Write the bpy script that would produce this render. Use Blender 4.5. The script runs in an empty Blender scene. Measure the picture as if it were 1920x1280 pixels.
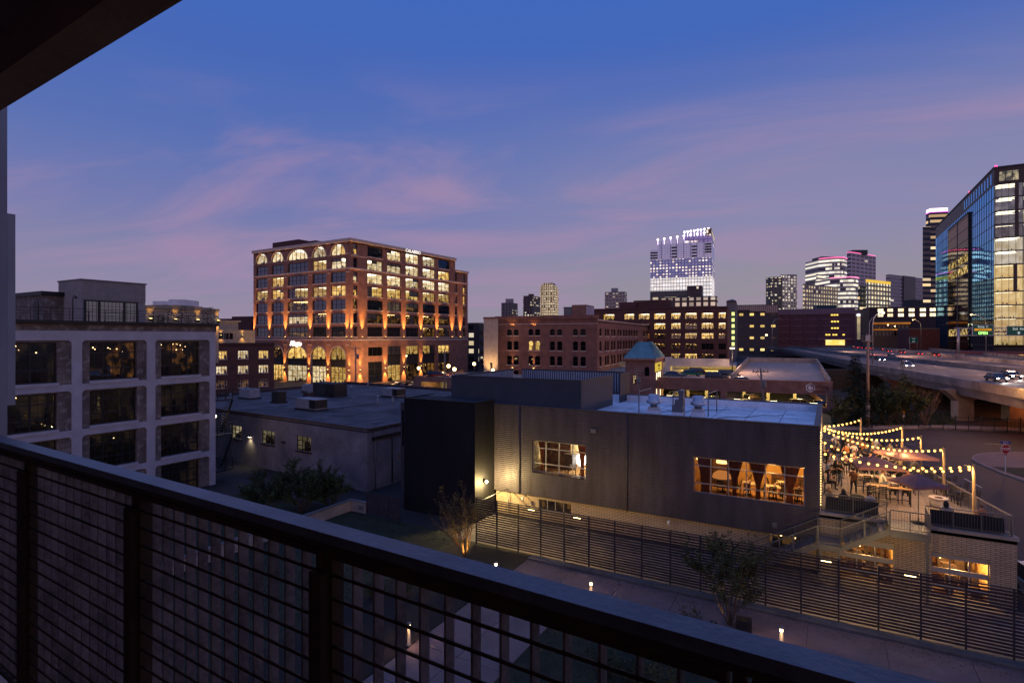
import bpy, bmesh, math, random
from mathutils import Vector, Matrix
rnd = random.Random(11)
S = bpy.context.scene
COL = S.collection
rad = math.radians
# ---------------------------------------------------------------- camera frame
FPX, CX, HY, H = 1040.0, 960.0, 632.0, 14.0
RV = Vector((0.8687, 0.4953)); FV = Vector((-0.4953, 0.8687))
def ray(px): return RV * ((px - CX) / FPX) + FV
def W(px, d): return ray(px) * d
def Zy(py, d): return H - (py - HY) / FPX * d
def G(px, py, z=0.0):
    d = (H - z) * FPX / (py - HY); w = W(px, d)
    return Vector((w.x, w.y, z))
def dirvp(vx): return (RV * (vx - CX) + FV * FPX).normalized()
def hit(px, p0, d):
    """distance along the wall line p0 + s*d where the sight line of column px meets it, and its depth"""
    r = ray(px); den = r.x * d.y - r.y * d.x
    k = (p0.x * d.y - p0.y * d.x) / den
    q = r * k
    return (q - p0).dot(d), k
def onv(px, v):
    r = ray(px); k = v / r.y; return r.x * k, k
def onu(px, u):
    r = ray(px); k = u / r.x; return r.y * k, k
def V2(x, y): return Vector((x, y))
# ---------------------------------------------------------------- materials
MATS = {}
def newmat(name):
    m = bpy.data.materials.new(name); m.use_nodes = True
    nt = m.node_tree; nt.nodes.clear()
    out = nt.nodes.new('ShaderNodeOutputMaterial')
    MATS[name] = m
    return m, nt, out
def N(nt, typ, **kw):
    n = nt.nodes.new(typ)
    for k, v in kw.items():
        if k in n.inputs.keys() if isinstance(k, str) else False: n.inputs[k].default_value = v
        else: setattr(n, k, v)
    return n
def L(nt, a, b): nt.links.new(a, b)
def math_(nt, op, a, b=None, c=None):
    n = nt.nodes.new('ShaderNodeMath'); n.operation = op
    for i, x in enumerate((a, b, c)):
        if x is None: continue
        if isinstance(x, (int, float)): n.inputs[i].default_value = x
        else: L(nt, x, n.inputs[i])
    return n.outputs[0]
def mixc(nt, f, a, b, blend='MIX'):
    n = nt.nodes.new('ShaderNodeMix'); n.data_type = 'RGBA'; n.blend_type = blend
    for i, x in ((0, f), (6, a), (7, b)):
        if isinstance(x, (int, float)): n.inputs[i].default_value = x
        elif isinstance(x, tuple): n.inputs[i].default_value = (*x[:3], 1)
        else: L(nt, x, n.inputs[i])
    return n.outputs[2]
def M(name, c, rough=0.75, metal=0.0, var=0.18, scale=1.5, bump=0.0, bscale=25.0, c2=None, spec=0.4, stretch=None):
    if name in MATS: return MATS[name]
    m, nt, out = newmat(name)
    b = nt.nodes.new('ShaderNodeBsdfPrincipled')
    L(nt, b.outputs[0], out.inputs[0])
    tc = nt.nodes.new('ShaderNodeTexCoord')
    nz = nt.nodes.new('ShaderNodeTexNoise'); nz.inputs['Scale'].default_value = scale; nz.inputs['Detail'].default_value = 6
    src = tc.outputs['Object']
    if stretch:
        sv_ = nt.nodes.new('ShaderNodeVectorMath'); sv_.operation = 'MULTIPLY'; sv_.inputs[1].default_value = stretch; L(nt, src, sv_.inputs[0]); src = sv_.outputs[0]
    L(nt, src, nz.inputs['Vector'])
    nz2 = nt.nodes.new('ShaderNodeTexNoise'); nz2.inputs['Scale'].default_value = scale * 9; nz2.inputs['Detail'].default_value = 3
    L(nt, src, nz2.inputs['Vector'])
    f = math_(nt, 'ADD', math_(nt, 'MULTIPLY', nz.outputs[0], 0.7), math_(nt, 'MULTIPLY', nz2.outputs[0], 0.3))
    lo = tuple(x * (1 - var * 1.6) for x in c); hi = tuple(x * (1 + var * 1.6) for x in (c2 or c))
    mr = nt.nodes.new('ShaderNodeMapRange'); mr.inputs[1].default_value = 0.3; mr.inputs[2].default_value = 0.7
    L(nt, f, mr.inputs[0])
    L(nt, mixc(nt, mr.outputs[0], lo, hi), b.inputs['Base Color'])
    b.inputs['Roughness'].default_value = rough; b.inputs['Metallic'].default_value = metal
    b.inputs['Specular IOR Level'].default_value = spec
    if bump:
        bp = nt.nodes.new('ShaderNodeBump'); bp.inputs['Strength'].default_value = bump; bp.inputs['Distance'].default_value = 0.03
        n3 = nt.nodes.new('ShaderNodeTexNoise'); n3.inputs['Scale'].default_value = bscale; n3.inputs['Detail'].default_value = 4
        L(nt, tc.outputs['Object'], n3.inputs['Vector'])
        L(nt, n3.outputs[0], bp.inputs['Height']); L(nt, bp.outputs[0], b.inputs['Normal'])
    return m
def BRICK(name, c1, c2, mortar, bw=0.24, rh=0.085, ms=0.012, blotch=0.25, white=0.0):
    m, nt, out = newmat(name)
    b = nt.nodes.new('ShaderNodeBsdfPrincipled'); L(nt, b.outputs[0], out.inputs[0])
    uv = nt.nodes.new('ShaderNodeTexCoord')
    br = nt.nodes.new('ShaderNodeTexBrick')
    L(nt, uv.outputs['UV'], br.inputs['Vector'])
    br.inputs['Scale'].default_value = 1.0; br.inputs['Brick Width'].default_value = bw
    br.inputs['Row Height'].default_value = rh; br.inputs['Mortar Size'].default_value = ms
    br.inputs['Color1'].default_value = (*c1, 1); br.inputs['Color2'].default_value = (*c2, 1); br.inputs['Mortar'].default_value = (*mortar, 1)
    nz = nt.nodes.new('ShaderNodeTexNoise'); nz.inputs['Scale'].default_value = 0.6; nz.inputs['Detail'].default_value = 7
    L(nt, uv.outputs['UV'], nz.inputs['Vector'])
    mr = nt.nodes.new('ShaderNodeMapRange'); mr.inputs[1].default_value = .3; mr.inputs[2].default_value = .7
    mr.inputs[3].default_value = 1 - blotch; mr.inputs[4].default_value = 1 + blotch
    L(nt, nz.outputs[0], mr.inputs[0])
    vm = nt.nodes.new('ShaderNodeVectorMath'); vm.operation = 'SCALE'
    L(nt, br.outputs[0], vm.inputs[0]); L(nt, mr.outputs[0], vm.inputs[3])
    col = vm.outputs[0]
    if white > 0:
        n2 = nt.nodes.new('ShaderNodeTexNoise'); n2.inputs['Scale'].default_value = 2.2; n2.inputs['Detail'].default_value = 8
        L(nt, uv.outputs['UV'], n2.inputs['Vector'])
        m2 = nt.nodes.new('ShaderNodeMapRange'); m2.inputs[1].default_value = .52; m2.inputs[2].default_value = .66
        L(nt, n2.outputs[0], m2.inputs[0])
        col = mixc(nt, math_(nt, 'MULTIPLY', m2.outputs[0], white), col, (.42, .40, .38))
    L(nt, col, b.inputs['Base Color']); b.inputs['Roughness'].default_value = .85
    bp = nt.nodes.new('ShaderNodeBump'); bp.inputs['Strength'].default_value = .4; bp.inputs['Distance'].default_value = .01
    bp.invert = True
    L(nt, br.outputs[1], bp.inputs['Height']); L(nt, bp.outputs[0], b.inputs['Normal'])
    return m
def E(name, c, s, sample=True):
    """something that gives off light"""
    if name in MATS: return MATS[name]
    m, nt, out = newmat(name)
    e = nt.nodes.new('ShaderNodeEmission'); e.inputs[0].default_value = (*c, 1); e.inputs[1].default_value = s
    L(nt, e.outputs[0], out.inputs[0])
    if not sample: m.cycles.emission_sampling = 'NONE'
    return m
def EN(name, c1, c2, s, scale=1.2, lo=.35, hi=.65, sample=False):
    """lit interior wall: uneven light from lamps inside"""
    m, nt, out = newmat(name)
    tc = nt.nodes.new('ShaderNodeTexCoord')
    oi = nt.nodes.new('ShaderNodeObjectInfo')
    va = nt.nodes.new('ShaderNodeVectorMath'); va.operation = 'ADD'
    cb = nt.nodes.new('ShaderNodeCombineXYZ')
    L(nt, math_(nt, 'MULTIPLY', oi.outputs['Random'], 57.0), cb.inputs[0]); L(nt, math_(nt, 'MULTIPLY', oi.outputs['Random'], 23.0), cb.inputs[2])
    L(nt, tc.outputs['Object'], va.inputs[0]); L(nt, cb.outputs[0], va.inputs[1])
    nz = nt.nodes.new('ShaderNodeTexNoise'); nz.inputs['Scale'].default_value = scale; nz.inputs['Detail'].default_value = 5
    L(nt, va.outputs[0], nz.inputs['Vector'])
    mr = nt.nodes.new('ShaderNodeMapRange'); mr.inputs[1].default_value = lo; mr.inputs[2].default_value = hi
    L(nt, nz.outputs[0], mr.inputs[0])
    e = nt.nodes.new('ShaderNodeEmission')
    L(nt, mixc(nt, mr.outputs[0], c1, c2), e.inputs[0])
    st = math_(nt, 'MULTIPLY', math_(nt, 'ADD', math_(nt, 'MULTIPLY', oi.outputs['Random'], .75), .5), s)
    L(nt, st, e.inputs[1])
    L(nt, e.outputs[0], out.inputs[0])
    if not sample: m.cycles.emission_sampling = 'NONE'
    return m
def GLASS(name, tint=(.9, .92, .95), refl=1.0, ior=1.6):
    m, nt, out = newmat(name)
    t = nt.nodes.new('ShaderNodeBsdfTransparent'); t.inputs[0].default_value = (*tint, 1)
    g = nt.nodes.new('ShaderNodeBsdfGlossy'); g.inputs['Roughness'].default_value = .015
    g.inputs['Color'].default_value = (refl, refl, refl, 1)
    fr = nt.nodes.new('ShaderNodeFresnel'); fr.inputs[0].default_value = ior
    mx = nt.nodes.new('ShaderNodeMixShader')
    L(nt, math_(nt, 'ADD', fr.outputs[0], .03), mx.inputs[0]); L(nt, t.outputs[0], mx.inputs[1]); L(nt, g.outputs[0], mx.inputs[2])
    L(nt, mx.outputs[0], out.inputs[0])
    return m
def MIRROR(name, base, tint, f0=.25, wob=.02, rough=.02):
    """coated reflective facade glass"""
    m, nt, out = newmat(name)
    d = nt.nodes.new('ShaderNodeBsdfDiffuse'); d.inputs[0].default_value = (*base, 1)
    g = nt.nodes.new('ShaderNodeBsdfGlossy'); g.inputs['Roughness'].default_value = rough
    g.inputs['Color'].default_value = (*tint, 1)
    fr = nt.nodes.new('ShaderNodeFresnel'); fr.inputs[0].default_value = 1.5
    mx = nt.nodes.new('ShaderNodeMixShader')
    L(nt, math_(nt, 'MINIMUM', math_(nt, 'ADD', fr.outputs[0], f0), 1.0), mx.inputs[0])
    L(nt, d.outputs[0], mx.inputs[1]); L(nt, g.outputs[0], mx.inputs[2]); L(nt, mx.outputs[0], out.inputs[0])
    tc = nt.nodes.new('ShaderNodeTexCoord'); nz = nt.nodes.new('ShaderNodeTexNoise'); nz.inputs['Scale'].default_value = .35
    L(nt, tc.outputs['Object'], nz.inputs['Vector'])
    bp = nt.nodes.new('ShaderNodeBump'); bp.inputs['Strength'].default_value = 1; bp.inputs['Distance'].default_value = wob
    L(nt, nz.outputs[0], bp.inputs['Height']); L(nt, bp.outputs[0], g.inputs['Normal'])
    return m
def FACADE(name, wall, nx, nz, wx=.6, wz=.55, lit=.5, lc1=(1, .75, .4), lc2=(1, .9, .75), s=1.6, dark=(.012, .014, .02), rough=.25, z0=0.0, vmin=.35, metal=0.0):
    """far building front: a grid of window openings, some with their lights on (UV is in metres)"""
    m, nt, out = newmat(name)
    b = nt.nodes.new('ShaderNodeBsdfPrincipled'); L(nt, b.outputs[0], out.inputs[0])
    tc = nt.nodes.new('ShaderNodeTexCoord'); sp = nt.nodes.new('ShaderNodeSeparateXYZ'); L(nt, tc.outputs['UV'], sp.inputs[0])
    u = math_(nt, 'DIVIDE', sp.outputs[0], nx); v = math_(nt, 'DIVIDE', math_(nt, 'SUBTRACT', sp.outputs[1], z0), nz)
    fu = math_(nt, 'FRACT', u); fv = math_(nt, 'FRACT', v)
    iu = math_(nt, 'LESS_THAN', math_(nt, 'ABSOLUTE', math_(nt, 'SUBTRACT', fu, .5)), wx / 2)
    iv = math_(nt, 'LESS_THAN', math_(nt, 'ABSOLUTE', math_(nt, 'SUBTRACT', fv, .5)), wz / 2)
    ins = math_(nt, 'MULTIPLY', iu, iv)
    cb = nt.nodes.new('ShaderNodeCombineXYZ'); L(nt, math_(nt, 'FLOOR', u), cb.inputs[0]); L(nt, math_(nt, 'FLOOR', v), cb.inputs[1])
    wn = nt.nodes.new('ShaderNodeTexWhiteNoise'); wn.noise_dimensions = '3D'; L(nt, cb.outputs[0], wn.inputs[0])
    cb2 = nt.nodes.new('ShaderNodeCombineXYZ'); L(nt, math_(nt, 'FLOOR', v), cb2.inputs[1]); cb2.inputs[2].default_value = 7.3
    wn2 = nt.nodes.new('ShaderNodeTexWhiteNoise'); wn2.noise_dimensions = '3D'; L(nt, cb2.outputs[0], wn2.inputs[0])
    # whole floors tend to be lit or dark together
    pr = math_(nt, 'ADD', math_(nt, 'MULTIPLY', wn.outputs[0], .65), math_(nt, 'MULTIPLY', wn2.outputs[0], .35))
    on = math_(nt, 'MULTIPLY', math_(nt, 'LESS_THAN', pr, lit), ins)
    hsv = nt.nodes.new('ShaderNodeSeparateColor'); L(nt, wn.outputs[1], hsv.inputs[0])
    bri = math_(nt, 'ADD', vmin, math_(nt, 'MULTIPLY', hsv.outputs[1], 1 - vmin))
    b.inputs['Metallic'].default_value = metal
    ns = nt.nodes.new('ShaderNodeTexNoise'); ns.inputs['Scale'].default_value = .08; L(nt, tc.outputs['UV'], ns.inputs[0])
    wl = mixc(nt, ns.outputs[0], tuple(x * .8 for x in wall), tuple(x * 1.2 for x in wall))
    L(nt, mixc(nt, ins, wl, dark), b.inputs['Base Color'])
    L(nt, math_(nt, 'SUBTRACT', .8, math_(nt, 'MULTIPLY', ins, .8 - rough)), b.inputs['Roughness'])
    L(nt, mixc(nt, hsv.outputs[2], lc1, lc2), b.inputs['Emission Color'])
    L(nt, math_(nt, 'MULTIPLY', math_(nt, 'MULTIPLY', on, bri), s), b.inputs['Emission Strength'])
    m.cycles.emission_sampling = 'NONE'
    return m
# ---------------------------------------------------------------- mesh building
ROOTM = {}
class MB:
    def __init__(s): s.v = []; s.f = []; s.m = []; s.sm = []
    def add(s, vs, fs, m=0, smooth=False):
        o = len(s.v); s.v += [tuple(x) for x in vs]
        for f in fs: s.f.append(tuple(o + i for i in f)); s.m.append(m); s.sm.append(smooth)
    def quad(s, a, b, c, d, m=0): s.add((a, b, c, d), ((0, 1, 2, 3),), m)
    def box(s, x0, y0, z0, x1, y1, z1, m=0):
        s.hexa(((x0, y0), (x1, y0), (x1, y1), (x0, y1)), z0, z1, m)
    def hexa(s, p, z0, z1, m=0): s.prism(p, z0, z1, m)
    def prism(s, p, z0, z1, m=0, mt=None, top=None):
        n = len(p); t = top or p
        vs = [(a[0], a[1], z0) for a in p] + [(a[0], a[1], z1) for a in t]
        area = sum(p[i][0] * p[(i + 1) % n][1] - p[(i + 1) % n][0] * p[i][1] for i in range(n))
        if area < 0:
            vs = [vs[i] for i in range(n - 1, -1, -1)] + [vs[i] for i in range(2 * n - 1, n - 1, -1)]
        s.add(vs, [(i, (i + 1) % n, n + (i + 1) % n, n + i) for i in range(n)], m)
        o = len(s.v) - 2 * n
        s.f.append(tuple(o + i for i in range(n - 1, -1, -1))); s.m.append(m); s.sm.append(False)
        s.f.append(tuple(o + n + i for i in range(n))); s.m.append(m if mt is None else mt); s.sm.append(False)
    def obox(s, c, hx, hy, z0, z1, ang=0, m=0):
        ca, sa = math.cos(ang), math.sin(ang)
        s.prism([(c[0] + ca * a - sa * b, c[1] + sa * a + ca * b) for a, b in ((-hx, -hy), (hx, -hy), (hx, hy), (-hx, hy))], z0, z1, m)
    def bar(s, p, q, w, h=None, m=0):
        """rectangular bar between two points (w across, h along the other axis)"""
        p = Vector(p); q = Vector(q); h = w if h is None else h
        d = (q - p).normalized(); up = Vector((0, 0, 1)) if abs(d.z) < .99 else Vector((0, 1, 0))
        a = d.cross(up).normalized(); b = a.cross(d).normalized()
        a *= w / 2; b *= h / 2
        vs = [p - a - b, p + a - b, p + a + b, p - a + b, q - a - b, q + a - b, q + a + b, q - a + b]
        s.add(vs, ((3, 2, 1, 0), (4, 5, 6, 7), (0, 1, 5, 4), (1, 2, 6, 5), (2, 3, 7, 6), (3, 0, 4, 7)), m)
    def tube(s, pts, rs, n=6, m=0, cap=True):
        pts = [Vector(p) for p in pts]
        if not isinstance(rs, (list, tuple)): rs = [rs] * len(pts)
        rings = []; prev = None
        for i, p in enumerate(pts):
            d = (pts[min(i + 1, len(pts) - 1)] - pts[max(i - 1, 0)]).normalized()
            if prev is None:
                prev = d.cross(Vector((0, 0, 1)))
                if prev.length < .05: prev = Vector((1, 0, 0))
            a = (prev - d * prev.dot(d)).normalized(); prev = a
            b = d.cross(a)
            rings.append([p + (a * math.cos(t) + b * math.sin(t)) * rs[i] for t in (2 * math.pi * k / n for k in range(n))])
        vs = [x for r in rings for x in r]; fs = []
        for i in range(len(pts) - 1):
            for k in range(n): fs.append((i * n + k, i * n + (k + 1) % n, (i + 1) * n + (k + 1) % n, (i + 1) * n + k))
        if cap: fs += [tuple(range(n - 1, -1, -1)), tuple((len(pts) - 1) * n + k for k in range(n))]
        s.add(vs, fs, m, True)
    def lathe(s, c, prof, n=12, m=0, smooth=True):
        vs = []; fs = []
        for r, z in prof:
            for k in range(n): t = 2 * math.pi * k / n; vs.append((c[0] + r * math.cos(t), c[1] + r * math.sin(t), c[2] + z))
        for i in range(len(prof) - 1):
            for k in range(n): fs.append((i * n + k, i * n + (k + 1) % n, (i + 1) * n + (k + 1) % n, (i + 1) * n + k))
        if prof[0][0] > 1e-4: fs.append(tuple(range(n - 1, -1, -1)))
        if prof[-1][0] > 1e-4: fs.append(tuple((len(prof) - 1) * n + k for k in range(n)))
        s.add(vs, fs, m, smooth)
    def ball(s, c, r, n=8, k=5, m=0, sz=1.0):
        s.lathe(c, [(max(r * math.sin(math.pi * i / k), 1e-5), -r * sz * math.cos(math.pi * i / k)) for i in range(k + 1)], n, m)
    def build(s, name, mats, parent=None, local=False):
        """vertices are in world metres unless local; parent's frame is undone so parts stay where they were laid out"""
        if not isinstance(mats, (list, tuple)): mats = [mats]
        me = bpy.data.meshes.new(name)
        vs = s.v
        if parent is not None and not local:
            mi = rootm(parent).inverted(); vs = [tuple(mi @ Vector(v)) for v in vs]
        me.from_pydata(vs, [], s.f)
        for mm in mats: me.materials.append(mm)
        me.polygons.foreach_set('material_index', s.m)
        me.polygons.foreach_set('use_smooth', s.sm)
        uvl = me.uv_layers.new(name='UVMap').data
        V = s.v
        for p in me.polygons:
            n = p.normal
            if abs(n.z) > .7:
                for li, vi in zip(p.loop_indices, p.vertices): uvl[li].uv = (V[vi][0], V[vi][1])
            else:
                l = math.hypot(n.x, n.y) or 1; tx, ty = -n.y / l, n.x / l
                for li, vi in zip(p.loop_indices, p.vertices): uvl[li].uv = (V[vi][0] * tx + V[vi][1] * ty, V[vi][2])
        o = bpy.data.objects.new(name, me); COL.objects.link(o)
        if parent is not None: o.parent = parent; ROOTM[o.name] = rootm(parent)
        return o
def rootm(o):
    if o.name in ROOTM: return ROOTM[o.name]
    return Matrix.Identity(4)
def tag(o, label=None, cat=None, group=None, kind=None):
    if label: o['label'] = label
    if cat: o['category'] = cat
    if group: o['group'] = group
    if kind: o['kind'] = kind
    return o
def thing(name, label, cat, loc=(0, 0, 0), rotz=0.0, group=None):
    o = bpy.data.objects.new(name, None); COL.objects.link(o)
    if len(loc) == 2: loc = (loc[0], loc[1], 0)
    o.location = loc; o.rotation_euler = (0, 0, rotz); o.empty_display_size = .2
    ROOTM[o.name] = Matrix.Translation(Vector(loc)) @ Matrix.Rotation(rotz, 4, 'Z')
    return tag(o, label, cat, group)
def structure(name, mb, mats): return tag(mb.build(name, mats), kind='structure')
def inst(name, me, parent, mat):
    """a part sharing mesh data, placed by its world matrix"""
    o = bpy.data.objects.new(name, me); COL.objects.link(o)
    o.parent = parent
    o.matrix_local = rootm(parent).inverted() @ mat
    ROOTM[o.name] = mat
    return o
def dup(root, loc, rotz, label=None, scale=None):
    def cp(o, par):
        c = o.copy(); COL.objects.link(c)
        if par is not None:
            c.parent = par; c.matrix_local = o.matrix_local.copy()
        for ch in o.children: cp(ch, c)
        return c
    r = cp(root, None); r.location = loc; r.rotation_euler = (0, 0, rotz)
    if scale: r.scale = scale if isinstance(scale, tuple) else (scale,) * 3
    if label: r['label'] = label
    return r
# ---- walls with openings.  d runs left to right as seen from outside
def wp(p0, d, s, z, off=0.0):
    n = V2(d.y, -d.x); q = p0 + d * s - n * off
    return (q.x, q.y, z)
def wall(mb, p0, d, Ln, z0, z1, holes, dep=.2, m=0, mr=None):
    mr = m if mr is None else mr
    ss = sorted({0.0, Ln, *[min(max(h[0], 0), Ln) for h in holes], *[min(max(h[1], 0), Ln) for h in holes]})
    zs = sorted({z0, z1, *[min(max(h[2], z0), z1) for h in holes], *[min(max(h[3], z0), z1) for h in holes]})
    for i in range(len(ss) - 1):
        run = None
        for j in range(len(zs) - 1):
            a, b, e, f = ss[i], ss[i + 1], zs[j], zs[j + 1]
            c = ((a + b) / 2, (e + f) / 2)
            if any(h[0] < c[0] < h[1] and h[2] < c[1] < h[3] for h in holes):
                if run: mb.quad(wp(p0, d, a, run[0]), wp(p0, d, b, run[0]), wp(p0, d, b, run[1]), wp(p0, d, a, run[1]), m)
                run = None
            else: run = (run[0], f) if run else (e, f)
        if run: mb.quad(wp(p0, d, ss[i], run[0]), wp(p0, d, ss[i + 1], run[0]), wp(p0, d, ss[i + 1], run[1]), wp(p0, d, ss[i], run[1]), m)
    for h in holes:
        a, b, e, f = h[:4]; arch = len(h) > 4 and h[4]
        mb.quad(wp(p0, d, a, e), wp(p0, d, a, e, dep), wp(p0, d, b, e, dep), wp(p0, d, b, e), mr)
        if not arch:
            mb.quad(wp(p0, d, a, e, dep), wp(p0, d, a, e), wp(p0, d, a, f), wp(p0, d, a, f, dep), mr)
            mb.quad(wp(p0, d, b, e), wp(p0, d, b, e, dep), wp(p0, d, b, f, dep), wp(p0, d, b, f), mr)
            mb.quad(wp(p0, d, a, f, dep), wp(p0, d, a, f), wp(p0, d, b, f), wp(p0, d, b, f, dep), mr)
        else:
            rise = arch; w = (b - a) / 2; c = (a + b) / 2; K = 12; zs_ = f - rise
            mb.quad(wp(p0, d, a, e, dep), wp(p0, d, a, e), wp(p0, d, a, zs_), wp(p0, d, a, zs_, dep), mr)
            mb.quad(wp(p0, d, b, e), wp(p0, d, b, e, dep), wp(p0, d, b, zs_, dep), wp(p0, d, b, zs_), mr)
            pts = [(c - w * math.cos(math.pi * k / K), zs_ + rise * math.sin(math.pi * k / K)) for k in range(K + 1)]
            for (s1, q1), (s2, q2) in zip(pts, pts[1:]):
                mb.quad(wp(p0, d, s1, q1), wp(p0, d, s2, q2), wp(p0, d, s2, f), wp(p0, d, s1, f), m)
                mb.quad(wp(p0, d, s1, q1, dep), wp(p0, d, s2, q2, dep), wp(p0, d, s2, q2), wp(p0, d, s1, q1), mr)
def strip(mb, p0, d, s0, s1, z0, z1, out, inn=0.0, m=0):
    """a bar along a wall standing out by `out`"""
    q = [wp(p0, d, s0, 0, -out), wp(p0, d, s1, 0, -out), wp(p0, d, s1, 0, inn), wp(p0, d, s0, 0, inn)]
    mb.prism([x[:2] for x in q], z0, z1, m)
def wmat(p0, d, s, z, off=0.0):
    x = wp(p0, d, s, z, off)
    return Matrix.Translation(Vector(x)) @ Matrix.Rotation(math.atan2(d.y, d.x), 4, 'Z')
WC = {}
def win_meshes(w, h, nc, nr, bw, fm, gm, dep, sill, sm_, arch, key):
    k = (round(w, 2), round(h, 2), nc, nr, bw, fm.name, gm.name if gm else '', round(dep, 2), sill, arch)
    if k in WC: return WC[k]
    mb = MB(); y0, y1 = dep - bw * .5, dep + bw * .5
    rise = arch or 0
    for i in range(nc + 1):
        x = w * i / nc; x0 = min(max(x - bw / 2, 0), w - bw)
        top = h
        if arch:
            t = min(1, abs((x - w / 2) / (w / 2))); top = h - rise + rise * math.sqrt(max(0, 1 - t * t))
        mb.box(x0, y0, 0, x0 + bw, y1, max(top - .002, .05))
    for j in range(nr + 1):
        if arch and j == nr: continue
        z = (h - rise if arch and j == nr else h * j / nr); z0_ = min(max(z - bw / 2, 0), h - bw)
        mb.box(bw + .002, y0 + .004, z0_, w - bw - .002, y1 - .004, z0_ + bw) if not arch or z <= h - rise else None
    if arch:
        K = 14; pts = [(w / 2 - w / 2 * math.cos(math.pi * q / K), y0 + .03, h - rise + rise * math.sin(math.pi * q / K)) for q in range(K + 1)]
        for a, b in zip(pts, pts[1:]): mb.bar(a, b, bw, bw)
    if sill: mb.box(-.1, -.1, -sill, w + .1, dep * .6, -.004, 1)
    fr = mb.build('window', [fm, sm_ or fm]); me = fr.data; bpy.data.objects.remove(fr); ROOTM.pop('window', None)
    gme = None
    if gm:
        g = MB()
        if arch:
            K = 14; pts = [(w / 2 - w / 2 * math.cos(math.pi * q / K), dep, h - rise + rise * math.sin(math.pi * q / K)) for q in range(K + 1)]
            g.add([(0, dep, 0)] + pts + [(w, dep, 0)], [tuple(range(K + 2, -1, -1))])
            g.f[-1] = tuple(reversed(g.f[-1]))
            g.f[-1] = tuple(reversed(g.f[-1]))
        else: g.quad((0, dep, 0), (w, dep, 0), (w, dep, h), (0, dep, h))
        go = g.build('pane', gm); gme = go.data; bpy.data.objects.remove(go); ROOTM.pop('pane', None)
    WC[k] = (me, gme); return WC[k]
def room_mesh(w, h, dp, mats, seed, clutter=6, strips=3, bulbs=0, low=1.0):
    k = ('room', round(w, 1), round(h, 1), round(dp, 1), tuple(x.name for x in mats), seed, clutter, strips, bulbs)
    if k in WC: return WC[k]
    r = random.Random(seed * 77 + int(w * 10)); mb = MB()
    mb.quad((0, dp, 0), (w, dp, 0), (w, dp, h), (0, dp, h), 0)
    mb.quad((0, 0, 0), (0, dp, 0), (0, dp, h), (0, 0, h), 0)
    mb.quad((w, dp, 0), (w, 0, 0), (w, 0, h), (w, dp, h), 0)
    mb.quad((0, 0, 0), (w, 0, 0), (w, dp, 0), (0, dp, 0), 1)
    mb.quad((0, dp, h), (w, dp, h), (w, 0, h), (0, 0, h), 2 if len(mats) > 4 else 0)
    for i in range(strips):
        y = dp * (i + .5) / strips
        x0 = w * r.uniform(.02, .2); x1 = w * r.uniform(.7, .98)
        mb.box(x0, y - .12, h - .1, x1, y + .12, h - .03, 3)
    for i in range(bulbs):
        mb.ball((w * r.uniform(.05, .95), dp * r.uniform(.1, .8), h * r.uniform(.72, .93)), r.uniform(.025, .055), 6, 4, 3)
    for i in range(clutter):
        x = w * r.uniform(.03, .9); ww = r.uniform(.12, .5); hh = r.choice((r.uniform(.3, .8), r.uniform(.6, 1.3))) * low; y = r.uniform(.15, dp * .6)
        mb.box(x, y, 0.002, min(x + ww, w - .01), y + .3, min(hh, h * .8), 1)
    o = mb.build('room', mats); me = o.data; bpy.data.objects.remove(o); ROOTM.pop('room', None)
    WC[k] = me; return me
def window(parent, p0, d, s0, s1, z0, z1, nc, nr, fm, gm, dep=.18, bw=.08, sill=0.0, sm_=None, arch=0, room=None, rdep=3.0, name='window', **rk):
    me, gme = win_meshes(s1 - s0, z1 - z0, nc, nr, bw, fm, gm, dep, sill, sm_, arch, None)
    mt = wmat(p0, d, s0, z0)
    w = inst(name, me, parent, mt)
    if gme: inst('pane', gme, w, mt)
    if room:
        rm = room_mesh(s1 - s0, z1 - z0, rdep, room, rk.pop('seed', rnd.randint(0, 3)), **rk)
        inst('room', rm, w, wmat(p0, d, s0, z0, dep + .06))
    return w
def light(kind, loc, energy, col, **kw):
    l = bpy.data.lights.new(kind.lower() + '_light', kind); l.energy = energy; l.color = col
    for k, v in kw.items():
        if k != 'aim': setattr(l, k, v)
    o = bpy.data.objects.new(l.name, l); COL.objects.link(o); o.location = loc
    if 'aim' in kw: o.rotation_euler = Vector(kw['aim']).to_track_quat('-Z', 'Y').to_euler()
    return o
def text_mesh(body, size, m, ext=.02, align='CENTER', bold=0.0):
    cu = bpy.data.curves.new('lettering', 'FONT'); cu.body = body; cu.size = size; cu.extrude = ext; cu.align_x = align; cu.align_y = 'CENTER'
    cu.offset = bold; cu.resolution_u = 3
    o = bpy.data.objects.new('lettering', cu); COL.objects.link(o)
    bpy.context.view_layer.update()
    me = bpy.data.meshes.new_from_object(o.evaluated_get(bpy.context.evaluated_depsgraph_get()))
    bpy.data.objects.remove(o)
    me.name = 'lettering'; me.materials.clear(); me.materials.append(m)
    return me
def letter(parent, body, size, m, p0, d, s, z, off, ext=.02, bold=0.0, name='lettering'):
    me = text_mesh(body, size, m, ext, bold=bold)
    return inst(name, me, parent, wmat(p0, d, s, z, off) @ Matrix.Rotation(rad(90), 4, 'X'))
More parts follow.
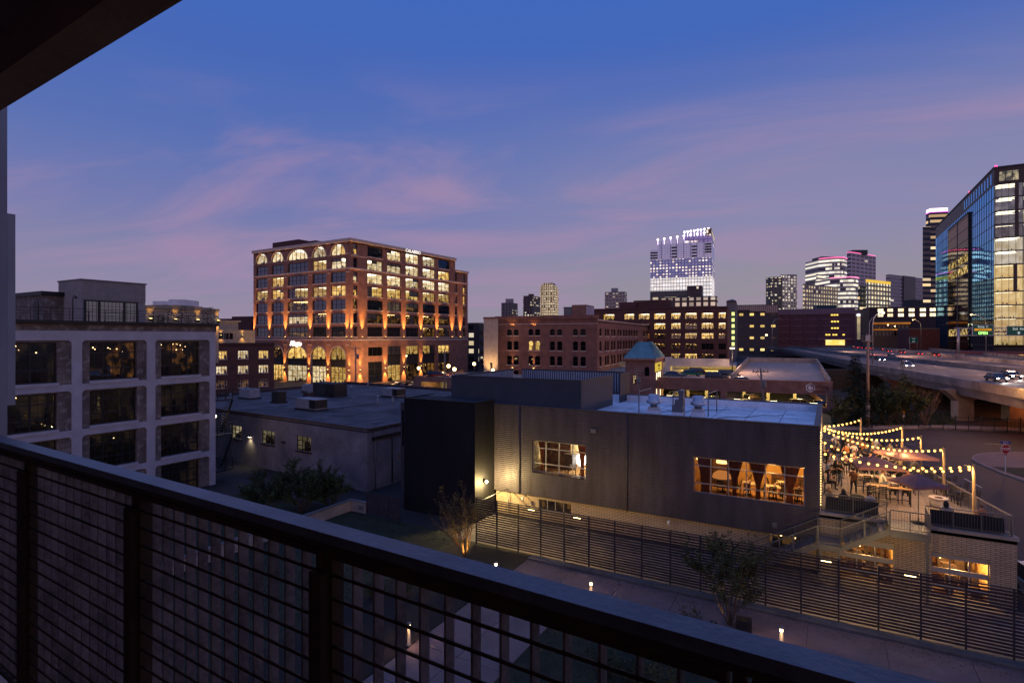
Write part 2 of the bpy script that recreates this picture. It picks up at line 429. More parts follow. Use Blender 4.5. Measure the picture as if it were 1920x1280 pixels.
# ================================================================ camera, sky, exposure
cam = bpy.data.cameras.new('camera'); co = bpy.data.objects.new('camera', cam); COL.objects.link(co)
cam.sensor_fit = 'HORIZONTAL'; cam.sensor_width = 36; cam.lens = 36 * FPX / 1920
cam.shift_y = -(HY - 640) / 1920 * -1
cam.clip_start = .05; cam.clip_end = 6000
co.location = (0, 0, H)
co.rotation_euler = Vector((FV.x, FV.y, 0)).to_track_quat('-Z', 'Y').to_euler()
S.camera = co
S.view_settings.view_transform = 'Standard'; S.view_settings.look = 'None'; S.view_settings.exposure = 0; S.view_settings.gamma = 1
S.cycles.use_denoising = True
try: S.cycles.denoiser = 'OPENIMAGEDENOISE'
except Exception: pass
S.cycles.max_bounces = 7; S.cycles.diffuse_bounces = 3; S.cycles.glossy_bounces = 4; S.cycles.transparent_max_bounces = 24
S.cycles.sample_clamp_indirect = 4.0; S.cycles.caustics_reflective = False; S.cycles.caustics_refractive = False
S.cycles.use_light_tree = True

wd = bpy.data.worlds.new('World'); S.world = wd; wd.use_nodes = True
nt = wd.node_tree; nt.nodes.clear()
wo = nt.nodes.new('ShaderNodeOutputWorld'); bg = nt.nodes.new('ShaderNodeBackground'); L(nt, bg.outputs[0], wo.inputs[0])
tc = nt.nodes.new('ShaderNodeTexCoord'); sp = nt.nodes.new('ShaderNodeSeparateXYZ'); L(nt, tc.outputs['Generated'], sp.inputs[0])
gx, gy, gz = sp.outputs
rp = nt.nodes.new('ShaderNodeValToRGB'); L(nt, math_(nt, 'ABSOLUTE', gz), rp.inputs[0])
cr = rp.color_ramp
def srgb(r, g, b):
    f = lambda x: (x / 255 / 12.92 if x / 255 <= .04045 else ((x / 255 + .055) / 1.055) ** 2.4)
    return (f(r), f(g), f(b), 1)
stops = [(0.0, (154, 141, 158)), (.05, (147, 138, 163)), (.12, (136, 134, 168)), (.2, (116, 123, 175)), (.3, (90, 113, 179)), (.42, (71, 104, 182)), (.56, (62, 104, 190)), (.75, (100, 128, 202)), (1.0, (116, 138, 205))]
while len(cr.elements) < len(stops): cr.elements.new(.5)
for e, (p, c) in zip(cr.elements, stops): e.position = p; e.color = srgb(*c)
# thin dusk clouds, flattened like a high sheet
dn = math_(nt, 'ADD', math_(nt, 'ABSOLUTE', gz), .16)
cb = nt.nodes.new('ShaderNodeCombineXYZ')
# stretched along one direction so the cirrus streaks run across the view
ca_, sa_ = math.cos(rad(12)), math.sin(rad(12))
a1 = math_(nt, 'ADD', math_(nt, 'MULTIPLY', gx, ca_), math_(nt, 'MULTIPLY', gy, sa_))
a2 = math_(nt, 'SUBTRACT', math_(nt, 'MULTIPLY', gy, ca_), math_(nt, 'MULTIPLY', gx, sa_))
L(nt, math_(nt, 'MULTIPLY', math_(nt, 'DIVIDE', a1, dn), .55), cb.inputs[0]); L(nt, math_(nt, 'MULTIPLY', math_(nt, 'DIVIDE', a2, dn), 1.15), cb.inputs[1])
nz = nt.nodes.new('ShaderNodeTexNoise'); nz.inputs['Scale'].default_value = 1.25; nz.inputs['Detail'].default_value = 9; nz.inputs['Roughness'].default_value = .56; nz.inputs['Distortion'].default_value = .7
L(nt, cb.outputs[0], nz.inputs['Vector'])
mr = nt.nodes.new('ShaderNodeMapRange'); mr.inputs[1].default_value = .42; mr.inputs[2].default_value = .70; mr.interpolation_type = 'SMOOTHSTEP'
L(nt, nz.outputs[0], mr.inputs[0])
# the sheet is over the city centre and thins out overhead
fade = nt.nodes.new('ShaderNodeMapRange'); fade.inputs[1].default_value = .46; fade.inputs[2].default_value = .26; fade.interpolation_type = 'SMOOTHSTEP'
L(nt, gz, fade.inputs[0])
cf = math_(nt, 'MULTIPLY', math_(nt, 'MULTIPLY', mr.outputs[0], fade.outputs[0]), .72)
# a thin even veil thickens towards the right of the city
vl = nt.nodes.new('ShaderNodeMapRange'); vl.inputs[1].default_value = -.45; vl.inputs[2].default_value = .5; vl.interpolation_type = 'SMOOTHSTEP'
L(nt, math_(nt, 'ADD', math_(nt, 'MULTIPLY', gx, RV.x), math_(nt, 'MULTIPLY', gy, RV.y)), vl.inputs[0])
vf = nt.nodes.new('ShaderNodeMapRange'); vf.inputs[1].default_value = .47; vf.inputs[2].default_value = .22; vf.interpolation_type = 'SMOOTHSTEP'
L(nt, gz, vf.inputs[0])
veil = mixc(nt, math_(nt, 'MULTIPLY', math_(nt, 'MULTIPLY', vl.outputs[0], vf.outputs[0]), .62), rp.outputs[0], srgb(148, 143, 173)[:3])
lg = nt.nodes.new('ShaderNodeMapRange'); lg.inputs[1].default_value = .20; lg.inputs[2].default_value = .05; lg.interpolation_type = 'SMOOTHSTEP'
L(nt, gz, lg.inputs[0])
veil = mixc(nt, math_(nt, 'MULTIPLY', math_(nt, 'MULTIPLY', vl.outputs[0], lg.outputs[0]), .75), veil, srgb(151, 144, 147)[:3])
sky = mixc(nt, cf, veil, srgb(166, 138, 172)[:3])
# dim afterglow low in the west, behind the balcony
dt = math_(nt, 'ADD', math_(nt, 'MULTIPLY', gx, .62), math_(nt, 'MULTIPLY', gy, -.78))
gl = math_(nt, 'MULTIPLY', math_(nt, 'POWER', math_(nt, 'MAXIMUM', dt, 0.0), 2.0), math_(nt, 'POWER', math_(nt, 'SUBTRACT', 1.0, math_(nt, 'MINIMUM', math_(nt, 'ABSOLUTE', gz), 1.0)), 5.0))
vm = nt.nodes.new('ShaderNodeVectorMath'); vm.operation = 'SCALE'; vm.inputs[0].default_value = (1.15, .60, .42); L(nt, gl, vm.inputs[3])
va = nt.nodes.new('ShaderNodeVectorMath'); va.operation = 'ADD'; L(nt, sky, va.inputs[0]); L(nt, vm.outputs[0], va.inputs[1])
# last of the daylight from the physical sky model
st = nt.nodes.new('ShaderNodeTexSky'); st.sky_type = 'NISHITA'; st.sun_disc = False; st.sun_elevation = rad(-4); st.sun_rotation = math.atan2(.62, -.78)
v3 = nt.nodes.new('ShaderNodeVectorMath'); v3.operation = 'SCALE'; v3.inputs[3].default_value = .05; L(nt, st.outputs[0], v3.inputs[0])
v4 = nt.nodes.new('ShaderNodeVectorMath'); v4.operation = 'ADD'; L(nt, va.outputs[0], v4.inputs[0]); L(nt, v3.outputs[0], v4.inputs[1])
L(nt, v4.outputs[0], bg.inputs[0]); bg.inputs[1].default_value = 1.0
sun = light('SUN', (-200, -200, 120), .06, (1.0, .62, .45), aim=(-.62, .78, -.12), angle=rad(25))

# ================================================================ shared materials
mAsph = M('asphalt', (.020, .018, .022), .8, var=.35, scale=.25, bump=.3, bscale=30)
mStreet = M('street_asphalt', (.024, .019, .020), .75, var=.3, scale=.12, bump=.25, bscale=25)
mConc = M('concrete', (.25, .215, .19), .85, var=.2, scale=.6, bump=.25, bscale=18)
mConcD = M('concrete_dark', (.105, .095, .092), .85, var=.3, scale=.35, bump=.25, bscale=14)
mPath = M('path_concrete', (.150, .100, .098), .85, var=.16, scale=.7, bump=.2, bscale=30)
mMulch = M('mulch', (.012, .009, .008), .95, var=.4, scale=4, bump=.8, bscale=30)
mLawn = M('lawn_soil', (.016, .020, .010), .95, var=.5, scale=1.2, bump=.7, bscale=40)
mDirt = M('dirt', (.030, .022, .018), .95, var=.5, scale=.4, bump=.6, bscale=12)
mBlackMetal = M('black_metal', (.012, .012, .014), .45, .3, var=.15)
mDarkFrame = M('dark_frame', (.010, .010, .012), .5, var=.1)
mSteel = M('galvanised_steel', (.42, .43, .46), .38, .85, var=.15, scale=3)
mGreySteel = M('grey_painted_steel', (.115, .12, .135), .5, .2, var=.1)
mPale = M('pale_limestone', (.50, .40, .34), .8, var=.12, scale=.8)
mWhitePaint = M('white_paint', (.62, .62, .64), .7, var=.1, scale=1)
mBrickCal = BRICK('brick_red_office', (.30, .105, .055), (.235, .078, .042), (.26, .18, .14))
mBrickDk = BRICK('brick_dark_red', (.115, .036, .026), (.085, .028, .021), (.07, .045, .04))
mBrickMid = BRICK('brick_red_warehouse', (.235, .088, .058), (.185, .066, .045), (.16, .10, .08))
mBrickGar = BRICK('brick_garage', (.25, .115, .085), (.205, .092, .068), (.2, .14, .11), .4, .2, .02)
mBrickCream = BRICK('brick_cream', (.43, .33, .23), (.37, .28, .19), (.11, .09, .075), .40, .105, .016, blotch=.15)
mBrickLoft = BRICK('brick_loft', (.115, .078, .062), (.08, .054, .046), (.16, .14, .13), .25, .085, .014, blotch=.4, white=.35)
mPane = MIRROR('dark_window_glass', (.004, .0045, .006), (.80, .86, .95), .01)
mPaneK = MIRROR('unlit_window_glass', (.004, .004, .005), (.7, .75, .85), -.03)
mPaneBlue = MIRROR('blue_grey_window_glass', (.010, .012, .018), (.72, .82, .95), .12)
mGlass = GLASS('clear_glass')
mIn1 = EN('interior_yellow', (.50, .24, .045), (1.0, .64, .18), 1.1, .9, .38, .62)
mIn2 = EN('interior_white', (.55, .34, .12), (1.0, .82, .50), 1.25, .9, .38, .62)
mIn3 = EN('interior_amber', (.012, .006, .003), (.62, .28, .06), 0.6, .7, .45, .72)
mInDim = EN('interior_dim', (.006, .005, .005), (.07, .045, .028), .8, .5)
mFloorIn = M('interior_floor', (.05, .03, .02), .7)
mCeilIn = EN('interior_ceiling', (.55, .30, .08), (.9, .62, .25), .9, .8)
mLamp = E('ceiling_lamp', (1.0, .86, .58), 5.0, False)
mBulbW = E('warm_bulb', (1.0, .62, .22), 9.0, False)
mOrange = EN('interior_orange', (.35, .13, .02), (1.0, .48, .08), 1.0, 1.0)
RB = [mIn2, mFloorIn, mIn2, mLamp, mCeilIn]; RY = [mIn1, mFloorIn, mIn1, mLamp, mCeilIn]; RA = [mIn3, mFloorIn, mIn3, mBulbW]; RD = [mInDim, mFloorIn, mInDim, mBulbW]

# ================================================================ ground and the courtyard
b = MB(); b.quad((-3000, -3000, 0), (3000, -3000, 0), (3000, 3000, 0), (-3000, 3000, 0)); structure('ground', b, mAsph)
b = MB(); b.prism([(-46, 8), (-16.4, 8), (-16.4, 32.4), (-46, 32.4)], -.02, .012); b.prism([(-11.75, 2), (22, 2), (22, 25.4), (-11.75, 25.4)], -.02, .012); structure('lawn', b, mLawn)
b = MB(); b.prism([(-22, 12), (-16.5, 12), (-16.5, 31.1), (-22, 31.1)], -.02, .03); b.prism([(-20.5, 31.1), (-16.6, 31.1), (-16.6, 31.6), (-20.5, 31.6)], -.02, .03); structure('planting_bed', b, mMulch)
b = MB()
for (x0, y0, x1, y1, nx_, ny_) in ((-16.4, 6, -11.75, 25.4, 2, 7), (-16.4, 25.45, 24, 30.7, 13, 2)):
    for i in range(nx_):
        for j in range(ny_):
            b.box(x0 + (x1 - x0) * i / nx_ + .012, y0 + (y1 - y0) * j / ny_ + .012, -.02, x0 + (x1 - x0) * (i + 1) / nx_ - .012, y0 + (y1 - y0) * (j + 1) / ny_ - .012, .06)
structure('walkway', b, mPath)
b = MB(); b.box(-16.4, 30.75, -.02, 24, 31.35, .16); structure('fence_kerb', b, mConcD)
b = MB(); b.prism([(-23, 31.7), (8.6, 31.7), (8.6, 37.6), (-23, 37.6)], -.02, .02); structure('alley', b, M('alley_concrete', (.13, .115, .105), .85, var=.25, scale=.5))
b = MB(); r = random.Random(15)
for i in range(2600):
    x, y = (r.uniform(-16.3, 16), r.gauss(30.2, .35)) if i % 3 else (r.uniform(-22, 10), r.uniform(14, 31))
    y = min(y, 30.7); a = r.uniform(0, 6.28); s_ = r.uniform(.02, .05); z = .066
    b.add([(x + s_ * math.cos(a + k * 1.57) * (1 if k % 2 else .6), y + s_ * math.sin(a + k * 1.57) * (1 if k % 2 else .6), z + r.uniform(0, .012)) for k in range(4)], [(0, 1, 2, 3)])
tag(b.build('leaf_litter', M('dead_leaf', (.05, .03, .015), .9, var=.5, scale=3)), kind='stuff')
# grass blades in the near lawns
b = MB(); r = random.Random(5)
for i in range(9000):
    if i % 3 == 0: x, y = r.uniform(-11.5, -2), r.uniform(14, 25.2)
    else: x, y = r.uniform(-33, -22.2), r.uniform(18, 32.2)
    h_ = r.uniform(.05, .14); a = r.uniform(0, 6.28); w_ = .02; dx, dy = math.cos(a) * w_, math.sin(a) * w_; lx, ly = r.uniform(-.06, .06), r.uniform(-.06, .06)
    b.add([(x - dx, y - dy, .01), (x + dx, y + dy, .01), (x + lx, y + ly, h_)], [(0, 1, 2)])
tag(b.build('grass', M('grass_blade', (.045, .055, .022), .8, var=.4, scale=.8)), kind='stuff')

# ================================================================ own balcony (its grid is turned a little against the street grid)
Ed = -dirvp(-700); Nd = RV * .5309 + FV * .8474
def bp(s, D, z): q = Ed * s + Nd * D; return (q.x, q.y, z)
def bbox(mb, s0, s1, d0, d1, z0, z1, m=0): mb.prism([bp(s0, d0, 0)[:2], bp(s1, d0, 0)[:2], bp(s1, d1, 0)[:2], bp(s0, d1, 0)[:2]], z0, z1, m)
mRail = M("rail_bronze", (.11, .115, .135), .38, .6, var=.2, scale=6, bump=.08, bscale=60)
mRust = M('rust_brown_steel', (.050, .024, .013), .7, .25, var=.35, scale=5, bump=.1, bscale=60)
mGrate = M("grating_steel", (.22, .18, .18), .5, .55, var=.35, scale=5, bump=.15, bscale=40)
rt = thing('balcony_railing', 'bronze balcony railing with a mesh of upright bars in the foreground', 'railing', bp(-1, 1.17, 12.35))
b = MB(); bbox(b, -6.2, 3.4, 1.135, 1.212, 13.37, 13.4); b.build('top_rail', mRail, rt)
b = MB(); bbox(b, -6.2, 3.4, 1.150, 1.207, 13.345, 13.368); b.build('rail_channel', mRust, rt)
posts = [-5.03, -3.82, -2.61, -1.41, -.2, 1.0, 2.2]
for s in posts:
    b = MB(); bbox(b, s - .028, s + .028, 1.115, 1.150, 11.9, 13.28); bbox(b, s - .012, s + .012, 1.155, 1.185, 13.28, 13.344); b.build('post', mRust, rt)
for s0, s1 in zip(posts, posts[1:]):
    b = MB()
    a0, a1 = s0 + .03, s1 - .03; n_ = 13
    for i in range(1, n_):
        s = a0 + (a1 - a0) * i / n_
        bbox(b, s - .0035, s + .0035, 1.160, 1.196, 12.06, 13.325)
    z = 12.1
    while z < 13.30:
        b.tube([bp(a0 + (a1 - a0) * q / 13, 1.155, z) for q in range(14)], .0052, 6, 1); z += .073
    for s in (a0, a1): bbox(b, s - .007, s + .007, 1.15, 1.196, 12.055, 13.335, 1)
    for z in (12.05, 13.325): bbox(b, a0, a1, 1.152, 1.194, z - .008, z + .012, 1)
    b.build('mesh_panel', [mGrate, mRust], rt)
ap = thing('apartment_building', 'own apartment house seen from its balcony, pale side wall and dark concrete slab overhead', 'building', bp(-4.2, 0, 0))
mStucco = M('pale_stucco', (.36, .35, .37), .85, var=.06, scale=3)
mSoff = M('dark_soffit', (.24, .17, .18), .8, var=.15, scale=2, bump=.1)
b = MB(); bbox(b, -5.8, -5.36, -1.2, 1.50, 0, 19); b.build('side_wall', mStucco, ap)
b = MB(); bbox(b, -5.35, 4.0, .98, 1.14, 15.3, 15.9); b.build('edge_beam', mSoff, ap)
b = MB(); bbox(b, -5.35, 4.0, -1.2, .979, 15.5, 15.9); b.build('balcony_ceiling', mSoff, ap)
b = MB(); bbox(b, -4.89, 4.0, -1.2, 1.10, 11.7, 12.0); b.build('balcony_floor', mConcD, ap)
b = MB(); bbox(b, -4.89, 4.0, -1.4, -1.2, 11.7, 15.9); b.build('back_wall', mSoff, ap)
b = MB(); bbox(b, -14, -5.36, .2, 1.0, 0, 18); b.build('facade', mStucco, ap)
# projecting window beyond the balcony end
b = MB(); s0, s1, D0, D1, z0, z1 = -7.6, -7.0, 1.003, 2.02, 13.42, 15.12
bbox(b, s0, s1, D0, D1, z0 - .08, z0); bbox(b, s0, s1, D0, D1, z1, z1 + .08); bbox(b, s0, s1, D1 - .06, D1, z0, z1); bbox(b, s0, s1, D0, D0 + .06, z0, z1)
wv = b.build('bay_window', mStucco, ap)
b = MB(); bbox(b, s0 + .05, s1 - .04, D0 + .06, D1 - .06, z0, z1, 0); b.build('pane', mPaneBlue, wv)
b = MB()
for q in (D0 + .06, D1 - .1): bbox(b, s1 - .039, s1 - .01, q, q + .04, z0, z1)
for z in (z0, z1 - .04): bbox(b, s1 - .039, s1 - .012, D0 + .1, D1 - .1, z, z + .04)
b.build('frame', mDarkFrame, wv)
# ================================================================ ten-storey brick office block with arched windows
C0 = W(657, 160); dl = dirvp(-716); dr = dirvp(1614)
LLEN = 46.3; PL = C0 + dl * LLEN; dL = -dl
RLEN, RTALL = 56.4, hit(853.5, C0, dr)[0]
off = thing('office_building', 'tall red brick office block with arched top windows and glowing uplit piers', 'office building', C0)
def cols(p0, d, pairs): return [(hit(a, p0, d)[0], hit(b, p0, d)[0]) for a, b in pairs]
Lc = cols(PL, dL, [(480.3, 501.6), (509.3, 531.7), (539.4, 577), (585.9, 611.6), (620.3, 647.7)])
Rc = cols(C0, dr, [(689, 717.5), (726, 752), (761, 785), (793, 816), (822, 843)])
Rn = cols(C0, dr, [(662.4, 670)]); Rn2 = cols(C0, dr, [(852.6, 857.2), (868, 872.4)])
rows = [(38.15 - 4 * k, 41.1 - 4 * k) for k in range(7)]
holesL = []; holesR = []
for a, c in Lc:
    holesL.append((a, c, 38.05, 41.25, 2.9))
    for z0, z1 in rows[1:]: holesL.append((a, c, z0, z1))
for a, c in Rc + Rn:
    for z0, z1 in rows: holesR.append((a, c, z0, z1))
for a, c in Rn2:
    for z0, z1 in rows[1:]: holesR.append((a, c, z0, z1))
Lg = cols(PL, dL, [(509.3, 531.7), (538, 575), (584, 611), (619, 648)])
Rg = cols(C0, dr, [(727, 752), (761, 785), (793, 816), (822, 843)])
for a, c in Lg: holesL.append((a, c, .2, 11.2, 2.9))
for a, c in Rg: holesR.append((a, c, .2, 11.2))
holesR.append((Rc[0][0] + .3, Rc[0][1], .2, 6.6)); holesR.append((Rc[0][0] + .3, Rc[0][1], 8.3, 11.0))
b = MB()
wall(b, PL, dL, LLEN, 0, 41.7, holesL, .45)
wall(b, C0, dr, RTALL, 0, 41.7, [h for h in holesR if h[0] < RTALL - .5], .45)
PR = C0 + dr * RTALL
wall(b, PR, dr, RLEN - RTALL, 0, 37.8, [(h[0] - RTALL, h[1] - RTALL, h[2], h[3]) for h in holesR if h[0] >= RTALL - .5], .45)
PE = C0 + dr * RLEN; PB = PL + dr * RLEN; PT = PR + dl * LLEN
wall(b, PE, dl, LLEN, 0, 37.8, [], .3); wall(b, PB, -dr, RLEN, 0, 37.8, [], .3); wall(b, PR, dl, LLEN, 37.8, 41.7, []); wall(b, PT, -dr, RTALL, 37.8, 41.7, [])
wl = b.build('wall', mBrickCal, off)
b = MB(); b.prism([PL[:], C0[:], PR[:], PT[:]], 41.2, 41.65); b.prism([PR[:], PE[:], PB[:], PT[:]], 37.2, 37.7); b.build('roof', mAsph, off)
b = MB()
strip(b, PL, dL, -.4, LLEN + .4, 41.7, 42.65, .4, .5); strip(b, C0, dr, .5, RTALL + .3, 41.7, 42.65, .4, .5)
strip(b, PR, dr, .35, RLEN - RTALL + .3, 37.8, 38.5, .35, .4); strip(b, PR, dl, .5, LLEN, 41.7, 42.6, .3, .4); strip(b, PT, -dr, 0, RTALL, 41.7, 42.6, .3, .4)
b.build('cornice', mPale, off)
b = MB()
for z in (33.75, 13.0):
    strip(b, PL, dL, -.15, LLEN + .15, z, z + .42, .15); strip(b, C0, dr, 0, RLEN + .15, z, z + .42, .15)
strip(b, C0, dr, 0, Rc[0][0] - .2, 37.55, 37.75, .12)
xs = [0] + [x for a in Lc for x in a] + [LLEN]
for i in range(0, len(xs), 2): strip(b, PL, dL, xs[i] + .12, xs[i + 1] - .12, 38.1, 38.3, .12)
for z in (33.1,):
    for i in range(0, len(xs), 2): strip(b, PL, dL, xs[i] + .3, xs[i + 1] - .3, z - .25, z, .12)
for i in range(2, len(xs), 2): strip(b, PL, dL, xs[i] + .2, xs[i + 1] - .2, 11.6, 11.8, .1)
b.build('belt_course', mPale, off)
for A_, zb_ in ((Lc, 38.35), (Lg, 8.3)):
    for a, c in A_:
        b = MB(); K = 12; w = (c - a) / 2
        pts = [wp(PL, dL, (a + c) / 2 - (w + .12) * math.cos(math.pi * k / K), zb_ + 3.02 * math.sin(math.pi * k / K), -.06) for k in range(K + 1)]
        for p, q in zip(pts, pts[1:]): b.bar(p, q, .22)
        b.build('arch_trim', mPale, off)
litL = {0: 'BBBBB', 1: '...yB', 2: '.y...', 3: 'YYYYY', 4: '..a..', 5: '..Ba.', 6: '..a..'}
litR = {0: '.BBB.', 1: 'BBBBy', 2: 'BBBBB', 3: 'YYYYY', 4: '.aa..', 5: 'aaaaa', 6: '...aa'}
ST = {'B': RB, 'Y': RY, 'a': RA, 'y': RY, 'b': RB}
mBlind = M('roller_blind', (.30, .27, .24), .8)
def owin(p0, d, a, c, z0, z1, code, nc, arch=0, **k):
    r = ST.get(code)
    kk = dict(dep=.38, bw=.11, sill=.28 if not arch else 0, sm_=mPale)
    kk.update(k)
    if r is None: window(off, p0, d, a, c, z0, z1, nc, 2, mDarkFrame, mPaneBlue, arch=arch, **kk)
    else:
        if not arch and rnd.random() < .45:
            b = MB(); f0 = rnd.choice((0, 0, .33, .66)) if nc > 1 else 0; f1 = rnd.choice((1, 1, .67, f0 + .34)) if nc > 1 else 1; strip(b, p0, d, a + (c - a) * min(f0, .6) + .05, a + (c - a) * max(min(f1, 1), f0 + .3) - .05, z1 - (z1 - z0) * rnd.choice((.3, .45, .6, 1)), z1 - .02, -.46, .48); b.build('blind', mBlind, off)
        window(off, p0, d, a, c, z0, z1, nc, 2, mDarkFrame, mGlass, arch=arch, room=r, rdep=5, clutter=6, strips=5 if code == 'B' else 2, bulbs=14 if code == 'a' else 0, **kk)
for i, (a, c) in enumerate(Lc):
    for k, (z0, z1) in enumerate(rows):
        code = litL[k][i]; nc = 5 if i == 2 else 3
        if k == 0: owin(PL, dL, a, c, 38.05, 41.25, code, nc, 2.9)
        else: owin(PL, dL, a, c, z0, z1, code, nc)
for i, (a, c) in enumerate(Rc):
    for k, (z0, z1) in enumerate(rows): owin(C0, dr, a, c, z0, z1, litR[k][i], 3)
for k, (z0, z1) in enumerate(rows):
    a, c = Rn[0]; owin(C0, dr, a, c, z0, z1, 'YBBYa..'[k] if k != 1 else '.', 1)
    if k:
        for j, (a, c) in enumerate(Rn2): owin(C0, dr, a, c, z0, z1, ('..aY...', '.YYYa..')[j][k], 1)
for i, (a, c) in enumerate(Lg):
    owin(PL, dL, a, c, 7.3, 11.2, 'aYYY'[i], 3, 2.9, sill=.3, sm_=mDarkFrame)
    window(off, PL, dL, a, c, .2, 5.3, 4, 3, mDarkFrame, mGlass, dep=.38, bw=.12, room=(RY, RB, RB, RY)[i], rdep=7, clutter=12, strips=3, bulbs=8, name='shop_window')
for i, (a, c) in enumerate(Rg):
    owin(C0, dr, a, c, 8.4, 11.2, 'YYYY'[i], 3, sill=.3, sm_=mDarkFrame)
    window(off, C0, dr, a, c, .2, 5.3, 3, 2, mDarkFrame, mGlass, dep=.38, bw=.12, room=RY if i == 0 else RA, rdep=6, clutter=8, strips=2, bulbs=10, name='shop_window')
window(off, C0, dr, Rc[0][0] + .3, Rc[0][1], .2, 6.6, 2, 3, mDarkFrame, mPaneBlue, dep=.38, bw=.16, name='shop_window')
window(off, C0, dr, Rc[0][0] + .3, Rc[0][1], 8.3, 11.0, 3, 1, mDarkFrame, mPane, dep=.38, bw=.12)
for A_, p_, d_, zt_ in ((Lg, PL, dL, 7.0), (Rg, C0, dr, 8.1)):
    for a, c in A_: b = MB(); strip(b, p_, d_, a, c, 5.3, zt_, -.3, .5); b.build('spandrel_panel', M('spandrel', (.022, .02, .022), .5), off)
# penthouse on the roof
b = MB(); q = PL + dr * 14
k1, k2, k3, k4 = (hit(x, q, dL)[0] for x in (511, 560, 566, 592))
b.prism([(q + dL * k1)[:], (q + dL * k2)[:], (q + dL * k2 + dr * 10)[:], (q + dL * k1 + dr * 10)[:]], 41.6, 48.2)
b.prism([(q + dL * k3)[:], (q + dL * k4)[:], (q + dL * k4 + dr * 6)[:], (q + dL * k3 + dr * 6)[:]], 41.6, 47.0)
b.build('penthouse', mBrickDk, off)
# uplights on the piers
AMB = (1.0, .47, .10)
mSc = E('sconce_glow', (1.0, .66, .22), 14, False)
upL = [hit(x, PL, dL)[0] for x in (475.9, 505.3, 535.4, 581.4, 615.8, 650.6)]
upR = [hit(x, C0, dr)[0] for x in (658.3, 679, 722, 757, 789, 819, 847.5, 863)]
loL = [hit(x, PL, dL)[0] for x in (533.5, 579.5, 615, 655)]
loR = [hit(x, C0, dr)[0] for x in (675, 722, 757, 789)]
def sconce(par, p0, d, s, z, up, P, spot=42, both=False, Pb=0, size=.16, o=.55):
    m = MB(); strip(m, p0, d, s - size, s + size, z - .35, z, .42, -.02)
    c = m.build('sconce', mDarkFrame, par)
    m = MB(); strip(m, p0, d, s - size * .8, s + size * .8, z + .003, z + .03, .36, -.06); m.build('lens', mSc, c)
    n = V2(d.y, -d.x)
    light('SPOT', wp(p0, d, s, z + .08, -o), P, AMB, aim=(-n.x * .10, -n.y * .10, 1), spot_size=rad(spot), spot_blend=1.0, shadow_soft_size=.1)
    if both: light('SPOT', wp(p0, d, s, z - .45, -o), Pb, AMB, aim=(-n.x * .15, -n.y * .15, -1), spot_size=rad(spot * 1.3), spot_blend=1.0, shadow_soft_size=.1)
for s in upL: sconce(off, PL, dL, s, 14.1, True, 30000, 32, o=.85)
for s in upR: sconce(off, C0, dr, s, 14.1, True, 30000, 32, o=.85)
for s in loL: sconce(off, PL, dL, s, 4.4, True, 7000, both=True, Pb=6000)
for s in loR: sconce(off, C0, dr, s, 4.4, True, 7000, both=True, Pb=6000)
# lettering
mSignW = E('white_sign_letters', (1.0, .93, .86), 1.35, False); mSignB = E('bright_sign_letters', (1.0, .97, .9), 7, False)
s_, d_ = hit(773, C0, dr); letter(off, 'CALABRIO', 1.5, mSignW, C0, dr, s_, 41.95, -.42, .05, .0)
s_, d_ = hit(555, PL, dL); letter(off, 'Allegro', 1.75, mSignB, PL, dL, s_, Zy(644, d_), -.15, .08, .05)
# warm street light in front of the shops
for px, d_, z in ((600, 150, 6), (560, 150, 5), (740, 165, 6), (690, 158, 6)):
    w = W(px, d_); light('POINT', (w.x, w.y, z), 2600, (1, .55, .2), shadow_soft_size=.4)

# ================================================================ low dark brick house left of the office block
q0 = W(398, 133); dq = dirvp(2300)
low = thing('brick_house', 'low dark brick house with small lit windows beside the big office block', 'house', q0)
Lq = hit(514, q0, dq)[0]; hs = []
cc = cols(q0, dq, [(405, 426), (446, 466), (485, 503.5)])
rr = [(8.65, 10.65), (5.05, 7.0), (1.6, 3.5)]
for a, c in cc:
    for z in rr: hs.append((a, c, *z))
b = MB(); wall(b, q0, dq, Lq, 0, 12.3, hs, .25)
e0 = q0 + dq * Lq; iq = V2(-dq.y, dq.x); wall(b, e0, iq, 18, 0, 12.3, [], .2); wall(b, e0 + iq * 18, -dq, Lq, 0, 12.3, []); wall(b, q0 + iq * 18, -iq, 18, 0, 12.3, [])
b.build('wall', mBrickDk, low)
b = MB(); b.prism([q0[:], e0[:], (e0 + iq * 18)[:], (q0 + iq * 18)[:]], 11.7, 12.0); b.build('roof', mAsph, low)
b = MB(); strip(b, q0, dq, -.1, Lq + .1, 12.3, 12.6, .12, .3); b.build('coping', M('dark_coping', (.03, .02, .02), .6), low)
for i, (a, c) in enumerate(cc):
    for k, z in enumerate(rr):
        r = RY if k == 0 and i != 1 else (RB if k < 2 else RA)
        window(low, q0, dq, a, c, z[0], z[1], 4, 2, mPale, mGlass, dep=.2, bw=.1, sill=.15, sm_=mPale, room=r, rdep=1.5, clutter=3, strips=1)
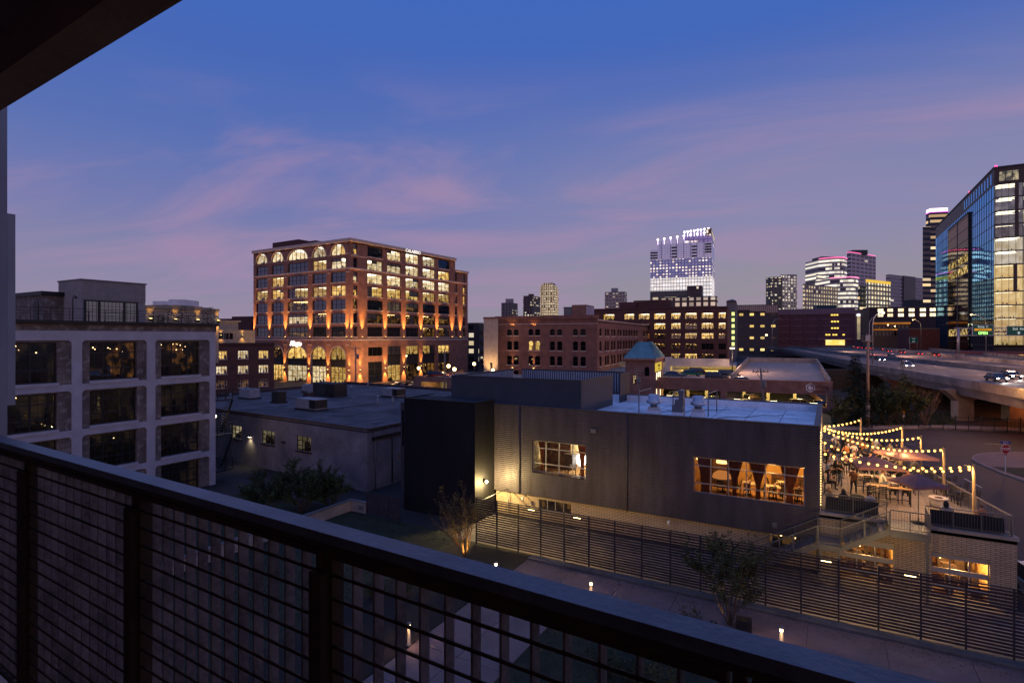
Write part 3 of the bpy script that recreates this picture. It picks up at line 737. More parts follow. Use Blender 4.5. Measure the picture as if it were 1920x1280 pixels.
# ================================================================ cream terrace houses behind the loft block
mCream = M('cream_render', (.34, .29, .22), .85, var=.1)
t0 = W(268, 76); dt_ = dirvp(1430)
th = thing('terrace_house', 'cream rendered roof terrace house with up-and-down wall lamps beyond the loft roof', 'house', t0)
Lt = hit(410, t0, dt_)[0]; it = V2(-dt_.y, dt_.x)
b = MB(); hs = [(Lt * a, Lt * a + Lt * .2, 15.0, 17.0) for a in (.06, .38, .72)]
wall(b, t0, dt_, Lt, 10, 18.0, hs, .25); b.prism([(t0 + it * .3)[:], (t0 + dt_ * Lt + it * .02)[:], (t0 + dt_ * Lt + it * 9)[:], (t0 + it * 9)[:]], 10, 17.9); b.build('wall', mCream, th)
for h in hs: window(th, t0, dt_, h[0], h[1], h[2], h[3], 3, 1, mDarkFrame, mGlass, dep=.2, bw=.08, room=RA, rdep=.09, clutter=0, strips=0, bulbs=0)
b = MB()
for i in range(8):
    a0, a1 = Lt * i / 8, Lt * (i + 1) / 8
    z_ = 18.0 + .35 * math.sin(math.pi * (i + .5) / 8); strip(b, t0, dt_, a0, a1, 18.0, z_ + .3, .25, 9)
b.build('roof', M('roof_fascia', (.22, .19, .15), .8), th)
for px in (281, 328, 370, 408):
    s_ = hit(px, t0, dt_)[0]; sconce(th, t0, dt_, s_, 16.6, True, 260, 60, True, 260, .1, .4)
b = MB()
for px0, px1, y0, z0 in ((302, 328, 566, 18.6), (331, 359, 563, 18.6)):
    w0, w1 = W(px0, 84), W(px1, 88); m_ = (w0 + w1) / 2
    b.obox(m_, (w1 - w0).length / 2, 1.2, z0 - .6, Zy(y0, 86), math.atan2((w1 - w0).y, (w1 - w0).x))
b.build('cooling_unit', mWhitePaint, th)
t1 = W(404, 152); d1 = dirvp(1700)
tr = thing('white_rowhouse', 'pale stepped house with two lit wall lamps behind the low brick house', 'house', t1)
Lu = hit(478, t1, d1)[0]; iu_ = V2(-d1.y, d1.x)
b = MB(); hs = [(Lu * .05, Lu * .48, 13.3, 15.2), (Lu * .6, Lu * .95, 13.3, 15.2)]
wall(b, t1, d1, Lu, 0, 16.0, hs, .2); b.prism([(t1 + iu_ * .25)[:], (t1 + d1 * Lu + iu_ * .02)[:], (t1 + d1 * Lu + iu_ * 12)[:], (t1 + iu_ * 12)[:]], 0, 15.9)
b.build('wall', mCream, tr)
b = MB(); b.prism([(t1 + iu_ * 5)[:], (t1 + d1 * Lu * .8 + iu_ * 5)[:], (t1 + d1 * Lu * .8 + iu_ * 12)[:], (t1 + iu_ * 12)[:]], 15.9, 18.4); strip(b, t1 + iu_ * 5, d1, -.3, Lu * .85, 18.4, 18.8, .4, 7); b.build('upper_storey', mCream, tr)
for h in hs: window(tr, t1, d1, h[0], h[1], h[2], h[3], 3, 1, mPale, mPane, dep=.15, bw=.1)
for px in (414, 454): sconce(tr, t1, d1, hit(px, t1, d1)[0], 14.6, True, 300, 70, True, 300, .1, .4)
b = MB(); w = W(452, 240); b.obox(w, 12, 6, 0, Zy(598, 240), .3); w = W(474, 230); b.obox(w, 5, 6, 0, Zy(594, 230), .2)
o = b.build('distant_house', M('maroon_panel', (.07, .025, .025), .7)); tag(o, 'distant maroon flat-roofed house just left of the big brick office block', 'house')

# ================================================================ loft block on the left (concrete frame, brick infill, big steel windows)
UW = -50.9; pf = V2(UW, 6.0); df = V2(0, 1.0)
VE = 31.95
loft = thing('loft_building', 'converted loft block with pale concrete frame, brick infill and big gridded windows', 'apartment building', (UW, 20, 0))
vs = lambda px: onu(px, UW)[0] - 6.0
mConcL = M('painted_concrete_frame', (.36, .35, .39), .8, var=.1, scale=.8, bump=.15, bscale=14)
bays = [(vs(20) - 1.6, vs(107)), (vs(168), vs(256.5)), (vs(302), vs(374))]
lev = [(10.55, 13.6), (7.0, 9.75), (3.45, 6.2), (-.05, 2.7)]
hs = [(a, c, z0, z1) for a, c in bays for z0, z1 in lev]
b = MB(); LW = VE - 6
wall(b, pf, df, LW, 0, 15.0, hs, .3); b.build('brick_infill', mBrickLoft, loft)
b = MB(); b.box(-72, 6, 0, UW - 3.4, VE, 15.05); b.box(UW - 3.4, 6, 14.2, UW - .01, VE, 15.05); b.box(UW - 3.39, VE - .3, 0, UW, VE, 14.19); b.build('wall', mBrickLoft, loft)
b = MB()
for px in (143, 282, 398.5):
    s_ = vs(px); strip(b, pf, df, s_ - .34, min(s_ + .34, LW), 0, 14.5, .14, .05)
ed = [0, vs(143) - .34, vs(143) + .34, vs(282) - .34, vs(282) + .34, vs(398.5) - .34]
for z0, z1 in ((13.75, 14.5), (9.85, 10.35), (6.3, 6.8), (2.8, 3.25)):
    for i in (0, 2, 4): strip(b, pf, df, ed[i], ed[i + 1], z0, z1, .137, .05)
# rounded haunches where the beams meet the columns
for i in (0, 2, 4):
    for zt, zb in ((13.75, 10.35), (9.85, 6.8), (6.3, 3.25), (2.8, 0)):
        for sx, dr_ in ((ed[i], 1), (ed[i + 1], -1)):
            if i == 0 and dr_ == 1: continue
            K = 5; R_ = .3
            for k in range(K):
                t = math.pi / 2 * (k + .5) / K; h_ = R_ * (1 - math.sin(t)); x0 = sx + dr_ * R_ * (1 - math.cos(math.pi / 2 * k / K)) ; x1 = sx + dr_ * R_ * (1 - math.cos(math.pi / 2 * (k + 1) / K))
                if h_ > .01: strip(b, pf, df, min(x0, x1), max(x0, x1), zt - h_, zt, .134, .05)
b.build('concrete_frame', mConcL, loft)
b = MB(); strip(b, pf, df, 0, LW + .3, 15.05, 15.28, .32, .5); b.build('parapet_cap', mDarkFrame, loft)
mLoftA = EN('loft_interior_amber', (.008, .005, .003), (.34, .13, .03), .75, .9, .5, .78); mLoftC = EN('loft_interior_ceiling', (.02, .012, .008), (.45, .22, .07), .8, .9, .45, .8)
mLoftD = EN('loft_interior_dark', (.004, .0035, .004), (.05, .03, .018), .8, .5, .45, .8)
RLa = [mLoftA, mFloorIn, mLoftA, E('loft_bulb', (1, .6, .25), 6, False), mLoftC]; RLd = [mLoftD, mFloorIn, mLoftD, MATS['loft_bulb'], mLoftD]
for i, (a, c) in enumerate(bays):
    for k, (z0, z1) in enumerate(lev):
        amber = (i, k) in ((1, 0), (2, 0))
        W_ = c - a
        fr = MB(); g0 = .22; bw = .09
        cutx = [0, W_ * .30, W_ * .70, W_] if i else [0, W_ * .64, W_]
        for x in cutx: x0 = min(max(x - bw / 2, 0), W_ - bw); fr.box(x0, g0, 0, x0 + bw, g0 + .1, z1 - z0)
        for zf in (0, .3, .72, 1): z_ = min(max((z1 - z0) * zf - bw / 2, 0), z1 - z0 - bw); fr.box(.09, g0 + .004, z_, W_ - .09, g0 + .094, z_ + bw)
        nx_ = 8
        for x in range(1, nx_): fr.box(W_ * x / nx_ - .015, g0 + .03, 0, W_ * x / nx_ + .015, g0 + .06, z1 - z0)
        for x in range(1, 6): fr.box(0, g0 + .034, (z1 - z0) * x / 6 - .015, W_, g0 + .056, (z1 - z0) * x / 6 + .015)
        fr.box(-.05, -.2, -.25, W_ + .05, .2, -.006, 1)
        mt = wmat(pf, df, a, z0)
        wv = fr.build('window', [mDarkFrame, mConcL], loft, local=True); wv.matrix_local = rootm(loft).inverted() @ mt; ROOTM[wv.name] = mt
        g = MB(); g.quad((0, g0 + .05, 0), (W_, g0 + .05, 0), (W_, g0 + .05, z1 - z0), (0, g0 + .05, z1 - z0)); inst('pane', g.build('pane_tmp', mGlass).data, wv, mt); bpy.data.objects.remove(bpy.data.objects['pane_tmp'])
        inst('room', room_mesh(W_, z1 - z0, 3.0, RLa if amber else RLd, i * 4 + k, clutter=9, strips=0, bulbs=11 if (i, k) in ((1, 0), (0, 0), (2, 0)) else (2 if (i, k) in ((2, 2), (0, 1), (1, 2)) else 0)), wv, wmat(pf, df, a, z0, .36))
# penthouse on the loft roof
mCorr = M('corrugated_zinc', (.20, .205, .215), .55, .35, var=.1, scale=2)
def corr(mb, p0, d, Ln, z0, z1, step=.12, amp=.03, m=0):
    n_ = int(Ln / step)
    for i in range(n_):
        a, c = Ln * i / n_, Ln * (i + 1) / n_; mid = a + (c - a) * .5
        for s0_, s1_, o0, o1 in ((a, a + (mid - a) * .6, 0, -amp), (a + (mid - a) * .6, mid, -amp, -amp), (mid, mid + (c - mid) * .6, -amp, 0), (mid + (c - mid) * .6, c, 0, 0)):
            mb.quad(wp(p0, d, s0_, z0, o0), wp(p0, d, s1_, z0, o1), wp(p0, d, s1_, z1, o1), wp(p0, d, s0_, z1, o0), m)
UP = -54.0; v0 = onu(152, UP)[0]; v1 = onu(273, UP)[0]; ul = onv(110, v0)[0]; ZT = 18.75
b = MB(); b.box(ul, v0 + .06, 15.05, UP - .06, v1, ZT - .05)
corr(b, V2(UP, v0), V2(0, 1), v1 - v0, 17.15, ZT); corr(b, V2(UP, v0), V2(0, 1), onu(157, UP)[0] - v0, 15.05, 17.15); corr(b, V2(ul, v0), V2(1, 0), UP - ul, 15.05, ZT)
pw = b.build('penthouse', mCorr, loft)
b = MB(); b.box(ul - .08, v0 - .08, ZT, UP + .08, v1 + .08, ZT + .12); b.build('roof_edge', mGreySteel, pw)
sA, sB = onu(158, UP)[0] - v0, onu(258, UP)[0] - v0
b = MB()
for x, w_ in ((sA, .14), (sA + (sB - sA) * .24, .16), (sA + (sB - sA) * .72, .16), (sB - .14, .14)): strip(b, V2(UP, v0), V2(0, 1), x, x + w_, 15.3, 17.1, .06)
for z in (15.2, 17.02): strip(b, V2(UP, v0), V2(0, 1), sA, sB, z, z + .12, .055)
for k in range(1, 14): strip(b, V2(UP, v0), V2(0, 1), sA + (sB - sA) * k / 14 - .012, sA + (sB - sA) * k / 14 + .012, 15.3, 17.05, .04)
for z in (15.75, 16.2, 16.65): strip(b, V2(UP, v0), V2(0, 1), sA + .01, sB - .01, z - .012, z + .012, .038)
wv = b.build('window', mDarkFrame, pw)
b = MB(); strip(b, V2(UP, v0), V2(0, 1), sA + .02, sB - .02, 15.31, 17.05, .02); b.build('pane', MIRROR('penthouse_glass', (.02, .018, .022), (.8, .85, .95), .22, .03), wv)
b = MB(); v2 = onu(80, -57)[0]; u2 = onv(27, v2)[0]; b.box(u2, v2, 15.05, -57, v2 + 6, 17.5); bh = b.build('brick_stair_head', mBrickLoft, loft)
b = MB(); b.box(u2 - .15, v2 - .15, 17.5, -56.85, v2 + 6, 17.85); b.build('roof_edge', mDarkFrame, bh)
b = MB(); b.box(-58.6, v2 - .06, 15.05, -57.7, v2 - .01, 17.0); b.build('door', mDarkFrame, bh)
b = MB(); x_ = UW - .25
for k in range(14):
    y_ = 15.5 + k * (VE - 16) / 13; b.bar((x_, y_, 15.28), (x_, y_, 16.25), .035)
for z in (16.23, 15.98, 15.75, 15.5): b.bar((x_, 15.5, z), (x_, VE - .5, z), .022 if z < 16.2 else .04)
b.build('roof_railing', mDarkFrame, loft)
w = V2(-52.3, onu(136.5, -52.3)[0])
tl = thing('roof_lamp', 'slim dark hooked lamp post on the loft roof terrace', 'lamp', (w.x, w.y, 15.05))
b = MB(); b.tube([(w.x, w.y, 15.05), (w.x, w.y, 17.0), (w.x, w.y + .08, 17.3), (w.x, w.y + .22, 17.25)], [.05, .04, .04, .05], 8); b.build('post', mDarkFrame, tl)
b = MB(); b.lathe((w.x, w.y + .22, 17.1), [(.1, 0), (.06, .15), (.02, .2)], 10); b.build('lamp_head', mDarkFrame, tl)
# roof planters
r = random.Random(3); mLeafD = M('leaf_dark', (.028, .036, .016), .7, var=.5, scale=2, spec=.2)
for i, px in enumerate((300, 318, 341, 358, 385, 396)):
    w = W(px, 62 + i); pt = thing('planter', ('round dark bush', 'wide dark bush', 'tall dark bush', 'squat dark bush', 'thin dark grass bush', 'loose dark bush')[i] + ' in a terrace box behind the loft, ' + ('first', 'second', 'third', 'fourth', 'fifth', 'last')[i] + ' along the wall', 'planter', (w.x, w.y, 14.6), group='terrace planters')
    b = MB(); b.obox(w, .45, .3, 14.6, 15.3, .3); b.build('pot', mDarkFrame, pt)
    b = MB(); hh = 1.3 + .5 * (i % 3)
    for k in range(160):
        a = r.uniform(0, 6.28); q = Vector((w.x + math.cos(a) * r.uniform(0, .6), w.y + math.sin(a) * r.uniform(0, .6), 15.3 + hh * r.random() ** 1.2))
        u_ = Vector((r.uniform(-1, 1), r.uniform(-1, 1), r.uniform(-.5, 1))).normalized() * .13; v_ = u_.cross(Vector((r.uniform(-1, 1), r.uniform(-1, 1), r.uniform(-1, 1)))).normalized() * .06
        b.add([q - v_, q + v_, q + u_], [(0, 1, 2)])
    b.build('foliage', mLeafD, pt)
# steel fire stair at the far end of the loft block
fs = thing('fire_stair', 'black steel fire stair with landings at the far end of the loft block', 'stair', (-51.6, 33, 0))
for z in (1.2, 4.6, 8.0): b = MB(); b.box(-52.6, 32.0, z - .12, -50.6, 33.6, z); b.build('landing', mDarkFrame, fs)
b = MB()
for z in (1.2, 4.6):
    for k in range(12): b.box(-52.4 + k * .15, 33.0, z + k * .28, -52.22 + k * .15, 33.55, z + k * .28 + .05)
    b.bar((-52.4, 33.58, z), (-50.6, 33.58, z + 3.3), .06, .22)
b.build('flight', mDarkFrame, fs)
for z in (1.2, 4.6, 8.0):
    b = MB()
    for x, y in ((-52.6, 33.6), (-51.6, 33.6), (-50.6, 33.6), (-50.6, 32.8), (-50.6, 32.05)): b.bar((x, y, z), (x, y, z + 1.1), .05)
    for q in (1.08, .8, .54, .28): b.bar((-52.6, 33.6, z + q), (-50.6, 33.6, z + q), .03); b.bar((-50.6, 33.6, z + q), (-50.6, 32.0, z + q), .03)
    b.build('railing', mDarkFrame, fs)
w = (-51.3, 32.25, 6.4); b = MB(); b.ball(w, .14, 10, 6); o = b.build('porch_lamp', E('porch_glow', (1, .72, .35), 14)); tag(o, 'glowing round lamp on the loft end wall above the stair landing', 'lamp'); light('POINT', (-51.1, 32.7, 6.3), 60, (1, .7, .35), shadow_soft_size=.15)

# ================================================================ low painted warehouse with a gravel roof
cq = W(688, 50.2); dA = RV * -.826 + FV * .564; dB = RV * .5 + FV * .866
wh = thing('warehouse', 'low painted warehouse with a flat grey roof and three small windows', 'warehouse', cq)
LA, LB, ZW = 40.2, 33.0, 5.6
pA = cq + dA * LA
hs = [(*[hit(p, pA, -dA)[0] for p in pr], z0, z1) for pr, z0, z1 in (((432, 453), 2.6, 4.05), ((490, 515), 2.62, 4.07), ((555.5, 583), 2.6, 4.1))]
mWh = M('weathered_white_wall', (.185, .17, .185), .9, var=.28, scale=.5, bump=.4, bscale=16)
mRoofG = M('grey_roof_membrane', (.098, .084, .088), .95, var=.42, scale=.3, bump=.3, bscale=40)
b = MB(); wall(b, pA, -dA, LA, 0, ZW, hs, .22); wall(b, cq, dB, LB, 0, ZW, [], .2); wall(b, cq + dB * LB, dA, LA, 0, ZW, []); wall(b, pA + dB * LB, -dB, LB, 0, ZW, [])
b.build('wall', mWh, wh)
b = MB(); b.prism([cq[:], (cq + dB * LB)[:], (pA + dB * LB)[:], pA[:]], ZW - .3, ZW - .12); b.build('roof', mRoofG, wh)
mCop = M('rust_coping', (.07, .045, .042), .6, .3, var=.2)
b = MB(); strip(b, pA, -dA, 0, LA * .42, ZW, ZW + .1, .06, .25); strip(b, pA, -dA, LA * .42, LA + .05, ZW, ZW + .14, .07, .25); strip(b, cq, dB, .26, LB, ZW - .05, ZW + .1, .1, .2); strip(b, cq + dB * LB, dA, 0, LA, ZW, ZW + .3, .1, .25); strip(b, pA + dB * LB, -dB, .3, LB - .3, ZW, ZW + .3, .1, .25); b.build('coping', mCop, wh)
b = MB(); strip(b, cq, dB, .6, 14, ZW - 1.0, ZW - .75, .16, 0); b.tube([wp(cq, dB, 3.2, .2, -.12), wp(cq, dB, 3.2, ZW - .8, -.12)], .07, 8); b.build('gutter', mDarkFrame, wh)
b = MB(); b.tube([wp(cq, dB, 1.0, .0, -.08), wp(cq, dB, 1.0, ZW - .3, -.08)], .05, 8); b.build('drain_pipe', mGreySteel, wh)
mFaint = M('faded_orange_paint', (.30, .14, .06), .9, var=.4, scale=3)
for z0, s0, s1 in ((2.3, 4.2, 8.5),):
    b = MB(); strip(b, cq, dB, s0, s1, z0, z0 + .32, .006, 0); b.build('painted_band', mFaint, wh)
for i, h in enumerate(hs): window(wh, pA, -dA, *h, 3, 3, mDarkFrame, mGlass, dep=.16, bw=.06, sill=.12, sm_=mDarkFrame, room=[EN('warehouse_interior%s' % 'abc'[i], (.10, .07, .03), (.62, .5, .28), (.9, .35, .3)[i], 1.6), mFloorIn, MATS['interior_dim'], mLamp], rdep=1.0, clutter=8, strips=1, low=.7)
for px, lit in ((470, 1), (533, 0)):
    s_, d_ = hit(px, pA, -dA); z_ = 3.15; c_ = wp(pA, -dA, s_, z_)
    lw = thing('wall_lamp', 'lit hooded lamp on the pale warehouse wall between two windows' if lit else 'unlit hooded lamp on the pale warehouse wall beside the biggest window', 'lamp', c_)
    b = MB(); strip(b, pA, -dA, s_ - .22, s_ + .22, z_ - .02, z_ + .1, .28, 0); b.build('hood', mDarkFrame, lw)
    b = MB(); strip(b, pA, -dA, s_ - .15, s_ + .15, z_ - .07, z_ - .025, .22, -.05); b.build('bulb', E('hood_glow', (1, .86, .55), 10) if lit else mGreySteel, lw)
    if lit: light('SPOT', wp(pA, -dA, s_, z_ - .1, -.25), 120, (1, .8, .45), aim=(0, 0, -1), spot_size=rad(120), spot_blend=1, shadow_soft_size=.1)
b = MB(); rr_ = random.Random(9); aq = math.atan2(-dA.y, -dA.x)
for k in range(1, 9): q = cq + dA * (LA * k / 9); e2_ = q + dB * (LB - .4); b.bar((*(q + dB * .4), ZW - .112), (*e2_, ZW - .112), .09, .012)
for k in range(34): q = cq + dA * rr_.uniform(2, 37) + dB * rr_.uniform(1.5, 31); b.obox(q, rr_.uniform(.1, .9), rr_.uniform(.08, .5), ZW - .119, ZW - .113, aq)
b.build('roof_seams', M('roof_tar', (.045, .044, .05), .9, var=.4), wh)
for a0_, b0_, a1_, b1_ in ((14, 6, 14, 15), (24, 12, 30, 12), (9, 20, 20, 22)): b = MB(); p, q = cq + dA * a0_ + dB * b0_, cq + dA * a1_ + dB * b1_; b.tube([(*p, ZW + .02), (*q, ZW + .02)], .045, 6); b.build('conduit', mDarkFrame, wh)
# rooftop plant
def hvac(label, px, py, Lh, Wh, Hh, ang, parts, name='rooftop_unit', z=ZW - .12):
    g_ = G(px, py, z); t = thing(name, label, 'air conditioner', (g_.x, g_.y, z), ang, 'plant on the warehouse roof')
    b = MB(); b.box(-Lh / 2, -Wh / 2, .2, Lh / 2, Wh / 2, Hh)
    for k in range(int(Lh / .6)): b.box(-Lh / 2 + .55 + k * .6, -Wh / 2 - .012, .28, -Lh / 2 + .57 + k * .6, -Wh / 2, Hh - .05)
    b.build('casing', parts.get('m', mSteelP), t, True)
    b = MB(); b.box(-Lh / 2 - .12, -Wh / 2 - .12, 0, Lh / 2 + .12, Wh / 2 + .12, .2); b.build('base', mDarkFrame, t, True)
    if 'hood' in parts:
        b = MB(); x = -Lh / 2; b.add([(x, -Wh * .45, Hh * .9), (x, Wh * .45, Hh * .9), (x - .9, Wh * .45, Hh * .45), (x - .9, -Wh * .45, Hh * .45), (x, -Wh * .45, Hh * .4), (x, Wh * .45, Hh * .4)], [(0, 1, 2, 3), (0, 3, 4), (1, 5, 2), (3, 2, 5, 4)]); b.build('hood', mSteelP, t, True)
    if 'grille' in parts:
        b = MB(); x0 = Lh / 2 - parts['grille']; b.box(x0, -Wh / 2 - .03, .3, Lh / 2 + .03, Wh / 2 + .03, Hh - .08)
        for k in range(10): b.box(x0 + .04, -Wh / 2 - .05, .35 + k * (Hh - .5) / 10, Lh / 2 + .05, -Wh / 2 - .03, .38 + k * (Hh - .5) / 10)
        b.build('grille', mDarkFrame, t, True)
    if 'fan' in parts:
        b = MB()
        for k in range(parts['fan']): b.lathe((-Lh / 2 + Lh * (k + .5) / parts['fan'], 0, Hh), [(.34, 0), (.34, .1), (.28, .12), (.05, .06)], 12)
        b.build('fan_cowl', mGreySteel, t, True)
    return t
mSteelP = M('painted_unit_steel', (.30, .30, .32), .55, .3, var=.15, scale=1.5)
aW = math.atan2(-dA.y, -dA.x)
hvac('grey box unit at the left back of the warehouse roof', 468, 747, 2.6, 1.5, 1.4, aW, {'fan': 2})
hvac('dark upright condenser with a pipe on the warehouse roof', 523, 755, 1.4, 1.2, 1.5, aW, {'m': mDarkFrame, 'fan': 1})
hvac('long grey unit with sloped intake hood at the middle of the warehouse roof', 584, 768, 3.6, 1.6, 1.35, aW, {'hood': 1, 'grille': 1.1})
hvac('long dark chiller at the far edge of the warehouse roof', 618, 742, 4.8, 2.2, 1.9, aW, {'m': M('dark_unit', (.035, .034, .04), .6, .2), 'grille': 2.0, 'fan': 3})
hvac('pale low unit next to the dark chiller', 584, 735, 2.6, 1.6, 1.2, aW, {'fan': 1})
hvac('grey unit with intake hood near the right back of the warehouse roof', 738, 744, 3.0, 1.6, 1.3, aW, {'hood': 1, 'grille': .9})
hvac('small brown roof hatch box in front of the dark chiller', 579, 746, 1.2, 1.0, .8, aW, {'m': mCop}, 'roof_hatch')
for i, (px, py, h_, lab) in enumerate(((432, 748, .6, 'squat mushroom vent at the left edge of the warehouse roof'), (663, 751, .35, 'small black vent at the middle of the warehouse roof'), (708, 760, 1.1, 'tall thin vent pipe with bright cap on the warehouse roof'), (736, 757, .7, 'bent vent pipe close to the black stair tower'), (658, 731, .6, 'tiny bright vent near the far roof edge'), (690, 727, .8, 'tiny white vent pipe at the far roof corner'))):
    g_ = G(px, py, ZW - .12); t = thing('roof_vent', lab, 'vent', g_, 0, 'vents on the warehouse roof')
    b = MB(); b.lathe((0, 0, 0), [(.09, 0), (.09, h_)], 10); b.build('pipe', mSteelP, t, True)
    b = MB(); b.lathe((0, 0, h_), [(.18, -.04), (.2, .05), (.04, .14)], 10); b.build('cap', mSteelP, t, True)
# ================================================================ restaurant block: corrugated upper storey over brick, roof patio on its right
VF, UL, UR, VB = 37.7, -23.1, -.44, 50.5
ZB_, ZT_, ZRF = 1.95, 8.7, 8.07
rest = thing('restaurant_building', 'dark corrugated restaurant block with a white roof, two lit windows and cream brick base', 'restaurant', (-12, VF, 0))
mSid = M('dark_corrugated_siding', (.060, .052, .066), .55, .25, var=.26, scale=1.0, stretch=(1.6, 1.6, .22))
mBlackC = M('black_cladding', (.006, .006, .009), .7, .0, var=.35, scale=1.0, spec=.25, stretch=(1.5, 1.5, .2))
mScr = M('blue_grey_screen_panel', (.040, .047, .060), .6, .1, var=.15, scale=.8)
mMemb = M('white_roof_membrane', (.56, .62, .68), .85, var=.16, scale=.5, c2=(.66, .70, .74), bump=.15, bscale=6)
mAlu = M('aluminium_frame', (.34, .33, .33), .45, .5, var=.05)
def siding(mb, p0, d, Ln, z0, z1, holes, pitch=.155, dp=.028, m=0):
    n_ = int(round((z1 - z0) / pitch)); pt = (z1 - z0) / n_
    for i in range(n_):
        za = z0 + i * pt; zc = za + pt / 2
        iv = [(0.0, Ln)]
        for h in holes:
            if h[2] < zc < h[3]:
                iv = [q for a, c in iv for q in ((a, min(c, h[0])), (max(a, h[1]), c)) if q[1] - q[0] > .01]
        for a, c in iv:
            for k0, k1, o0, o1 in ((0, .55, -dp, -dp), (.55, .68, -dp, 0), (.68, .88, 0, 0), (.88, 1, 0, -dp)):
                mb.quad(wp(p0, d, a, za + k0 * pt, o0), wp(p0, d, c, za + k0 * pt, o0), wp(p0, d, c, za + k1 * pt, o1), wp(p0, d, a, za + k1 * pt, o1), m)
pS = V2(UL, VF); dU = V2(1, 0); dV = V2(0, 1)
def su(px): return onv(px, VF)[0] - UL
def zv(py, px, v=VF): return Zy(py, onv(px, v)[1])
W1 = (su(997.5), su(1098.3), (zv(883, 997.5) + zv(896.6, 1098.3)) / 2, (zv(824.8, 997.5) + zv(835, 1098.3)) / 2)
W2 = (su(1299.5), su(1508.6), (zv(924, 1299.5) + zv(949, 1508.6)) / 2, (zv(857.4, 1299.5) + zv(876, 1508.6)) / 2)
SL = UR - UL
b = MB(); siding(b, pS, dU, SL, ZB_, ZT_ - .06, [W1, W2]); siding(b, V2(UR, VF), dV, VB - VF, ZB_ + 1.6, ZT_ - .06, [])
b.build('siding', mSid, rest)
b = MB()
for h in (W1, W2):
    a, c, z0, z1 = h
    for q in (((a, z0, 0), (a, z0, .26), (c, z0, .26), (c, z0, 0)), ((a, z1, .26), (a, z1, 0), (c, z1, 0), (c, z1, .26)), ((a, z0, .26), (a, z0, 0), (a, z1, 0), (a, z1, .26)), ((c, z0, 0), (c, z0, .26), (c, z1, .26), (c, z1, 0))):
        b.quad(*[wp(pS, dU, s, z, o) for s, z, o in q])
b.box(UL, VF + .03, ZB_ - .02, UR - .03, VF + .3, ZB_ + .02)
strip(b, pS, dU, 0, SL, ZB_ - .06, ZB_ + .02, .04, 0)
strip(b, pS, dU, 0, SL + .04, ZT_ - .06, ZT_ + .02, .045, .3); strip(b, V2(UR, VF), dV, .31, VB - VF, ZT_ - .06, ZT_ + .02, .045, .3); strip(b, V2(UR - .3, VB), -dU, 0, 29, ZT_ - .06, ZT_ + .02, .045, .3); strip(b, V2(-30, VB), -dV, .3, 12, ZT_ - .06, ZT_ + .02, .045, .3)
b.build('metal_trim', M('dark_trim', (.06, .055, .06), .5, .4), rest)
b = MB(); b.box(-30, VF + .3, ZRF - .3, UR - .3, VB - .3, ZRF); b.box(UR - .3, VF, ZRF - .6, UR - .031, VB - .31, ZT_ - .07); b.box(-29.7, VB - .3, ZRF - .6, UR - .031, VB, ZT_ - .07); b.box(UL, VF + .03, ZRF - .6, UR - .31, VF + .3, ZT_ - .07); b.box(-30, 37.71, ZRF - .6, -29.71, VB - .31, ZT_ - .07)
r = random.Random(8)
b.build('roof', mMemb, rest)
b = MB(); b.box(-29.98, VB - .02, 0, UR - .04, VB + .02, ZT_ - .08); b.box(-30, VF + .05, 0, -29.97, VB, ZT_ - .08)
for x in (-23, -17, -11, -5): b.box(x - .02, VF + 6, 0, x + .02, VF + 6.04, 1)
b.build('back_wall', mSid, rest)
b = MB()
for u_ in (-20.8, -12.2): b.tube([(u_, VF - .09, ZB_ - .1), (u_, VF - .09, ZT_ - .1)], .045, 8)
b.build('downpipe', mSid, rest)
b = MB()
for u_ in (-19.9, -14.3, -5.6): b.box(u_ - .025, VF - .034, ZB_ + .03, u_ + .025, VF - .0285, ZT_ - .07)
b.build('joint_cover', MATS['dark_trim'], rest)
b = MB(); b.box(-14.9, VF - .12, 7.1, -14.5, VF - .03, 7.4); b.box(-3.0, VF - .09, 2.3, -2.75, VF - .03, 2.6); b.build('vent_hood', mGreySteel, rest)
b = MB(); rs_m = random.Random(4)
for k in range(1, 13): x = -30 + k * 2.25; b.box(x, VF + .32, ZRF + .001, x + .07, VB - .32, ZRF + .006)
for k in range(22): x, y = rs_m.uniform(-15.5, -1.5), rs_m.uniform(VF + 1, VB - 1.2); b.obox((x, y), rs_m.uniform(.08, .5), rs_m.uniform(.03, .18), ZRF + .0065, ZRF + .009, rs_m.uniform(0, 3))
b.build('roof_seams', M('membrane_seam', (.27, .31, .36), .9, var=.3), rest)
b = MB()
for p, q in (((-14, 41), (-7, 48.5)), ((-9, 40.5), (-3, 47))): pts = [(p[0] + (q[0] - p[0]) * k / 14, p[1] + (q[1] - p[1]) * k / 14 + .4 * math.sin(k * 1.3), ZRF + .02) for k in range(15)]; b.tube(pts, .022, 5)
b.tube([(-15.5, 40.6, ZRF + .12), (-8.8, 40.6, ZRF + .12), (-8.8, 43, ZRF + .12)], .05, 6)
b.build('roof_cable', mDarkFrame, rest)
# black stair tower at the left end
b = MB(); b.box(-30.0, 34.9, 0, UL, VF - .001, ZT_ + .32); bt = b.build('stair_tower', mBlackC, rest)
b = MB()
for q in ((-30.05, 34.85, UL + .05, 35.0), (-30.05, 35.0, -29.9, VF + 1), (UL - .1, 35.0, UL + .05, VF + .06)): b.box(q[0], q[1], ZT_ + .322, q[2], q[3], ZT_ + .40)
b.build('coping', mDarkFrame, bt)
b = MB(); b.box(-31.0, 35.6, 7.9, -30.06, 36.0, 8.6); b.box(-31.0, 35.6, 3.8, -30.06, 36.0, 4.9)
for x in (-31.0, -30.5): b.box(x, 35.62, 4.9, x + .12, 35.9, 7.9)
b.box(-31.0, 35.7, 0, -30.7, 36, 3.8)
b.build('service_balcony', mSid, bt)
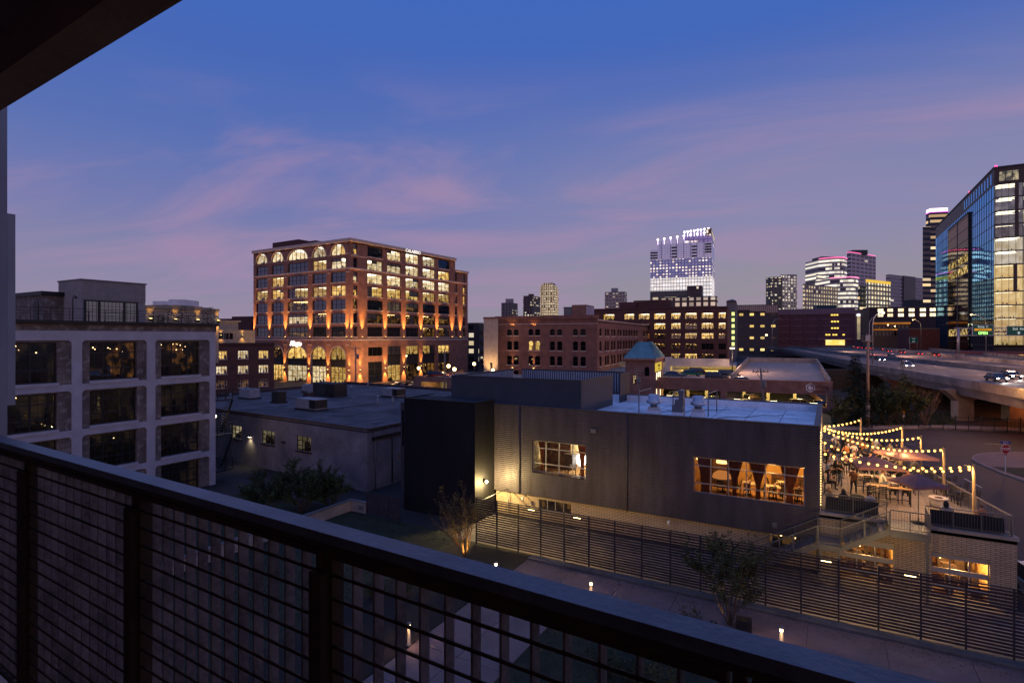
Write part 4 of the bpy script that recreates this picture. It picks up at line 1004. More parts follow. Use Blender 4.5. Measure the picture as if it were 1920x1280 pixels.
# plant screen on the roof
sx0, sx1, sy0, sy1, sz0, sz1 = -28.4, -16.3, 39.2, 51.0, ZRF, 10.66
b = MB()
b.box(sx0, sy0, sz0 + .05, sx1, sy0 + .12, sz1); b.box(sx1 - .1, sy0 + .121, sz0 + .05, sx1, 46.3, sz1); b.box(sx1 - .1, 48.3, sz0 + .05, sx1, sy1, sz1)
b.box(sx0, sy1 - .1, sz0 + .05, sx1 - .101, sy1, sz1) if False else None
b.box(sx0 + .6, sy1 - .1, sz0 + .05, sx1 - .101, sy1, sz1)
b.box(sx0, sy0 + .121, sz0 + .05, sx0 + .1, sy1 - 1.2, sz1)
ps = b.build('plant_screen', mScr, rest)
b = MB()
for k in range(46): x = sx0 + .7 + k * .25; b.box(x, sy1 - .2, sz0 + .2, x + .12, sy1 - .101, sz1 - .06)
b.build('ribs', M('galvanised_rib', (.34, .36, .40), .5, .4, var=.1), ps); b = MB()
for k in range(34): y = sy0 + .5 + k * .3; b.box(sx0 + .101, y, sz0 + .2, sx0 + .2, y + .14, sz1 - .06)
b.build('ribs', M('galvanised_rib', (.34, .36, .40), .5, .4, var=.1), ps)
b = MB(); b.box(sx0 - .03, sy0 - .03, sz1, sx1 + .03, sy0 + .15, sz1 + .06); b.box(sx1 - .13, sy0 + .151, sz1, sx1 + .03, 46.3, sz1 + .06); b.box(sx1 - .13, 48.3, sz1, sx1 + .03, sy1, sz1 + .06); b.box(sx0 + .6, sy1 - .22, sz1, sx1 - .14, sy1 + .03, sz1 + .06); b.box(sx0 - .03, sy0 + .151, sz1, sx0 + .22, sy1 - 1.2, sz1 + .06); b.build('cap_rail', mDarkFrame, ps)
# roof details
b = MB()
for i, (px, py) in enumerate(((1108, 766), (1122, 760), (1128, 756), (1136, 752), (1142, 749))): g = G(px, py, ZRF); b.lathe(g, [(.16, 0), (.12, .18), (.03, .22)], 8, 0 if i % 2 else 1)
b.build('roof_drain', [mDarkFrame, mWhitePaint], rest)
b = MB(); xs_ = [G(px, 753, ZRF).x for px in (1198, 1262, 1328)]
for px, py in ((1198, 775), (1262, 778), (1328, 781)):
    g = G(px, py, ZRF); b.bar(g, (g.x, g.y, ZRF + 1.75), .07); b.bar((g.x, g.y, ZRF + 1.72), (g.x + .1, g.y + 3.0, ZRF + 1.72), .07); b.bar((g.x + .1, g.y + 3, ZRF), (g.x + .1, g.y + 3, ZRF + 1.75), .07)
b.build('pipe_frame', mGreySteel, rest)
mFan = M('spun_aluminium', (.46, .47, .50), .35, .8, var=.15, scale=4)
for i, (px, py, lab) in enumerate(((1226, 780, 'left of the three exhaust fans on the white roof, mushroom shaped and brightest'), (1309, 784, 'right of the three exhaust fans on the white roof, mushroom shaped'))):
    g = G(px, py, ZRF); t = thing('exhaust_fan', lab, 'exhaust fan', g, 0, 'exhaust fans on the white roof')
    b = MB(); b.box(-.42, -.42, 0, .42, .42, .5); b.build('kerb', mWhitePaint, t, True)
    b = MB(); b.box(-.36, -.36, .5, .36, .36, .72); b.build('base', mFan, t, True)
    b = MB(); b.lathe((0, 0, .72), [(.25, 0), (.28, .18), (.52, .26), (.55, .44), (.46, .52), (.40, .56), (.42, .86), (.34, .92), (.05, .95)], 20); b.build('cowl', mFan, t, True)
g = G(1272, 783, ZRF); t = thing('kitchen_vent', 'square grey upblast vent with tall box, middle of the fans on the white roof', 'exhaust fan', g, 0)
b = MB(); b.box(-.4, -.4, 0, .4, .4, .45); b.build('kerb', mWhitePaint, t, True)
b = MB(); b.box(-.38, -.38, .45, .38, .38, .95); b.box(-.2, -.3, .95, .42, .3, 1.35); b.build('housing', mGreySteel, t, True)
b = MB(); b.box(.05, -.2, 1.35, .4, .22, 1.95); b.box(.0, -.25, 1.95, .45, .27, 2.02); b.build('stack', mGreySteel, t, True)
for i in range(5):
    px, py = (1254, 1317, 1382, 1450, 1526)[i], (741, 744.5, 748.5, 752, 756)[i]
    b = MB(); q, k_ = onv(px, VB + .1); b.box(q - .25, VB + .021, ZT_ - .2, q + .25, VB + .35, ZT_ + .0); c = b.build('wall_light', E('rear_wall_light', (1, .88, .6), 8, False), rest)
# ground storey in cream brick
pG = V2(UL, VF + .28); hg = []
def sg(px): return onv(px, VF + .28)[0] - UL
hg.append((sg(1010), sg(1071), .75, 1.62)); hg.append((sg(1441), sg(1502), .85, 1.8)); hg.append((sg(1437), sg(1462), 0, .6)) if False else None
b = MB(); wall(b, pG, dU, SL, 0, ZB_, hg, .2)
pP = V2(UR, VF); DW = 8.45 - UR
def sp_(px): return onv(px, VF)[0] - UR
g1 = (sp_(1573), sp_(1677), .02, 2.34); g2 = (sp_(1746), sp_(1856), .02, 2.3)
wall(b, pP, dU, DW, 0, 3.5, [g1, g2], .25)
DK = [V2(UR, VF), V2(8.45, VF), V2(4.0, 57.6), V2(UR, 57.6)]
e_ = (DK[2] - DK[1]); wall(b, DK[1], e_.normalized(), e_.length, 0, 3.5, [], .2); wall(b, DK[2], -dU, 4.4, 0, 3.5, [])
b.build('brick_base', mBrickCream, rest)
b = MB(); strip(b, pP, dU, 0, DW + .08, 3.5, 3.68, .1, .3); strip(b, DK[1], e_.normalized(), .3, e_.length, 3.5, 3.68, .1, .3); b.build('coping', mConc, rest)
b = MB(); n_ = 11
mDeck = M('deck_paver', (.24, .185, .15), .8, var=.14, scale=1.0, bump=.1)
for j in range(24):
    v0_, v1_ = VF + .3 + j * .82, VF + .3 + (j + 1) * .82 - .02
    if v1_ > 57.5: break
    ue = 8.1 - (v0_ - VF) * (4.45 / 19.9)
    u0_ = UR + .01
    while u0_ < ue: b.box(u0_, v0_, 3.55, min(u0_ + .8, ue), v1_, 3.7); u0_ += .82
b.build('deck', mDeck, rest)
b = MB(); b.prism([p[:] for p in DK], 3.3, 3.54); b.build('deck_slab', mConcD, rest)
for h, cd in ((hg[0], RA), (hg[1], RA)):
    window(rest, pG, dU, *h, 4 if h is hg[0] else 3, 1, mAlu, mGlass, dep=.15, bw=.05, room=cd, rdep=1.2, clutter=4, strips=0, bulbs=6)
mShopW = M('ochre_shop_wall', (.55, .33, .12), .8, var=.5, scale=1.8)
# glazed sectional doors under the patio
for i, g in enumerate((g1, g2)):
    a, c, z0, z1 = g; W_ = c - a
    fr = MB()
    for zz0, zz1 in ((2.0, z1), (1.18, 1.46), (.36, .62)): strip(fr, pP, dU, a + .01, c - .01, zz0, zz1, -.14, .2)
    for k in range(4): x = a + W_ * k / 3; x = min(max(x - .03, a), c - .06); strip(fr, pP, dU, x, x + .06, .0, 2.0, -.143, .19)
    wv = fr.build('glazed_door', M('grey_door_panel', (.33, .32, .33), .5, .3, var=.06), rest)
    pn = MB(); pn.quad(*[wp(pP, dU, s, z, .17) for s, z in ((a, .05), (c, .05), (c, z1), (a, z1))]); pn.build('pane', mGlass, wv)
    inst('room', room_mesh(W_, z1 - .05, 5, [mShopW, mFloorIn, mShopW, mBulbW], i, clutter=14, strips=0, bulbs=22), wv, wmat(pP, dU, a, .05, .25))
    light('POINT', wp(pP, dU, (a + c) / 2, 1.9, 1.2), 420 if i else 200, (1, .6, .2), shadow_soft_size=.3)
# real dining rooms behind the two big windows
mWallO = M('ochre_interior_wall', (.55, .34, .13), .8, var=.12, scale=.8); mWoodF = M('oak_floor', (.30, .17, .08), .5, var=.2, scale=2)
mWallF = M('floral_wall', (.62, .46, .16), .8, var=.6, scale=1.6, c2=(.75, .68, .5))
def big_window(h, nc, room_mat, rd, name):
    a, c, z0, z1 = h; W_ = c - a; g0 = .14
    fr = MB(); mt = wmat(pS, dU, a, z0); Hh = z1 - z0
    for i in range(nc + 1): x = min(max(W_ * i / nc - .03, 0), W_ - .06); fr.box(x, g0, 0, x + .06, g0 + .08, Hh)
    for zf in (0, .27, .76, 1): z_ = min(max(Hh * zf - .03, 0), Hh - .06); fr.box(.061, g0 + .004, z_, W_ - .061, g0 + .076, z_ + .06)
    wv = fr.build('window', mAlu, rest, True); wv.matrix_local = rootm(rest).inverted() @ mt; ROOTM[wv.name] = mt
    g = MB(); g.quad((0, g0 + .04, 0), (W_, g0 + .04, 0), (W_, g0 + .04, Hh), (0, g0 + .04, Hh)); q = g.build('pane', mGlass, wv, True); ROOTM.pop(q.name, None)
    rb = MB(); x0, x1 = UL + a - .5, UL + c + .5; y0, y1 = VF + .27, VF + rd; zz0, zz1 = z0 - .12, z1 + .5
    rb.quad((x0, y1, zz0), (x1, y1, zz0), (x1, y1, zz1), (x0, y1, zz1), 0); rb.quad((x0, y0, zz0), (x0, y1, zz0), (x0, y1, zz1), (x0, y0, zz1), 0); rb.quad((x1, y1, zz0), (x1, y0, zz0), (x1, y0, zz1), (x1, y1, zz1), 0)
    rb.quad((x0, y0, zz0), (x1, y0, zz0), (x1, y1, zz0), (x0, y1, zz0), 1); rb.quad((x0, y1, zz1), (x1, y1, zz1), (x1, y0, zz1), (x0, y0, zz1), 0)
    rb.build('dining_room', [room_mat, mWoodF], rest)
    return zz0
zf1 = big_window(W1, 4, mWallF, 4.5, 'W1'); zf2 = big_window(W2, 6, mWallO, 5.0, 'W2')
w1x = lambda f: UL + W1[0] + (W1[1] - W1[0]) * f
w2x = lambda f: UL + W2[0] + (W2[1] - W2[0]) * f
mCur = M('rust_velvet_curtain', (.34, .095, .03), .9, var=.25, scale=6)
def curtain(x, w, zt, zb, waist, lab):
    c_ = thing('curtain', lab, 'curtain', (x, VF + .42, zb), 0, 'rust curtains in the restaurant windows')
    b = MB(); nu, nv = 26, 14; vs = []
    for j in range(nv + 1):
        t = j / nv; z = zt + (zb - zt) * t
        k = 1 - (1 - waist) * (math.sin(min(t / .78, 1) * math.pi / 2) ** 1.25 if t < .78 else 1 - .10 * (t - .78) / .22)
        for i in range(nu + 1): s = i / nu - .5; vs.append((x + s * w * k, VF + .42 + .045 * math.sin(i * 1.9) * (.4 + k), z))
    b.add(vs, [(j * (nu + 1) + i, j * (nu + 1) + i + 1, (j + 1) * (nu + 1) + i + 1, (j + 1) * (nu + 1) + i) for j in range(nv) for i in range(nu)], 0, True)
    b.build('drape', mCur, c_)
    b = MB(); zt_ = zt + (zb - zt) * .78; b.box(x - w * waist * .55, VF + .36, zt_ - .03, x + w * waist * .55, VF + .49, zt_ + .03); b.build('tie_band', mCur, c_)
    return c_
curtain(w2x(.105), 1.05, W2[3] + .1, zf2, .5, 'rust curtain at the left end of the long restaurant window')
curtain(w2x(.385), 1.1, W2[3] + .1, zf2, .22, 'rust curtain gathered left of the middle of the long restaurant window')
curtain(w2x(.60), 1.15, W2[3] + .1, zf2, .22, 'rust curtain gathered right of the middle of the long restaurant window')
curtain(w2x(.875), 1.2, W2[3] + .1, zf2, .28, 'rust curtain gathered near the right end of the long restaurant window')
curtain(w1x(.9), .75, W1[3] + .1, zf1, .4, 'rust curtain at the right edge of the small restaurant window')
curtain(w1x(.15), .7, W1[3] + .1, zf1, .3, 'rust curtain at the left edge of the small restaurant window')
mShade = E('lampshade_glow', (1, .62, .22), 2.6); mShadeW = E('bright_white_lamp', (1, .95, .85), 9)
mDarkWood = M('dark_wood', (.04, .02, .012), .5, var=.3, scale=4)
for f, y, z, lab in ((.24, 1.8, 5.55, 'glowing patterned lampshade high in the second pane of the long restaurant window'), (.05, 1.5, 5.7, 'glowing lampshade high in the left pane of the long restaurant window')):
    t = thing('pendant_lamp', lab, 'lamp', (w2x(f), VF + y, z), 0)
    b = MB(); b.lathe((0, 0, 0), [(.42, 0), (.33, .5)], 20); b.build('shade', mShade, t, True)
    b = MB(); b.tube([(0, 0, .45), (0, 0, .9)], .012, 6); b.build('cord', mDarkFrame, t, True)
t = thing('fringe_lamp', 'amber fringed lamp hanging over the dark table in the long restaurant window', 'lamp', (w2x(.24), VF + 1.5, 4.75), 0)
b = MB(); b.lathe((0, 0, 0), [(.62, -.12), (.55, .1), (.35, .28), (.08, .34)], 18); b.build('shade', E('amber_shade', (1, .34, .08), .55), t, True)
b = MB(); b.tube([(0, 0, .3), (0, 0, 1.6)], .012, 6); b.build('cord', mDarkFrame, t, True)
t = thing('white_lamp', 'big bright white paper lamp behind the small restaurant window', 'lamp', (w1x(.80), VF + 1.3, zf1 + .75), 0)
b = MB(); b.lathe((0, 0, 0), [(.12, -.1), (.34, .1), (.38, .5), (.30, .72), (.1, .82)], 18); b.build('shade', mShadeW, t, True)
b = MB(); b.tube([(0, 0, -.75), (0, 0, -.05)], .03, 8); b.lathe((0, 0, -.75), [(.2, 0), (.2, .03), (.03, .06)], 12); b.build('stand', mDarkFrame, t, True)
t = thing('cabinet', 'dark cabinet standing in the middle of the small restaurant window', 'cabinet', (w1x(.63), VF + 1.0, zf1), 0)
b = MB(); b.box(-.36, -.3, .4, .36, .3, 1.45); b.box(-.42, -.34, 1.45, .42, .34, 1.55); b.build('body', mDarkWood, t, True)
b = MB()
for x in (-.32, .27): b.box(x, -.28, 0, x + .05, -.2, .4); b.box(x, .2, 0, x + .05, .28, .4)
b.build('legs', mDarkWood, t, True)
b = MB(); b.box(.08, -.315, .72, .28, -.3, .84); b.box(.16, -.315, .58, .24, -.3, .68); b.build('notice', mWhitePaint, t, True)
t = thing('picture', 'amber lit picture panel on the left inside the small restaurant window', 'picture', (w1x(.2), VF + 2.5, zf1 + .5), 0)
b = MB(); b.box(-.75, 0, 0, .75, .05, .55); b.build('panel', E('amber_panel', (1, .35, .05), .8), t, True)
b = MB(); b.box(-.8, -.02, -.05, .8, .04, 0); b.box(-.8, -.02, .55, .8, .04, .6); b.build('frame', mDarkWood, t, True)
for f, P in ((.06, 45), (.42, 85), (.70, 330), (.97, 200)): light('POINT', (w2x(f), VF + 2.2, W2[3] + .2), P, (1, .56, .16), shadow_soft_size=.2)
light('POINT', (w1x(.72), VF + 2.9, W1[3] + .1), 520, (1, .78, .4), shadow_soft_size=.2); light('POINT', (w1x(.2), VF + 2, W1[3]), 5, (1, .5, .2), shadow_soft_size=.2)

# furniture seen through the windows
b = MB(); b.box(w2x(.13), VF + 2.6, zf2 + .002, w2x(.37), VF + 2.7, W2[3] + .3); b.box(w2x(-.02), VF + 3.4, zf2 + .002, w2x(.13), VF + 3.5, W2[3] + .3); b.box(w2x(.66), VF + 4.88, zf2 + .003, w2x(.98), VF + 4.94, zf2 + .85); b.box(w2x(.67), VF + 4.86, zf2 + 1.5, w2x(.74), VF + 4.94, zf2 + 1.75); b.box(w2x(.45), VF + 4.86, zf2 + .9, w2x(.5), VF + 4.94, zf2 + 1.9)
b.build('inner_partition', M('brown_partition', (.10, .045, .02), .7, var=.4, scale=3), rest)
b = MB(); b.box(w1x(-.05), VF + 2.1, zf1 + .002, w1x(.52), VF + 2.2, W1[3] + .3); b.build('inner_partition', MATS['brown_partition'], rest)
# ---- corner floodlight and its bracket
t = thing('flood_lamp', 'glaring flood lamp on the black tower beside the cream brick wall', 'lamp', (UL + .02, 36.1, 2.9), 0)
b = MB(); b.box(0, -.1, -.1, .18, .1, .1); b.build('housing', mDarkFrame, t, True)
b = MB(); b.ball((.24, 0, -.02), .10, 12, 8); b.build('bulb', E('flood_glow', (1, .80, .42), 60, False), t, True)
light('POINT', (UL + .62, 36.0, 2.75), 1500, (1, .70, .26), shadow_soft_size=.12)
b = MB(); b.tube([(UL + 1.2, VF - .02, 2.1), (UL + 2.9, 35.0, 1.3)], .03, 6); b.tube([(UL + 1.2, VF - .02, 2.1), (UL - .0, 34.2, 1.5)], .03, 6); b.build('stay_rod', mGreySteel, rest)
b = MB()
for px in (982, 1255): q = onv(px, VF)[0]; b.tube([(q, VF + .2, 1.7), (q, VF - .15, 1.65)], .03, 6); b.lathe((q, VF - .2, 1.45), [(.08, 0), (.08, .22), (.03, .25)], 10)
b.build('small_lamp', M('pale_lamp', (.6, .6, .6), .4), rest)

# ================================================================ steel stair from the patio down to the court
stair = thing('patio_stair', 'grey steel stair with mid landing leading down from the patio', 'stair', (2.9, 36.5, 0))
mSt = M('stair_grey_steel', (.10, .105, .12), .5, .4, var=.12)
y0, y1 = 35.9, 37.55
b = MB(); b.box(2.9, y0, 3.58, 4.65, y1 + .14, 3.69); b.box(2.9, y0, 3.3, 4.65, y0 + .06, 3.57); b.box(4.59, y0 + .061, 3.3, 4.65, y1, 3.57); tl_ = b.build('top_landing', mSt, stair)
b = MB(); b.box(-.5, y0, 2.2, .6, y1, 2.3); b.box(-.5, y0, 1.98, .6, y0 + .06, 2.199); b.build('mid_landing', mSt, stair)
for (ua, za, ub, zb) in ((2.9, 3.69, .6, 2.3), (-.5, 2.3, -4.3, 0.06)):
    b = MB(); n_ = max(3, int((za - zb) / .175))
    for k in range(1, n_):
        u_ = ua + (ub - ua) * k / n_; z_ = za + (zb - za) * k / n_; b.box(u_ - .15, y0 + .05, z_ - .03, u_ + .14, y1 - .05, z_); b.box(u_ + .13, y0 + .05, z_, u_ + .14, y1 - .05, z_ + .15)
    for y in (y0 + .03, y1 - .03): b.bar((ua, y, za - .12), (ub, y, zb - .12), .05, .28)
    b.build('flight', mSt, stair)
b = MB()
def railrun(mb, p, q, h=1.05, npost=2, pick=.12, post=.05):
    p = Vector(p); q = Vector(q); up = Vector((0, 0, 1))
    for k in range(npost): a = p.lerp(q, k / (npost - 1)); mb.bar(a, a + up * h, post)
    mb.bar(p + up * h, q + up * h, .055); mb.bar(p + up * .12, q + up * .12, .035)
    n = int((q - p).length / pick)
    for k in range(1, n): a = p.lerp(q, k / n); mb.bar(a + up * .12, a + up * h, .012)
railrun(b, (2.9, y0 + .03, 3.69), (4.62, y0 + .03, 3.69), npost=3); railrun(b, (4.62, y0 + .1, 3.69), (4.62, y1, 3.69), npost=2)
for y in (y0 + .03, y1 - .03):
    railrun(b, (2.85, y, 3.6), (.62, y, 2.3), npost=3); railrun(b, (.6, y, 2.3), (-.48, y, 2.3), npost=2); railrun(b, (-.55, y, 2.25), (-4.2, y, .1), npost=4)
b.build('railing', mSt, stair)
b = MB()
for x, z in ((4.5, 3.3), (.5, 2.0), (-.4, 2.0)): b.bar((x, y0 + .1, 0), (x, y0 + .1, z), .12)
b.build('support_post', mSt, stair)

# ================================================================ patio railing, poles, string lights
pr_ = thing('patio_railing', 'grey picket railing round the roof patio', 'railing', (4, VF, 3.68))
b = MB(); railrun(b, (UR + .1, VF + .12, 3.68), (2.85, VF + .12, 3.68), npost=3); railrun(b, (2.85, VF + .12, 3.68), (2.85, VF - .1, 3.68)); railrun(b, (4.66, VF + .12, 3.68), (8.25, VF + .12, 3.68), npost=4); b.build('front_run', mSt, pr_)
ed_ = e_.normalized(); nrm = V2(ed_.y, -ed_.x)
def edge(t, o=-.15): q = DK[1] + ed_ * t + nrm * o; return q
b = MB(); a, c = edge(.1), edge(e_.length); railrun(b, (a.x, a.y, 3.68), (c.x, c.y, 3.68), npost=12, pick=.14); railrun(b, (c.x, c.y, 3.68), (UR + .1, c.y, 3.68), npost=4, pick=.14); b.build('street_run', M('warm_grey_rail', (.22, .19, .17), .5, .3), pr_)
mPole = M('timber_pole', (.32, .21, .10), .7, var=.2, scale=4)
poles = {}
for i, (px, yt, d_, lab) in enumerate(((1826, 868, 31.7, 'timber string-light pole nearest the camera on the patio edge'), (1770, 838, 35.3, 'timber string-light pole second nearest along the patio edge'), (1727, 815, 39, 'thin timber string-light pole in the middle of the patio edge'), (1692, 797, 42.7, 'timber string-light pole glowing orange by the yellow arrow sign'), (1614, 783, 48.2, 'timber string-light pole at the far back corner of the patio'))):
    w = W(px, d_); z = Zy(yt, d_); o = thing('light_pole', lab, 'pole', (w.x, w.y, 0), 0, 'string-light poles round the patio')
    b = MB(); b.tube([(w.x, w.y, 0), (w.x, w.y, z)], [.095, .075] if i != 2 else [.06, .05], 10); b.build('shaft', mPole, o)
    b = MB(); b.tube([(w.x, w.y, 3.2), (w.x, w.y, 3.45)], .13, 8); b.lathe((w.x, w.y, z), [(.08, 0), (.05, .05), (.001, .07)], 8); b.build('bracket', mDarkFrame, o)
    poles[i] = Vector((w.x, w.y, z - .08))
mBulb = E('festoon_bulb', (1.0, .50, .085), 8, False)
me_b = None
strings = [((1541, 797, 50.2), 4, .25, 9, 'short string of bulbs from the wall to the far corner pole'), ((1541, 799, 50.0), 3, .9, 22, 'string of bulbs from the wall to the orange-lit pole'), ((1541, 803, 48.0), 1, 1.1, 23, 'long string of bulbs from the wall to the second nearest pole'),
           ((1541, 798, 49.6), 2, 1.0, 20, 'string of bulbs from the wall to the thin middle pole'), ((1541, 824, 43.5), 0, 1.5, 20, 'second string from the nearest pole, reaching the wall half way back'), ((1541, 846, 38.3), 0, .8, 17, 'string of bulbs nearest the camera, from building corner to nearest pole')]
for (px, py, v), pi, sag, nb, lab in strings:
    u_, d_ = onv(px, v); A = Vector((UR + .06, v, Zy(py, d_))); B = poles[pi] + Vector((0, 0, -.15 if lab.startswith('second') else 0))
    t = thing('string_lights', lab, 'string lights', A, 0, 'string lights over the patio')
    pts = []
    for k in range(41): f = k / 40; p = A.lerp(B, f); p.z -= 4 * sag * f * (1 - f) * .55; pts.append(p)
    b = MB(); b.tube(pts, .010, 4); b.build('cable', mDarkFrame, t)
    for k in range(nb):
        f = (k + .5) / nb; p = A.lerp(B, f); p.z -= 4 * sag * f * (1 - f) * .55 + .10
        if me_b is None:
            q = MB(); q.ball((0, 0, 0), .066, 8, 6); q.lathe((0, 0, .05), [(.025, 0), (.025, .06)], 6, 1); oo = q.build('bulb_tmp', [mBulb, mDarkFrame]); me_b = oo.data; me_b.name = 'bulb'; bpy.data.objects.remove(oo)
        inst('bulb', me_b, t, Matrix.Translation(p))
        if k % 3 == 1: light('POINT', p + Vector((0, 0, -.1)), 72, (1.0, .58, .20), shadow_soft_size=.1)
# small lamps up the siding edge beside the patio
t = thing('rope_light', 'vertical rope light up the edge of the siding beside the patio', 'light', (UR + .05, VF + .6, 3.7))
b = MB()
for k in range(28): b.box(UR + .03, VF + .5, 3.9 + k * .16, UR + .07, VF + .53, 3.97 + k * .16)
b.build('leds', E('rope_glow', (1, .62, .2), 5, False), t)
b = MB(); b.box(UR + .001, VF + .48, 3.8, UR + .029, VF + .55, 8.5); b.build('channel', mDarkFrame, t)

# ================================================================ patio furniture
mBlkF = M('black_furniture', (.014, .013, .013), .5, .2, var=.1); mWoodT = M('patio_wood', (.34, .20, .10), .55, var=.2, scale=3); mSofa = M('black_cushion', (.014, .014, .018), .9, var=.25, scale=5)
ZD = 3.7
def sofa(x0, x1, y0, lab):
    t = thing('sofa', lab, 'sofa', ((x0 + x1) / 2, y0, ZD)); w = (x1 - x0) / 2
    b = MB(); b.box(-w, 0, .05, w, .85, .28); b.build('base', mSofa, t, True)
    n = max(2, int(2 * w / .8))
    for k in range(n):
        b = MB(); a = -w + 2 * w * k / n; c = -w + 2 * w * (k + 1) / n; b.prism([(a + .015, .22), (c - .015, .22), (c - .015, .84), (a + .015, .84)], .281, .44, top=[(a + .04, .24), (c - .04, .24), (c - .04, .82), (a + .04, .82)]); b.build('seat_cushion', mSofa, t, True)
    b = MB(); b.prism([(-w, 0), (w, 0), (w, .2), (-w, .2)], .281, .84, top=[(-w + .03, .02), (w - .03, .02), (w - .03, .14), (-w + .03, .14)]); b.build('backrest', mSofa, t, True)
    return t
sofa(-.15, 2.5, VF + .2, 'black lounge sofa on the patio left of the stair'); sofa(4.85, 8.0, VF + .2, 'long black lounge sofa on the patio right of the stair')
def mk_chair(kind):
    hs_ = .74 if kind == 'bar' else .45
    t = thing('bar_chair' if kind == 'bar' else 'cafe_chair', 'chair', 'chair'); t['tmp'] = 1
    b = MB(); b.box(-.21, -.21, hs_, .21, .21, hs_ + .05); b.build('seat', mBlkF, t, True)
    b = MB()
    for k in range(4): b.box(-.2, -.22 - .02 * k, hs_ + .12 + k * .1, .2, -.2 - .02 * k, hs_ + .18 + k * .1)
    for x in (-.2, .17): b.bar((x + .015, -.2, hs_ + .05), (x + .015, -.29, hs_ + .52), .03)
    b.build('backrest', mBlkF, t, True)
    for x in (-.19, .19):
        for y in (-.19, .19): b = MB(); b.bar((x, y, hs_), (x * 1.12, y * 1.12, 0), .032); b.build('leg', mBlkF, t, True)
    if kind == 'bar':
        b = MB()
        for p, q in (((-.2, .2), (.2, .2)), ((-.2, -.2), (.2, -.2)), ((-.2, -.2), (-.2, .2)), ((.2, -.2), (.2, .2))): b.bar((*p, .25), (*q, .25), .025)
        b.build('footrest', mBlkF, t, True)
    return t
chB = mk_chair('bar'); chC = mk_chair('cafe'); used = {}
chC_in = True
def place_chair(proto, loc, rz, lab, grp):
    if proto.name not in used: used[proto.name] = 1; o = proto; o.location = loc; o.rotation_euler = (0, 0, rz); o['label'] = lab; del o['tmp']
    else:
        o = dup(proto, loc, rz, lab)
        if 'tmp' in o: del o['tmp']
    o['group'] = grp; return o
def table(name, lab, x, y, lx, ly, hh, rot, top, ped=False):
    t = thing(name, lab, 'table', (x, y, ZD), rot)
    b = MB(); b.box(-lx / 2, -ly / 2, hh - .05, lx / 2, ly / 2, hh); b.build('tabletop', top, t, True)
    if ped:
        b = MB(); b.tube([(0, 0, 0), (0, 0, hh - .05)], .04, 8); b.lathe((0, 0, 0), [(.24, 0), (.24, .02), (.05, .05)], 12); b.build('pedestal', mBlkF, t, True)
    else:
        for sx in (-1, 1):
            for sy in (-1, 1): b = MB(); b.box(sx * (lx / 2 - .06) - .03, sy * (ly / 2 - .06) - .03, 0, sx * (lx / 2 - .06) + .03, sy * (ly / 2 - .06) + .03, hh - .05); b.build('leg', mBlkF, t, True)
        b = MB(); b.box(-lx / 2 + .06, -.02, .25, lx / 2 - .06, .02, .29); b.build('stretcher', mBlkF, t, True)
    return t
mPaleT = M('pale_tabletop', (.5, .42, .3), .6)
def GT(px, py, z): return G(px, py, z)
ta = GT(1641, 877, 4.75); tb = GT(1641, 892, 4.75); tc_ = GT(1666, 911, 4.75)
for nm, p, lab in (('a', ta, 'lit wooden high table farthest back in the middle of the patio'), ('b', tb, 'lit wooden high table in the middle of the patio, second row'), ('c', tc_, 'wooden high table nearest the stair, ringed by guests')):
    table('high_table', lab, p.x, p.y, 2.3, .75, 1.05, 0, mWoodT)
tp = [(1762, 915), (1782, 928), (1802, 944), (1745, 903)]
for i, (px, py) in enumerate(tp):
    g = GT(px, py, ZD); table('cafe_table', 'black cafe table by the street railing, ' + ('second from the umbrella', 'beside the fire pit row', 'nearest the right sofa', 'half under the purple umbrella')[i], g.x, g.y, .8, .8, .74, .2, mBlkF, True)
    for k, (dx, dy, a) in enumerate(((-.6, 0, -90), (.6, 0, 90), (0, .62, 180), (0, -.62, 0))):
        if k == 1 and i == 3: continue
        place_chair(chC, (g.x + dx, g.y + dy, ZD), rad(a) + .2, 'black cafe chair at the row of tables along the street railing', 'cafe chairs along the street railing')
fp = GT(1760, 950, ZD); t = thing('fire_pit', 'round pale fire pit with a dark hollow near the right sofa', 'fire pit', fp)
b = MB(); b.lathe((0, 0, 0), [(.44, 0), (.44, .52)], 28); b.build('body', M('pale_grey_concrete', (.33, .29, .27), .8), t, True)
b = MB(); b.lathe((0, 0, .52), [(.50, 0), (.50, .07), (.26, .07), (.24, .03), (.01, .03)], 28); b.build('rim', M('rim_concrete', (.42, .36, .34), .8), t, True)
b = MB(); b.lathe((0, 0, .56), [(.22, 0), (.15, .04), (.01, .05)], 12); b.build('lava_rock', M('lava', (.05, .02, .015), .9), t, True)
pg = GT(1607, 940, ZD); t = thing('pouf', 'low round black pouf between the sofa and the high tables', 'pouf', pg)
b = MB(); b.lathe((0, 0, 0), [(.38, 0), (.42, .15), (.42, .3), (.36, .38), (.01, .4)], 20); b.build('cushion', mSofa, t, True)
b = MB(); b.lathe((0, 0, 0), [(.425, .2), (.43, .21), (.425, .22)], 20); b.build('piping', mBlkF, t, True)
